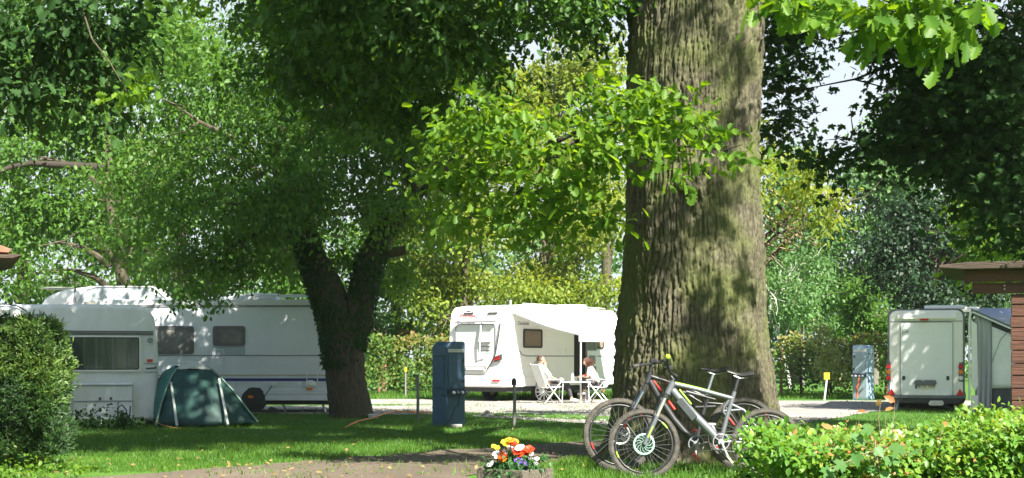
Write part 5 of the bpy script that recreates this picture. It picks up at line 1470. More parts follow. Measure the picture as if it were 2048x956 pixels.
for hoop in (Lh, Rh):
    mb = MB(); mb.tube([Vector(t_(*p)) + Vector((0, -.015, .01)) for p in hoop], .018, 8); mb.build('pole_sleeve', pm('sleeve_green', (.16, .24, .20), .6), tn, smooth=True)
def onfront(px, py):
    """depth of the front face at a pixel (approx) """
    t = (852 - py) / 113.0; return 0.0 + .58 * t - .30 * (1 - t) * math.sin(math.pi * min(1, max(0, (px - 312 - 40 * t) / (204 - 130 * t)))) - .02
for a, b_ in (((342, 765), (354, 852)), ((438, 758), (456, 850))):
    pts = [Vector(t_(a[0] + (b_[0] - a[0]) * i / 6, a[1] + (b_[1] - a[1]) * i / 6, onfront(a[0] + (b_[0] - a[0]) * i / 6, a[1] + (b_[1] - a[1]) * i / 6) - .12)) for i in range(7)]
    mb = MB(); mb.tube(pts, .026, 8); mb.build('door_strap', TP, tn, smooth=True)
mb = MB(); mb.tube([P(308, 842, 27.4), P(325, 850, 27.2), P(345, 855, 27.0), P(362, 856, 26.9)], .008, 5); tag(mb.build('guy_rope', pm('orange_cord', (.50, .20, .06), .7), smooth=True), 'thin orange-brown guy rope curving over the grass at the tent corner', 'rope')
# ------------------------------------------------------------------ blue supply pedestals
PB1 = pm('dark_blue_enamel', (.05, .10, .165), .42, var=.12, scale=4, bump=.06)
PB2 = pm('pale_blue_enamel', (.30, .42, .56), .42, var=.10, scale=4, bump=.06)
def pedestal(label, loc, rz, mat, wf, wd, h, cable, fm=None):
    """two visible faces: front (+light strip, door, sockets) along -y, side along -x"""
    p = thing('supply_pedestal', label, 'power pedestal', loc, rz, group='blue camping supply pedestals')
    fm = fm or mat
    MB().prism([(0, 0), (wf, 0), (wf, h - .03), (wf - .03, h), (.10, h), (0, h - .10)], 0, wd, 'y').build('cabinet', mat, p, bevel=.025, bseg=3)
    ls = MB().b2((.04, -.018, h - .20), (wf - .05, -.002, h - .14)).build('light_strip', pm('opal_diffuser', (.62, .60, .55), .4), p)
    MB().b2((.04, -.022, h - .175), (wf - .05, -.0185, h - .168)).build('rib', GREYP, ls)
    dr = MB().b2((.04, -.02, h - .87), (wf - .04, -.002, h - .24)).build('door', fm, p, bevel=.008)
    for z in (h - .36, h - .74):
        MB().b2((wf - .10, -.035, z - .03), (wf - .04, -.0205, z + .03)).build('lock', DARK, dr, bevel=.005)
    hd_ = MB().prism([(-.14, h - .99), (-.13, h - .91), (-.002, h - .89), (-.002, h - .99)], .03, wf - .03, 'x').build('socket_hood', DARK, p)
    for k in range(4):
        x = .07 + k * (wf - .14) / 3
        mb = MB(); mb.tube([(x, -.145, h - .95), (x, -.16, h - .94)], [.033, .030], 10); mb.build('socket_lid', GREYP if k % 2 else ALU, p)
    MB().b2((.03, -.008, .06), (wf - .03, -.002, h - 1.03)).build('lower_panel', fm, p)
    # side face details
    MB().b2((-.012, .06, h - .85), (-.002, wd - .12, h - .28)).build('side_flap', mat, p, bevel=.004)
    MB().b2((-.015, .05, h - .285), (-.002, wd - .10, h - .265)).b2((-.015, .05, h - .88), (-.002, wd - .10, h - .86)).build('seam', DARK, p)
    MB().b2((-.02, .03, .56), (-.002, .14, .59)).build('handle', DARK, p)
    mb = MB(); mb.tube(cable[1], cable[2], 7); mb.build('cable', cable[0], p, smooth=True)
    return p
d1 = 27.9; hh = Z(683, d1)
cab = pm('black_cable', (.03, .03, .035), .6)
pedestal('dark blue supply pedestal standing on the lawn in front of the motorhome rear', (X(893, d1), d1 - .13, 0), math.radians(38), PB1, .44, .46, hh,
         (cab, [(.22, -.12, hh - 1.0), (.20, -.10, hh - 1.2), (.12, -.11, .35), (.02, -.13, .14), (-.15, -.12, .03), (-.30, -.05, .012)], .010))
d2 = 46.0; hh2 = Z(690, d2)
pd2 = pedestal('pale blue supply pedestal with a red hose by the clipped hedge', (X(1733, d2), d2 - .1, 0), math.radians(-40), PB2, .50, .48, hh2,
         (pm('red_hose', (.60, .10, .05), .5), [(.22, -.13, hh2 - 1.0), (.24, -.12, hh2 - 1.2), (.30, -.11, .4), (.28, -.12, .05)], .028), fm=pm('pale_grey_door', (.25, .32, .36), .5))
# mirrored plan: flip the second pedestal so its front shows on the left
pd2.scale = (-1, 1, 1)
pd2.rotation_euler = (0, 0, math.radians(-40))
tag(MB().box((X(912, 27.3), 27.35, .03), (.10, .05, .03), rz=.3).build('paving_stone', pm('concrete', (.36, .34, .31), .9, bump=.3), bevel=.008), 'small concrete block lying at the foot of the dark blue pedestal', 'block')

# ------------------------------------------------------------------ posts, sign, cable on the lawn
POST = pm('weathered_post', (.17, .17, .16), .8, var=.25, scale=14, bump=.3)
def post(label, px, top, bot, knob=False):
    d = EYE * F / (bot - HOR); x = X(px, d); t = thing('marker_post', label, 'post', (x, d, 0))
    mb = MB(); z = Z(top, d); mb.tube([(0, 0, -.05), (.012, 0, z * .5), (.0, 0, z)], [.032, .03, .028], 8); mb.build('shaft', POST, t, smooth=True)
    mb = MB(); mb.tube([(0, 0, z - .12), (0, 0, z - .04), (0, 0, z + .02)], [.045 if knob else .034, .05 if knob else .034, .028], 8); mb.build('cap', DARK if knob else POST, t, smooth=True)
post('plain grey wooden post between the forked tree and the dark blue pedestal', 835, 751, 841)
post('slim post with a dark knob top right of the dark blue pedestal', 1028, 758, 852, True)
yt = thing('marker_post', 'short post with a faded yellow tag in front of the clipped hedge', 'post', (X(811, 48), 48, 0))
MB().tube([(0, 0, 0), (0, 0, 1.0)], .03, 8).build('shaft', POST, yt, smooth=True)
MB().b2((-.02, -.045, .84), (.05, -.032, .98)).build('tag', pm('yellow_plate', (.75, .55, .02), .5, var=.06), yt)
sg = thing('pitch_sign', 'small square yellow pitch sign on a leaning grey stake', 'sign', (X(1648, 45.5), 45.5, 0))
mb = MB(); z1 = Z(752, 45.5); mb.tube([(0, 0, -.05), (.06, 0, z1 - .3), (.09, 0, z1)], .032, 8); mb.build('stake', ALU, sg, smooth=True)
pl = MB().b2((-.01, -.05, z1 - .10), (.16, -.035, z1 + .10)).build('plate', MATS['yellow_plate'], sg)
text('3', .17, (.075, -.052, z1), (math.radians(90), 0, 0), BLACKPAINT, pl)
OC = pm('orange_cable', (.75, .22, .03), .5)
a = gp(690, 857); b_ = gp(745, 843); c_ = gp(790, 829)
mb = MB(); mb.tube([(a[0], a[1], .02), (X(716, 29.0), 29.0, .05), (b_[0], b_[1], .07), (X(770, 32.0), 32, .09), (c_[0], c_[1], .07), (X(862, 33.5), 33.5, .06)], .016, 6); tag(mb.build('extension_cable', OC, smooth=True), 'bright orange cable running over the grass from the forked tree', 'cable')
tag(lathe([(.001, 0), (.10, 0), (.13, .09), (.12, .09), (.09, .012), (.001, .012)], (X(747, 31.6), 31.6, .0)).build('bowl', pm('white_enamel', (.72, .72, .70), .4), smooth=True), 'small white bowl on the grass at the foot of the forked tree', 'bowl')

# ------------------------------------------------------------------ caravan on the right, rear towards us, with its side awning
KD = 36.0
def k_(px, py): return (X(px, KD) - X(1852, KD), Z(py, KD))
kn = thing('caravan', 'clean white caravan seen from behind with a large hatch and grey side awning', 'caravan', (X(1852, KD), KD, 0), math.radians(-15.8))
xl, xr = k_(1778, 0)[0], k_(1926, 0)[0]
hw = (xr - xl) / 2; zc = (Z(618, KD) + Z(800, KD)) / 2; hz = (Z(618, KD) - Z(800, KD))
KW = pm('warm_white_shell', (.80, .79, .77), .38, var=.03, scale=2)
KG = pm('mid_grey_trim', (.13, .14, .16), .45, var=.08)
MB().prism(rrect(2 * hw, hz, .16, 6, 0, zc), .05, 6.0, 'y').build('body', KW, kn, bevel=.02)
MB().prism(rrect(2 * hw - .07, hz - .10, .18, 6, 0, zc + .02), -.03, .05, 'y').build('rear_wall', KW, kn, bevel=.045, bseg=4)
frame_ring(2 * hw + .012, hz + .012, .17, .05, 0, zc, .0, .11).build('edge_trim', KG, kn)
# roof lip over the hatch
MB().prism([(-.12, Z(638, KD)), (-.10, Z(629, KD)), (.04, Z(626, KD)), (.04, Z(638, KD))], xl + .22, xr - .18, 'x').build('hatch_hood', KW, kn, bevel=.015)
MB().b2((xl + .05, -.043, Z(643.5, KD)), (xr - .05, -.0305, Z(642, KD))).build('trim_line', GREYP, kn)
MB().prism(rrect(k_(1903, 0)[0] - k_(1803, 0)[0], Z(645, KD) - Z(790, KD), .06, 5, (k_(1903, 0)[0] + k_(1803, 0)[0]) / 2, (Z(645, KD) + Z(790, KD)) / 2), -.047, -.031, 'y').build('hatch', pm('cool_hatch_white', (.76, .78, .80), .4, var=.03), kn)
frame_ring(k_(1903, 0)[0] - k_(1803, 0)[0] + .03, Z(645, KD) - Z(790, KD) + .03, .07, .016, (k_(1903, 0)[0] + k_(1803, 0)[0]) / 2, (Z(645, KD) + Z(790, KD)) / 2, -.031, -.052).build('hatch_seal', GREYP, kn)
for px in (1809, 1894):
    MB().prism(rrect(.07, .10, .025, 4, *k_(px, 756)), -.062, -.0475, 'y').build('hatch_lock', DARK, kn)
ph = MB().prism([k_(1829, 766), k_(1831, 760), k_(1870, 760), k_(1873, 766), k_(1870, 770), k_(1832, 770)], -.10, -.0475, 'y').build('plate_lamp', KG, kn)
MB().ball((k_(1847, 0)[0], -.10, Z(761, KD)), .018, 8, 6).build('bulb_cover', CLEARL, ph, smooth=True)
npl = MB().b2((k_(1831, 0)[0], -.06, Z(778, KD)), (k_(1869, 0)[0], -.0475, Z(767, KD))).build('number_plate', pm('plate_yellowish', (.62, .60, .50), .4), kn)
MB().b2((k_(1831.3, 0)[0], -.063, Z(777.6, KD)), (k_(1834.5, 0)[0], -.0605, Z(767.4, KD))).build('euro_band', BLUESTR, npl)
text('SE YZ 1408', .088, (k_(1852.5, 0)[0], -.062, Z(772.6, KD)), (math.radians(90), 0, 0), BLACKPAINT, npl, ext=.001)
text('KNAUS', .125, (k_(1895, 0)[0] - .02, -.034, Z(632.5, KD)), (math.radians(90), 0, 0), BLACKPAINT, kn, shear=.35, ext=.004)
stk = frame_ring(.13, .13, .03, .008, k_(1812, 0)[0], Z(664, KD), -.0475, -.0495).build('speed_sticker', GREYP, kn)
text('100', .10, (k_(1812, 0)[0], -.049, Z(664, KD)), (math.radians(90), 0, 0), BLACKPAINT, stk, ext=.001)
MB().b2((k_(1841, 0)[0], -.03, Z(640.5, KD)), (k_(1857, 0)[0], -.13, Z(637.5, KD))).build('brake_light', REDL, kn)
for px, sgn in ((1779.5, -1), (1918.5, 1)):
    x = k_(px, 0)[0]
    for py, mt in ((733, REDL), (744, ORANGEL), (756, REDL if sgn < 0 else CLEARL)):
        mb = MB(); mb.tube([(x, -.075, Z(py, KD)), (x, -.02, Z(py, KD))], [.045, .058], 14); mb.build('tail_light', mt, kn, smooth=True)
    MB().box((x, -.01, Z(744, KD)), (.055, .02, .24)).build('lamp_carrier', KG, kn, bevel=.01)
    mb = MB(); cx_ = k_(1785.5 if sgn < 0 else 1917, 0)[0]
    mb.prism([(cx_ - .085, Z(790, KD)), (cx_ + .085, Z(790, KD)), (cx_, Z(777, KD))], -.075, -.055, 'y'); mb.build('warning_triangle', REDL, kn)
MB().b2((xl + .0, -.05, Z(797, KD)), (xr + .02, .20, Z(789.5, KD))).build('bumper', KG, kn, bevel=.02)
MB().b2((xl + .25, -.02, Z(806, KD)), (xr - .1, .4, Z(797.5, KD))).build('chassis', DARK, kn)
MB().b2((xl + .2, .4, .12), (xr - .2, 5.8, .34)).build('underframe', DARK, kn)
for x in (xl + .22, xr - .22):
    w_ = wheel(kn, (0, 0, 0), .30, .2); w_.location = (x, 2.7, .30)
for s, px in ((-1, 1800), (1, 1905)):
    mb = MB(); mb.beam((k_(px, 0)[0], .2, .30), (k_(px - 6 if s < 0 else px + 4, 0)[0], .1, 0), .045, .045); mb.build('support_leg', STEEL, kn)
MB().prism([k_(1856, 808), k_(1860, 801), k_(1884, 801), k_(1887, 808), k_(1882, 811), k_(1860, 811)], -.12, .12, 'y').build('step_plate', pm('pale_plastic', (.60, .58, .52), .5), kn, bevel=.01)
MB().b2((k_(1848, 0)[0], .3, Z(617, KD)), (k_(1928, 0)[0], 1.1, Z(610, KD))).build('roof_hatch', KW, kn, bevel=.04)
MB().b2((k_(1972, 0)[0] - .6, 2.6, Z(616, KD)), (k_(2010, 0)[0] - .6, 3.4, Z(607, KD))).build('roof_hatch', KW, kn, bevel=.04)
# side awning
ka = thing('caravan_awning', 'grey side awning with a clear window panel and white pole attached to the caravan', 'awning', (X(1935, KD) - .02, KD - .26, 0), math.radians(-6))
AG = pm('grey_awning_cloth', (.40, .41, .44), .8, var=.15, scale=3, bump=.4, bscale=5, stretch=(3, 3, .3))
AGD = pm('dark_grey_cloth', (.075, .08, .095), .85, var=.12, scale=3, bump=.3, bscale=4, stretch=(3, 3, .3))
ABL = pm('blue_grey_roof_cloth', (.36, .40, .47), .7, var=.05, scale=3)
AWN = pm('clear_film_window', (.85, .85, .84), .35, c2=(.72, .73, .73), scale=2.5, bump=.25, bscale=3)
def ka_(px, py, y=0.0):
    d = KD + .02 + y; return (X(px, d) - X(1935, KD), y, Z(py, d))
def cloth(rows, name, mat, th=.008):
    m, n = len(rows), len(rows[0]); mb = MB(); mb.add([p for r_ in rows for p in r_], [(i * n + j, i * n + j + 1, (i + 1) * n + j + 1, (i + 1) * n + j) for i in range(m - 1) for j in range(n - 1)])
    o = mb.build(name, mat, ka, smooth=True, auto=False); s = o.modifiers.new('solid', 'SOLIDIFY'); s.thickness = th; return o
def wallgrid(x0, x1, ztop, zbot, wave, ph, m=12, n=14, yb=0.0):
    rows = []
    for i in range(m + 1):
        r_ = []
        for j in range(n + 1):
            px = x0 + (x1 - x0) * j / n; a = ztop(px); py = a + (zbot - a) * i / m
            r_.append(ka_(px, py, yb + wave * math.sin(j * 1.5 + ph + i * .12) * (.3 + i / m)))
        rows.append(r_)
    return rows
tl_ = lambda px: 624 + (px - 1940) * .42
cloth(wallgrid(1944, 1976, tl_, 828, .05, 0), 'side_curtain', AG)
cloth(wallgrid(1976, 2075, tl_, 828, .012, 1, yb=.02), 'end_panel', AGD)
cloth(wallgrid(1977, 2075, lambda p: tl_(p) + 14, 776, .012, 1, yb=-.012), 'window_panel', AWN, .004)
cloth([[ka_(1936, 617, 0), ka_(2000, 617, 1.4), ka_(2110, 617, 3.0)], [ka_(1938, 622, -.05), ka_(2000, 648, -.05), ka_(2110, 695, -.05)]], 'roof_cloth', ABL)
mb = MB(); mb.beam(ka_(1938, 621, -.08), ka_(2110, 697, -.08), .03, .06); mb.build('roof_seam', KG, ka)
mb = MB(); mb.beam(ka_(1940, 624.5, -.09), ka_(2110, 701, -.09), .02, .035); mb.build('piping', ALU, ka)
mb = MB(); mb.tube([ka_(1934, 800, -.06), ka_(1934, 640, -.06), ka_(1936, 626, -.06), ka_(1942, 619, -.06), ka_(1952, 620, -.06)], .028, 8); mb.build('awning_rail', WHITE, ka, smooth=True)
mb = MB(); mb.prism([(ka_(1936, 0)[0], Z(640, KD)), (ka_(1947, 0)[0], Z(650, KD)), (ka_(1949, 0)[0], Z(770, KD)), (ka_(1944, 0)[0], Z(782, KD)), (ka_(1937, 0)[0], Z(770, KD))], -.05, -.03, 'y'); mb.build('white_flap', WHITE, ka)
mb = MB(); mb.prism([(ka_(1937, 0)[0], Z(790, KD)), (ka_(1949, 0)[0], Z(790, KD)), (ka_(1949, 0)[0], Z(810, KD)), (ka_(1941, 0)[0], .01), (ka_(1934, 0)[0], .02)], -.06, -.035, 'y'); mb.build('mud_flap', WHITE, ka, bevel=.004)
mb = MB(); mb.tube([ka_(1976, 726, -.04), ka_(1984, 706, -.05), ka_(1994, 680, -.05), ka_(2006, 666, -.05), ka_(2024, 662, -.05)], .008, 6); mb.build('window_cord', GREYP, ka, smooth=True)
# steel corner pole lying on the ground flap
mb = MB(); mb.tube([ka_(1938, 826, -.2), ka_(2010, 822, -.25)], .03, 6); mb.build('ground_tube', ABL, ka, smooth=True)

# ------------------------------------------------------------------ wooden huts
WOODR = pm('red_brown_wood', (.100, .036, .020), .75, c2=(.050, .019, .012), scale=5, bump=.5, bscale=12, stretch=(.5, 4, 7))
WOODD = pm('dark_roof_edge', (.075, .050, .035), .85, c2=(.04, .028, .022), scale=6, bump=.6, stretch=(.6, 4, 6))
HD = 15.0
ht = thing('wooden_hut', 'red-brown plank hut with a flat overhanging roof at the right edge', 'hut', (X(2022, HD), HD, 0), math.radians(-19))
def h_(px, py): return (X(px, HD) - X(2022, HD), Z(py, HD))
ys = [588, 609, 633, 656, 681, 701, 727, 751, 777, 801, 825, 850, 874, 899, 924, 948, 968]
for i in range(len(ys) - 1):
    za, zb = Z(ys[i], HD) - .004, max(Z(ys[i + 1], HD) + .004, .0)
    MB().b2((random.uniform(-.006, .006), -.022 + random.uniform(-.006, .006), zb), (2.6, .012, za)).build('plank', WOODR, ht, bevel=.006)
for i in range(len(ys) - 1):
    za, zb = Z(ys[i], HD) - .004, max(Z(ys[i + 1], HD) + .004, .0)
    MB().b2((.002, .016, zb), (.034, 1.9, za)).build('side_plank', WOODR, ht, bevel=.006)
MB().b2((.045, .03, 0), (2.6, 1.9, Z(588, HD))).build('inner_wall', WOODD, ht)
MB().b2((h_(1932, 0)[0], -.10, Z(564, HD)), (2.8, -.06, Z(540, HD))).build('fascia_board', WOODR, ht, bevel=.006)
MB().b2((h_(1948, 0)[0], -.056, Z(587, HD)), (2.8, -.018, Z(565.5, HD))).build('fascia_board', WOODR, ht, bevel=.006)
MB().b2((h_(1932, 0)[0], -.056, Z(563, HD)), (h_(1932, 0)[0] + .04, .30, Z(540, HD))).build('fascia_board', WOODR, ht, bevel=.006)
MB().b2((h_(1948, 0)[0], -.014, Z(585, HD)), (h_(1948, 0)[0] + .05, .25, Z(566, HD))).build('rafter', WOODR, ht, bevel=.006)
MB().prism([(h_(1885, 0)[0], Z(530, HD)), (h_(1885, 0)[0], Z(536, HD)), (h_(1932, 0)[0], Z(539, HD)), (2.9, Z(539, HD)), (2.9, Z(522, HD)), (h_(1940, 0)[0], Z(525, HD))], -.22, 2.2, 'y').build('roof', WOODD, ht, bevel=.008)
mb = MB(); mb.ball((h_(2010, 0)[0], -.103, Z(579, HD) ), .008, 6, 4); mb.ball((h_(2010, 0)[0], -.103, Z(572, HD)), .008, 6, 4); mb.build('nails', STEEL, ht)
# moss on the hut roof
ms_ = foliage('moss', [(ht.location.x + .5, HD + .1, Z(522, HD), 1.0, .5, .02), (ht.location.x - .1, HD - .1, Z(526, HD), .5, .2, .015)], 60, 8, .05, .03, 'oval', G_DARK, None)
tag(ms_, 'moss and dead leaves lying on the hut roof edge', 'moss', kind='stuff')
hl = thing('wooden_hut', 'hut with a red tiled roof corner poking in at the left edge', 'hut', (X(-60, HD), HD, 0), math.radians(21))
def hl_(px, py): return (X(px, HD) - X(-60, HD), Z(py, HD))
TILE = pm('terracotta', (.30, .10, .055), .6, c2=(.20, .065, .035), scale=8, bump=.3)
MB().prism([hl_(-400, 506), hl_(-400, 518), hl_(20, 517), hl_(38, 511), hl_(26, 508)], -.2, 2.1, 'y').build('roof_board', WOODD, hl, bevel=.008)
for k in range(9):
    xa = hl_(14 - k * 46, 0)[0]
    mb = MB(); mb.prism([(xa, Z(504, HD) + k * .09), (xa + .015, Z(499, HD) + k * .09), (xa - .10, Z(491, HD) + k * .09), (xa - .26, Z(487, HD) + k * .09 + .03), (xa - .26, Z(505, HD) + k * .09), (xa - .01, Z(507, HD) + k * .09)], -.22, 2.12, 'y'); mb.build('roof_tile', TILE, hl, bevel=.01)
for k in range(14):
    MB().b2((-2.0, -.02 + random.uniform(-.004, .004), .155 * k), (-.32, .02, .155 * k + .148)).build('plank', WOODR, hl)
MB().b2((-2.0, .022, 0), (-.34, 1.8, 2.2)).build('inner_wall', WOODD, hl)

# ------------------------------------------------------------------ thuja hedge at the left
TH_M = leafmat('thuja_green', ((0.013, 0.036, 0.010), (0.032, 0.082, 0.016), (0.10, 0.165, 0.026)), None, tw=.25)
thj = thing('thuja_hedge', 'dense clipped thuja with brown stems at the left edge of the lawn', 'hedge', (X(60, 17.2), 17.2, 0))
rg = np.random.default_rng(42)
ncl = 7200
cx = rg.uniform(-2.0, .30, ncl); cz = rg.uniform(.16, 1.60, ncl); cy = rg.uniform(-.45, .45, ncl)
face = rg.random(ncl)
cy = np.where(face < .55, -.42 + rg.normal(0, .07, ncl), cy); cx = np.where((face > .55) & (face < .75), .25 + rg.normal(0, .05, ncl), cx); cz = np.where((face > .75) & (face < .9), 1.56 + rg.normal(0, .05, ncl), cz)
bul = (vnoise(cx * 3 + 9, cz * 3, 31) - .5) * .26
cy = cy - bul * (face < .55); cx = cx + bul * ((face > .55) & (face < .75))
keep = ~((cz < .5) & (vnoise(cx * 2.6, cz * 2, 32) < .38)) & ~((cx > .2) & (cz > 1.46))
cx, cy, cz = cx[keep], cy[keep], cz[keep]; ncl = len(cx)
per = 24; i = np.repeat(np.arange(ncl), per); n = len(i)
dirc = unit(np.stack([(cx > .18) * .4 + rg.normal(0, .35, ncl), np.where(cy < -.2, -.8, .2) + rg.normal(0, .3, ncl), .55 + rg.normal(0, .35, ncl)], 1))
s_al = rg.random(n) * .13; Pn = np.stack([cx, cy, cz], 1)[i] + dirc[i] * s_al[:, None] + rg.normal(0, .018, (n, 3))
A = dirc[i] + rg.normal(0, .55, (n, 3)); N = rg.normal(0, .5, (n, 3)) + np.array([.6, -.6, .5])
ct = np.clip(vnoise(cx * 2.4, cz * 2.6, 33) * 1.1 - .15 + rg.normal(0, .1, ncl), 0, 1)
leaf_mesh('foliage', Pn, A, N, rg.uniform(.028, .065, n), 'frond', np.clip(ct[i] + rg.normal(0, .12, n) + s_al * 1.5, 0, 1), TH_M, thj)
for k, (px, top) in enumerate([(18, .9), (78, 1.4), (70, .9), (-60, 1.3)]):
    mb = MB(); x = X(px, 17.2) - X(60, 17.2); mb.tube(wob((x, 0, -.05), (x + random.uniform(-.06, .1), .05, top), 6, .08), [.035, .032, .028, .022, .018, .012, .006], 8); mb.build('stem', BARK_RED, thj, smooth=True)
wd = foliage('weeds', [(X(30, 15.8), 15.8, .06, .9, .3, .06), (X(110, 16.6), 16.6, .08, .5, .2, .06)], 90, 9, .1, .05, 'oval', G_OAK, None, shell=.1, floor=0)
tag(wd, 'small leafy weeds at the foot of the thuja', 'weeds', kind='stuff')

# ------------------------------------------------------------------ beech hedge in the right foreground
BH_M = leafmat('beech_leaf', ((0.060, 0.150, 0.018), (0.095, 0.220, 0.030), (0.16, 0.26, 0.035), (0.30, 0.30, 0.05)), None, tw=.38, rough=.4)
BH_O = leafmat('copper_young_leaf', (0.34, 0.13, 0.045), (0.42, 0.25, 0.09), tw=.4, trans=(1.6, 1.3, .8), rough=.4)
bh = thing('beech_hedge', 'low leafy beech hedge with coppery young leaves along the bottom right', 'hedge', (2.6, 8.4, 0))
rg = np.random.default_rng(8)
def hedge_top(x):  # world x -> top height
    px = 1024 + F * x / 8.0
    return np.interp(px, [1480, 1510, 1545, 1580, 1620, 1700, 1760, 1850, 1950, 2000, 2060, 2300], [.20, .50, .79, .78, .73, .76, .76, .74, .77, .84, .87, .87])
ncl = 2700
x = rg.uniform(1.22, 3.9, ncl); tz = hedge_top(x)
face = rg.random(ncl)
z = np.where(face < .6, tz * (1 - rg.random(ncl) ** 1.4 * .85), tz - rg.random(ncl) * .06)
y = np.where(face < .6, 7.85 + rg.normal(0, .05, ncl) - .12 * (vnoise(x * 5, z * 5, 50) - .5) * 2, rg.uniform(7.8, 8.9, ncl))
y = y + (1.12 < 0)
hole = (face < .6) & (vnoise(x * 3.2 + 4, z * 5, 51) > .63)
y = y + hole * .35
per = 11; i = np.repeat(np.arange(ncl), per); n = len(i)
dirc = unit(np.stack([rg.normal(0, .5, ncl), np.where(face < .6, -.7, -.1) + rg.normal(0, .3, ncl), np.where(face < .6, .25, .9) + rg.normal(0, .3, ncl)], 1))
al_s = rg.uniform(-.05, .10, n); Pn = np.stack([x, y, z], 1)[i] + dirc[i] * al_s[:, None] + rg.normal(0, .028, (n, 3))
A = dirc[i] * .7 + rg.normal(0, .6, (n, 3)) + np.array([0, -.1, -.25]); N = np.array([.25, -.55, 1.0]) + rg.normal(0, .42, (n, 3))
ct = np.clip(vnoise(x * 2.0, z * 3, 52) * .8 + rg.normal(0, .12, ncl), 0, 1)
tt = np.clip(ct[i] + rg.normal(0, .14, n), 0, 1)
cop = (np.exp(-((x[i] - 2.0) / .22) ** 2) * (z[i] > .45) * .16 + np.exp(-((x[i] - 1.72) / .10) ** 2) * (z[i] > .72) * .15 + .004) > rg.random(n)
S = rg.uniform(.028, .055, n)
o0 = Vector((2.6, 8.4, 0)); off = np.array([2.6, 8.4, 0])
leaf_mesh('foliage', Pn[~cop] - off, A[~cop], N[~cop], S[~cop], 'oval', tt[~cop], BH_M, bh)
leaf_mesh('copper_leaves', Pn[cop] - off, A[cop], N[cop], S[cop] * .72, 'oval', tt[cop], BH_O, bh)
# shoots sticking out of the top, some copper, one yellowish cluster at the right
sh = MB(); Ls = []; Lc = []; Ly = []
random.seed(12)
for k in range(60):
    xx = random.uniform(1.25, 3.2); yy = random.uniform(7.8, 8.6); z0 = float(hedge_top(xx)) - .06; top = Vector((xx + random.gauss(0, .05), yy, z0 + random.uniform(.06, .16)))
    pts = wob((xx, yy, z0), top, 3, .1); sh.tube([p - o0 for p in pts], [.003, .0025, .002, .001], 4)
    for j in range(random.randint(3, 6)):
        q = Vector((xx, yy, z0)).lerp(top, .3 + .7 * random.random())
        (Lc if (1.5 < xx < 2.15 and random.random() < .4) else Ly if xx > 2.6 and random.random() < .5 else Ls).append((q.x - 2.6, q.y - 8.4, q.z))
for (px, py) in ((1790, 804), (1762, 798), (1715, 822), (1770, 822), (1885, 846)):
    q = P(px, py, 8.0); Lc.append((q.x - 2.6, q.y - 8.4, q.z)); pts = wob(Vector((q.x, 8.1, float(hedge_top(q.x)) - .05)), q, 3, .06); sh.tube([p - o0 for p in pts], [.003, .0025, .002, .001], 4)
sh.build('shoots', TWIG, bh, kind='stuff')
for nm, LL, mt, rngt in (('shoot_leaves', Ls, BH_M, (.4, 1)), ('copper_leaves', Lc, BH_O, (0, 1)), ('yellow_leaves', Ly, leafmat('yellow_leaf', (.30, .30, .04), (.50, .42, .06), tw=.4), (0, 1))):
    a = np.array(LL); n = len(a)
    leaf_mesh(nm, a, rg.normal(size=(n, 3)) * [.8, .4, .4] + [0, 0, .2], np.array([.2, -.7, .7]) + rg.normal(0, .4, (n, 3)), rg.uniform(.045, .08, n), 'oval', rg.uniform(*rngt, n), mt, bh)
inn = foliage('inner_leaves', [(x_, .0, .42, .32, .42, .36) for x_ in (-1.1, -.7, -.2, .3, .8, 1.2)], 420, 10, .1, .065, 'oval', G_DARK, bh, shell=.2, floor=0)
for k in range(16):
    xx = -1.35 + k * .18; mb = MB()
    mb.tube(wob((xx, random.uniform(-.2, .3), -.03), (xx + random.uniform(-.08, .08), random.uniform(-.3, .3), float(hedge_top(xx + 2.6)) * .9), 5, .1), [.012, .011, .009, .007, .005, .003], 6); mb.build('stem', TWIG_DK, bh, smooth=True)
# maple seedling growing in the hedge
sp_ = thing('maple_seedling', 'young maple with broad lobed leaves growing through the beech hedge', 'sapling', (X(1745, 7.6), 7.62, 0))
pts = [(1745, 855), (1700, 872), (1728, 880), (1775, 872), (1800, 888), (1752, 895), (1710, 905), (1690, 925), (1770, 915), (1735, 935), (1800, 920), (1660, 935), (1760, 945), (1820, 905)]
mm = []; st = MB(); root = Vector((0, .12, 0))
base = sp_.location
st.tube(wob((0, .12, 0), P(1750, 880, 7.62) - base, 5, .04), [.008, .007, .006, .005, .004, .003], 6)
for (px, py) in pts:
    q = P(px, py, 7.55 + random.uniform(-.05, .06)) - base; mm.append(tuple(q))
    st.tube([P(1750, 905 + random.uniform(-20, 20), 7.66) - base, q], [.0025, .0015], 4)
st.build('stem', TWIG, sp_)
a = np.array(mm); n = len(a)
leaf_mesh('leaves', a, np.stack([rg.normal(0, .6, n), rg.normal(-.2, .2, n), rg.normal(-.5, .3, n)], 1), np.array([.1, -.8, .7]) + rg.normal(0, .25, (n, 3)), rg.uniform(.06, .09, n), 'maple', rg.random(n), leafmat('seedling_leaf', (.06, .16, .04), (.10, .21, .06), tw=.35), sp_)

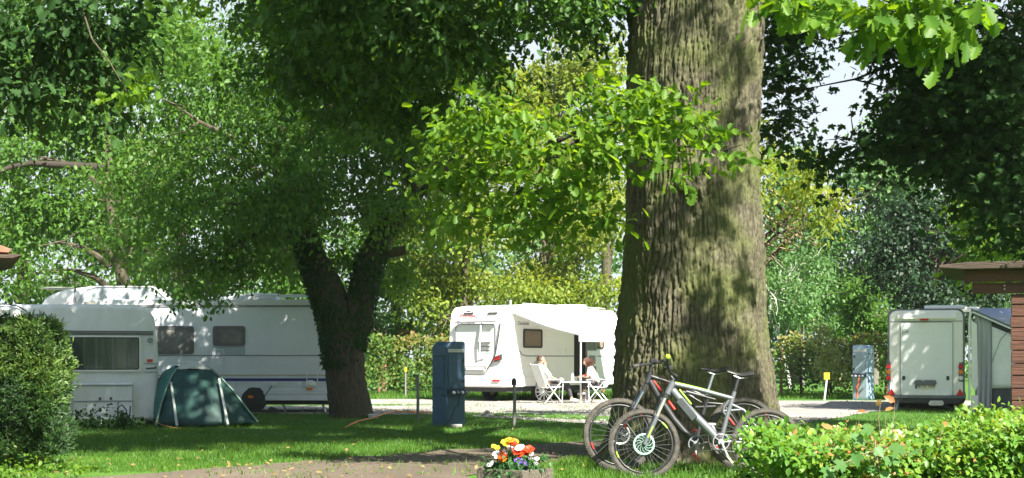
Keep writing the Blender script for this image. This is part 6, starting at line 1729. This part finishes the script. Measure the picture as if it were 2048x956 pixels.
# ------------------------------------------------------------------ flower planter
FD = 12.6
pb = thing('planter_box', 'weathered wooden planter box filled with mixed bedding flowers', 'planter', (X(1030, FD), FD, 0), math.radians(-38))
pb.scale = (.74, .74, 1)
WOODP = pm('grey_planter_wood', (.15, .125, .095), .85, c2=(.06, .05, .04), scale=6, bump=.6, stretch=(1, 6, 6))
zt = Z(938, FD)
for s in (-1, 1):
    for k in range(2):
        MB().b2((-.30, s * .26 - .02, .02 + k * zt / 2), (.30, s * .26 + .02, .012 + (k + 1) * zt / 2 - .006)).build('side_board', WOODP, pb, bevel=.005)
        MB().b2((s * .31 - .02, -.285, .02 + k * zt / 2), (s * .31 + .02, .285, .012 + (k + 1) * zt / 2 - .006)).build('end_board', WOODP, pb, bevel=.005)
MB().b2((-.288, -.238, .03), (.288, .238, zt - .05)).build('soil', pm('potting_soil', (.04, .028, .02), .95, bump=.8), pb)
def petal_flower(parent, c, r, mat, n=9, cup=.5, seedv=0):
    """one bloom: layered rounded petals round a centre"""
    rr = random.Random(seedv); Pn = []; A = []; N = []; S = []
    for ring, (rad, tilt) in enumerate(((1.0, .35), (.72, .9), (.45, 1.6))):
        m = max(4, n - ring * 2)
        for k in range(m):
            t = 2 * math.pi * (k + .4 * ring) / m + rr.gauss(0, .12); a = Vector((math.cos(t), math.sin(t), tilt * cup))
            Pn.append((c[0], c[1], c[2])); A.append(tuple(a)); N.append((-math.cos(t) * tilt, -math.sin(t) * tilt, 1)); S.append(r * rad * rr.uniform(.9, 1.1))
    # tilt the bloom towards the camera
    M = Matrix.Rotation(math.radians(38), 3, 'X') @ Matrix.Rotation(rr.gauss(0, .3), 3, 'Y')
    A = np.array([tuple(M @ Vector(a)) for a in A]); N = np.array([tuple(M @ Vector(a)) for a in N])
    V, fs = tpl('quad')
    return leaf_mesh('bloom', np.array(Pn), A, N, np.array(S), 'petal', np.array([rr.random() for _ in S]), mat, parent)
_t = tpl
def tpl(kind):
    if kind == 'petal':
        v = [(0, 0, 0), (-.30, .45, .06), (-.34, .80, .10), (-.12, 1.0, .05), (.12, 1.0, .05), (.34, .80, .10), (.30, .45, .06)]
        return np.array(v, float), [tuple(range(7))]
    return _t(kind)
F_RED = leafmat('scarlet_petal', (.60, .03, .012), (.80, .08, .02), tw=.25, trans=(1.1, .9, .9))
F_ORG = leafmat('orange_petal', (.75, .16, .01), (.85, .32, .02), tw=.25, trans=(1.1, 1, .9))
F_YEL = leafmat('yellow_petal', (.80, .50, .02), (.85, .62, .04), tw=.25, trans=(1.1, 1, .9))
F_WHT = leafmat('white_petal', (.72, .71, .66), (.82, .82, .80), tw=.2, trans=(1, 1, 1))
F_VIO = leafmat('violet_petal', (.14, .07, .50), (.26, .15, .68), tw=.25, trans=(1, 1, 1))
F_LIL = leafmat('lilac_petal', (.40, .30, .42), (.52, .42, .54), tw=.25, trans=(1, 1, 1))
G_FL = leafmat('bedding_leaf', (.020, .075, .022), (.055, .15, .035), tw=.3)
def fl(label, kind, cat, mat, blooms, size, root, leaves=70):
    base = P(*root, FD); t = thing(kind, label, cat, (base.x, FD + random.uniform(-.08, .1), zt - .06))
    mb = MB(); L0 = t.location
    for k, (px, py) in enumerate(blooms):
        q = P(px, py, FD - .05 + random.uniform(-.08, .08)) - L0
        petal_flower(t, q, size * 1.22 * random.uniform(.85, 1.15), mat[k % len(mat)], seedv=k * 7 + int(px))
        mb.tube(wob((random.uniform(-.03, .03), 0, 0), q, 4, .08), .003, 4)
    mb.build('stems', G_FL, t, norm=False)
    zz = max(.08, Z(min(b[1] for b in blooms), FD) - L0.z)
    foliage('leaves', [(0, 0, zz * .45, .11, .10, zz * .38)], leaves // 5, 5, .05, .048, 'oval', G_FL, t, shell=.1)
fl('yellow and orange flowers standing tallest at the back of the planter', 'begonia_plant', 'flower plant', [F_YEL, F_ORG, F_YEL, F_ORG, F_RED], [(1014, 882), (1021, 881), (1008, 884), (1030, 883), (1027, 887), (1012, 889)], .026, (1020, 935), 60)
fl('yellow flowers at the left back of the planter', 'begonia_plant', 'flower plant', [F_YEL], [(988, 893), (995, 896)], .024, (996, 935), 40)
fl('white flowers above the middle of the planter', 'begonia_plant', 'flower plant', [F_WHT], [(1020, 897), (1016, 902), (1024, 899), (1040, 896)], .034, (1018, 938), 60)
fl('white flower beside the left orange-red bloom', 'begonia_plant', 'flower plant', [F_WHT], [(993, 908), (994, 913)], .034, (998, 938), 40)
fl('big scarlet flowers at the right of the planter', 'begonia_plant', 'flower plant', [F_RED], [(1054, 902), (1058, 900), (1052, 907), (1036, 905), (1040, 908), (1032, 902)], .036, (1046, 938), 70)
fl('orange-red flower left of the middle of the planter', 'begonia_plant', 'flower plant', [F_RED, F_ORG], [(1006, 912), (1004, 918), (1008, 908)], .034, (1006, 940), 60)
fl('single white flower low at the left rim of the planter', 'begonia_plant', 'flower plant', [F_WHT], [(981, 929)], .028, (984, 942), 30)
fl('lone red flower hanging low in the planter', 'begonia_plant', 'flower plant', [F_RED], [(998, 942)], .024, (998, 946), 40)
fl('violet blossoms trailing through the middle of the planter', 'lobelia_plant', 'flower plant', [F_VIO], [(1037, 926), (1042, 923), (1050, 927), (1034, 931), (1038, 938), (1043, 944), (1040, 951), (1014, 946), (1024, 952), (1046, 932), (1053, 929), (1030, 944), (1020, 949), (1048, 938), (1046, 948), (1035, 921)], .022, (1038, 940), 90)
fl('small pale lilac and white blossoms at the right rim of the planter', 'petunia_plant', 'flower plant', [F_LIL, F_WHT, F_LIL, F_WHT], [(1060, 918), (1063, 909), (1066, 921), (1074, 918), (1072, 928)], .020, (1064, 938), 70)
gv = foliage('trailing_greenery', [(.0, .0, zt + .02, .34, .28, .08), (.1, -.2, zt - .02, .2, .1, .06)], 110, 7, .06, .045, 'oval', G_FL, pb, shell=.1)

# ------------------------------------------------------------------ bicycles leaning on the oak
SPOKE = pm('spoke_steel', (.26, .27, .28), .4, .8, var=.05)
GREYF = pm('satin_grey_frame', (.15, .16, .175), .38, .4, var=.06, scale=10)
BLKF = pm('satin_black_frame', (.035, .036, .040), .38, .2, var=.15, scale=10)
GRN = pm('lime_paint', (.32, .62, .05), .4, var=.08)
REDF = pm('signal_red_paint', (.62, .03, .02), .38, var=.08)
LEANA = .10
def bike(label, d0, spec):
    """all frame points are photo pixels on a plane at distance d0 that leans back towards the trunk"""
    def Q(px, py, dy=0.0):
        z = Z(py, d0); y = d0 + LEANA * z + dy; return Vector((X(px, d0), y, z))
    wc = [Q(*spec['wf']), Q(*spec['wr'])]
    base = Vector(((wc[0].x + wc[1].x) / 2, d0, 0))
    t = thing('mountain_bike', label, 'bicycle', base)
    q = lambda px, py, dy=0.0: Q(px, py, dy) - base
    FR, AC = spec['frame'], spec['accent']
    Rm = spec['r']
    for wi, c in enumerate(wc):
        c = c - base
        wh = bpy.data.objects.new('wheel', None); COL.objects.link(wh); wh.parent = t; wh.location = c
        wh.rotation_euler = (-math.atan(LEANA), 0, spec.get('steer', 0) if wi == 0 else 0)
        tw_ = .028
        MB().torus((0, 0, 0), Rm - tw_, tw_, 72, 10).build('tyre', pm('dusty_tyre', (.095, .085, .072), .9, c2=(.035, .033, .030), scale=14, bump=.4), wh, smooth=True, auto=False)
        kb = MB()  # tread knobs
        for k in range(88):
            a = 2 * math.pi * k / 88
            for s in (-1, 0, 1):
                aa = a + (.5 if s == 0 else 0) * 2 * math.pi / 88; rr = Rm - tw_ + tw_ * (1.0 if s == 0 else .80)
                M = Matrix.Rotation(-aa, 3, 'Y'); v = M @ Vector((rr, 0, 0)); kb.box((v.x, s * .017, v.z), (.006, .006, .009), M=M)
        kb.build('tread', MATS['dusty_tyre'], wh, kind='stuff')
        MB().torus((0, 0, 0), Rm - .072, .012, 60, 8, sc=1.1).build('rim', BLKF, wh, smooth=True)
        for a0, a1 in ((35, 50), (195, 208)):
            m = MB(); m.tube([((Rm - .072) * math.cos(math.radians(a)), -.011, (Rm - .072) * math.sin(math.radians(a))) for a in np.linspace(a0, a1, 6)], .009, 6); m.build('rim_decal', AC, wh, smooth=True)
        sp = MB()
        for k in range(28):
            a = 2 * math.pi * k / 28; s = 1 if k % 2 else -1; h0 = a + (.6 if (k // 2) % 2 else -.6)
            sp.tube([(.024 * math.cos(h0), s * .026, .024 * math.sin(h0)), ((Rm - .08) * math.cos(a), 0, (Rm - .08) * math.sin(a))], .0022, 4)
        sp.build('spokes', SPOKE, wh, kind='stuff')
        h = MB(); h.tube([(0, -.055, 0), (0, .055, 0)], .018, 12); h.tube([(0, -.034, 0), (0, -.026, 0)], .03, 14); h.tube([(0, .034, 0), (0, .026, 0)], .03, 14); h.build('hub', BLKF, wh, smooth=True)
        disc = MB(); rd_ = spec['disc'] if wi == 0 else .08
        disc.torus((0, -.045, 0), rd_, .010, 36, 6, sc=.25)
        for k in range(12):
            a = 2 * math.pi * k / 12
            disc.tube([(.025 * math.cos(a), -.045, .025 * math.sin(a)), (rd_ * .6 * math.cos(a + .3), -.045, rd_ * .6 * math.sin(a + .3)), (rd_ * math.cos(a + .8), -.045, rd_ * math.sin(a + .8))], .0035, 4)
        disc.build('brake_disc', spec['discm'] if wi == 0 else STEEL, wh, smooth=True)
        if wi == 1:
            cs = MB()
            for k in range(6): cs.torus((0, -.030 - .004 * k, 0), .07 - .008 * k, .004, 24, 4, sc=.5)
            cs.build('cassette', STEEL, wh)
    # frame tubes
    fr = MB()
    for pts, r in spec['tubes']:
        fr.tube([q(*p) for p in pts], r, 12)
    fr.build('frame', FR, t, smooth=True)
    for pts, r, m in spec['accents']:
        MB().tube([q(*p) for p in pts], r, 8).build('frame_stripe', m, t, smooth=True)
    # fork
    a_, cr, ax_ = [q(*p) for p in spec['fork']]
    ax_ = wc[0] - base
    f = MB()
    for s in (-.055, .055):
        f.tube([cr + Vector((0, s, 0)), cr.lerp(ax_, .45) + Vector((0, s, 0))], .017, 10)
    f.build('fork_stanchion', pm('gold_grey_stanchion', (.62, .60, .52), .25, .7) if spec['bright'] else STEEL, t, smooth=True)
    f = MB(); f.tube([a_, cr], .021, 10); f.beam(cr + Vector((0, -.075, 0)), cr + Vector((0, .075, 0)), .04, .045); f.build('fork_crown', BLKF, t)
    f = MB()
    for s in (-.06, .06):
        f.tube([cr.lerp(ax_, .42) + Vector((0, s, 0)), cr.lerp(ax_, .7) + Vector((0, s, 0)), ax_ + Vector((0, s, 0))], [.026, .024, .019], 10)
    f.tube([cr.lerp(ax_, .46) + Vector((0, -.06, 0)), cr.lerp(ax_, .40) + Vector((-.03, 0, .03)), cr.lerp(ax_, .46) + Vector((0, .06, 0))], .016, 8)
    f.build('fork_lower', spec['forkm'], t, smooth=True)
    MB().tube([cr.lerp(ax_, .62) + Vector((0, -.085, 0)), cr.lerp(ax_, .85) + Vector((0, -.082, 0))], .008, 6).build('fork_decal', AC, t)
    # cockpit
    st0, st1 = q(*spec['stem'][0]), q(*spec['stem'][1])
    MB().tube([a_, st0, st1], [.022, .020, .018], 10).build('stem', BLKF, t, smooth=True)
    hb = [q(*p) for p in spec['bar']]
    MB().tube(hb, .0155, 10).build('handlebar', BLKF, t, smooth=True)
    for e, n_ in ((0, 1), (-1, -2)):
        g = MB(); dn = (hb[n_] - hb[e]).normalized(); g.tube([hb[e], hb[e] + dn * .12], [.021, .019], 10); gr = g.build('grip', RUBBER, t, smooth=True)
        if e == spec.get('ball', 99): MB().ball(hb[e] - dn * .008, .027, 12, 8).build('bar_end', pm('lime_plug', (.45, .72, .03), .4), gr, smooth=True)
        b = MB(); s_ = hb[e] + dn * .15; b.tube([s_, s_ + dn * -.02 + Vector((-.05, -.05, -.02)), s_ - dn * .11 + Vector((-.06, -.06, -.03))], [.012, .008, .005], 6); b.build('brake_lever', BLKF, t, smooth=True)
        c = MB(); c.tube([s_, s_ + Vector((-.07, -.03, .03)), s_ + Vector((-.10, 0, -.08)), cr + Vector((-.03, -.03, .05)), cr.lerp(ax_, .8) + Vector((-.03, -.06, 0))] if e == 0 else [s_, s_ + Vector((-.05, .02, -.03)), a_ + Vector((-.05, 0, -.05)), a_ + Vector((.03, -.03, -.10))], .0035, 5); c.build('brake_hose', BLKF, t, smooth=True)
    MB().box(hb[len(hb) // 2] + Vector((0, -.02, .03)), (.035, .02, .022)).build('display', BLKF, t, bevel=.005)
    # saddle
    s0, s1 = spec['saddle']; a = q(*s0); b = q(*s1); sv = []; sf = []
    L = 10; K = 8
    for i in range(L + 1):
        u = i / L; w = .018 + .055 * max(0, (u - .35) / .65) ** .9; w = w * (1 if u < .92 else .8); hgt = .014 + .012 * u
        c = a.lerp(b, u) + Vector((0, 0, .016 * math.sin(u * math.pi * 1.6 + 2.2)))
        for k in range(K):
            th = 2 * math.pi * k / K; sv.append(c + Vector((0, w * math.cos(th), hgt * math.sin(th) - (w * .25 * abs(math.cos(th))))))
    for i in range(L):
        for k in range(K): sf.append((i * K + k, i * K + (k + 1) % K, (i + 1) * K + (k + 1) % K, (i + 1) * K + k))
    sf += [tuple(reversed(range(K))), tuple(L * K + k for k in range(K))]
    sd_ = MB().add(sv, sf).build('saddle', pm('saddle_vinyl', (.02, .02, .022), .45, var=.2), t, smooth=True)
    r_ = MB()
    for s in (-.022, .022): r_.tube([a.lerp(b, .25) + Vector((0, s, -.03)), a.lerp(b, .5) + Vector((0, s, -.055)), a.lerp(b, .8) + Vector((0, s, -.04))], .0045, 6)
    r_.build('saddle_rail', STEEL, sd_)
    p0, p1 = [q(*p) for p in spec['post']]
    MB().tube([p0, p1], .0165, 10).build('seatpost', spec['postm'], t, smooth=True)
    # drivetrain
    bb = q(*spec['bb']); rax = wc[1] - base
    ch_ = MB(); ch_.torus((bb.x, bb.y - .05, bb.z), .085, .006, 30, 5, sc=.6); ch_.tube([(bb.x, bb.y - .07, bb.z), (bb.x, bb.y + .07, bb.z)], .035, 14)
    for k in range(5):
        a0 = 2 * math.pi * k / 5; ch_.tube([(bb.x, bb.y - .05, bb.z), (bb.x + .08 * math.cos(a0), bb.y - .05, bb.z + .08 * math.sin(a0))], .007, 5)
    ch_.build('chainring', GREYP, t, smooth=True)
    cn = MB(); cn.tube([(bb.x, bb.y - .05, bb.z + .085), (rax.x, rax.y - .04, rax.z + .05)], .004, 4); cn.tube([(bb.x, bb.y - .05, bb.z - .085), (rax.x - .02, rax.y - .04, rax.z - .14), (rax.x + .02, rax.y - .04, rax.z - .10)], .004, 4); cn.build('chain', STEEL, t)
    MB().ball((bb.x - .02, bb.y, bb.z + .03), .085, 14, 8, (1.25, .55, .9)).build('motor', BLKF, t, smooth=True) if spec.get('motor') else None
    c0 = bb + Vector((0, -.085, 0)); c1 = q(*spec['crank']) + Vector((0, -.10, 0))
    cr_ = MB().beam(c0, c1, .022, .014, up=(0, 1, 0)).build('crank', GREYP, t, bevel=.004)
    MB().box(c1 + Vector((0, -.05, 0)), (.042, .045, .009), M=Matrix.Rotation(.9, 3, 'Y')).build('pedal', spec['pedm'], cr_, bevel=.003)
    c2 = bb - (c1 - c0) + Vector((0, .085, 0)); cr2 = MB().beam(bb + Vector((0, .085, 0)), c2, .022, .014, up=(0, 1, 0)).build('crank', GREYP, t)
    MB().box(c2 + Vector((0, .05, 0)), (.042, .045, .009)).build('pedal', spec['pedm'], cr2, bevel=.003)
    MB().beam(rax + Vector((0, -.05, -.02)), rax + Vector((.02, -.055, -.12)), .03, .02).build('derailleur', GREYP, t)
    if spec.get('battery'):
        a, b = [q(*p) for p in spec['battery']]
        MB().beam(a, b, .085, .075, up=(0, 1, 0)).build('battery', pm('glossy_black_case', (.05, .055, .06), .25, var=.15), t, bevel=.012)
    if spec.get('shock'):
        a, b = [q(*p) for p in spec['shock']]
        sh_ = MB(); sh_.tube([a, a.lerp(b, .55)], .022, 10); sh_.tube([a.lerp(b, .55), b], .012, 8); sh_.build('shock_absorber', BLKF, t, smooth=True)
    return t
def z3(x, y):  # coordinates read in an enlarged crop -> photo pixels
    return (1120 + x / 3.229, 660 + y / 3.229)
bike('dark full-suspension mountain bike with red accents, the one nearer the oak trunk', 16.45, dict(
    wf=z3(385, 678), wr=z3(1190, 672), r=.40, frame=BLKF, accent=REDF, disc=.105, discm=STEEL, forkm=BLKF, bright=False, steer=.12,
    fork=(z3(585, 290), z3(548, 385), z3(385, 678)),
    tubes=[((z3(592, 275), z3(566, 345)), .030), ((z3(595, 300), z3(700, 335), z3(830, 380), z3(950, 435)), .022), ((z3(585, 330), z3(640, 430), z3(740, 580), z3(860, 720)), .036),
           ((z3(975, 400), z3(935, 520), z3(880, 725)), .020), ((z3(880, 735), z3(1040, 720), z3(1190, 672)), .014), ((z3(940, 470), z3(1060, 480), z3(1120, 560), z3(1190, 672)), .013), ((z3(880, 500), z3(1010, 495)), .016)],
    accents=[((z3(575, 285), z3(640, 318), z3(720, 350)), .014, REDF), ((z3(610, 330), z3(660, 395)), .012, REDF), ((z3(705, 460), z3(745, 515)), .016, REDF), ((z3(790, 375), z3(925, 430)), .010, REDF), ((z3(1080, 550), z3(1130, 615)), .010, REDF)],
    stem=(z3(592, 262), z3(600, 232)), bar=[z3(460, 236) + (-.30,), z3(530, 225) + (-.12,), z3(610, 216) + (0.0,), z3(660, 206) + (.12,), z3(700, 196) + (.26,)], ball=None,
    saddle=(z3(915, 255), z3(1098, 255)), post=(z3(1000, 285), z3(955, 420)), postm=pm('polished_post', (.75, .75, .75), .2, .9), bb=z3(880, 735), crank=z3(868, 815), pedm=REDF, shock=(z3(800, 400), z3(920, 470))))
bike('grey and lime electric mountain bike leaning in front, black battery on its down tube', 15.95, dict(
    wf=z3(543, 740), wr=z3(1338, 735), r=.375, frame=GREYF, accent=GRN, disc=.105, discm=pm('green_tinted_disc', (.35, .55, .47), .4, .4), forkm=GREYF, bright=True, steer=-.05, motor=True,
    fork=(z3(725, 355), z3(688, 425), z3(543, 740)),
    tubes=[((z3(738, 335), z3(700, 415)), .036), ((z3(745, 350), z3(900, 385), z3(1125, 445)), .024), ((z3(730, 390), z3(860, 540), z3(960, 640), z3(1035, 722)), .045), ((z3(1135, 400), z3(1090, 540), z3(1040, 722)), .024),
           ((z3(1040, 716), z3(1160, 728), z3(1338, 735)), .018), ((z3(1110, 480), z3(1195, 520), z3(1260, 610), z3(1338, 735)), .016), ((z3(1060, 525), z3(1190, 515)), .014), ((z3(1100, 450), z3(1065, 500), z3(1060, 530), z3(1090, 570)), .013)],
    accents=[((z3(750, 342), z3(900, 377), z3(1120, 437)), .013, GRN), ((z3(775, 385) + (-.03,), z3(850, 480) + (-.03,)), .010, GRN), ((z3(880, 540), z3(1010, 670)), .012, pm('pale_decal', (.62, .62, .60), .4))],
    stem=(z3(738, 318), z3(722, 298)), bar=[z3(684, 176) + (-.32,), z3(688, 215) + (-.24,), z3(705, 262) + (-.1,), z3(735, 285) + (.06,), z3(775, 300) + (.30,)], ball=0,
    saddle=(z3(1090, 275), z3(1258, 285)), post=(z3(1165, 300), z3(1128, 425)), postm=BLKF, bb=z3(1040, 722), crank=z3(1085, 832), pedm=pm('cream_pedal', (.62, .58, .50), .4), battery=(z3(768, 450) + (-.035,), z3(872, 575) + (-.035,)), shock=(z3(820, 400), z3(1010, 450))))

# ------------------------------------------------------------------ thin summer haze in the air
hzm = bpy.data.materials.new('air_haze'); nt, b, out = nodes(hzm); nt.nodes.remove(b)
pv = nt.nodes.new('ShaderNodeVolumePrincipled'); pv.inputs['Color'].default_value = (.86, .93, 1, 1); pv.inputs['Density'].default_value = HAZE; pv.inputs['Anisotropy'].default_value = .2
nt.links.new(pv.outputs[0], out.inputs['Volume'])
MB().b2((-70, -40, -1.2), (70, 125, 24)).build('haze', hzm, kind='stuff')
SC.cycles.volume_bounces = 1
for o in bpy.data.objects:
    if o.name.startswith('seam'): o['kind'] = 'stuff'
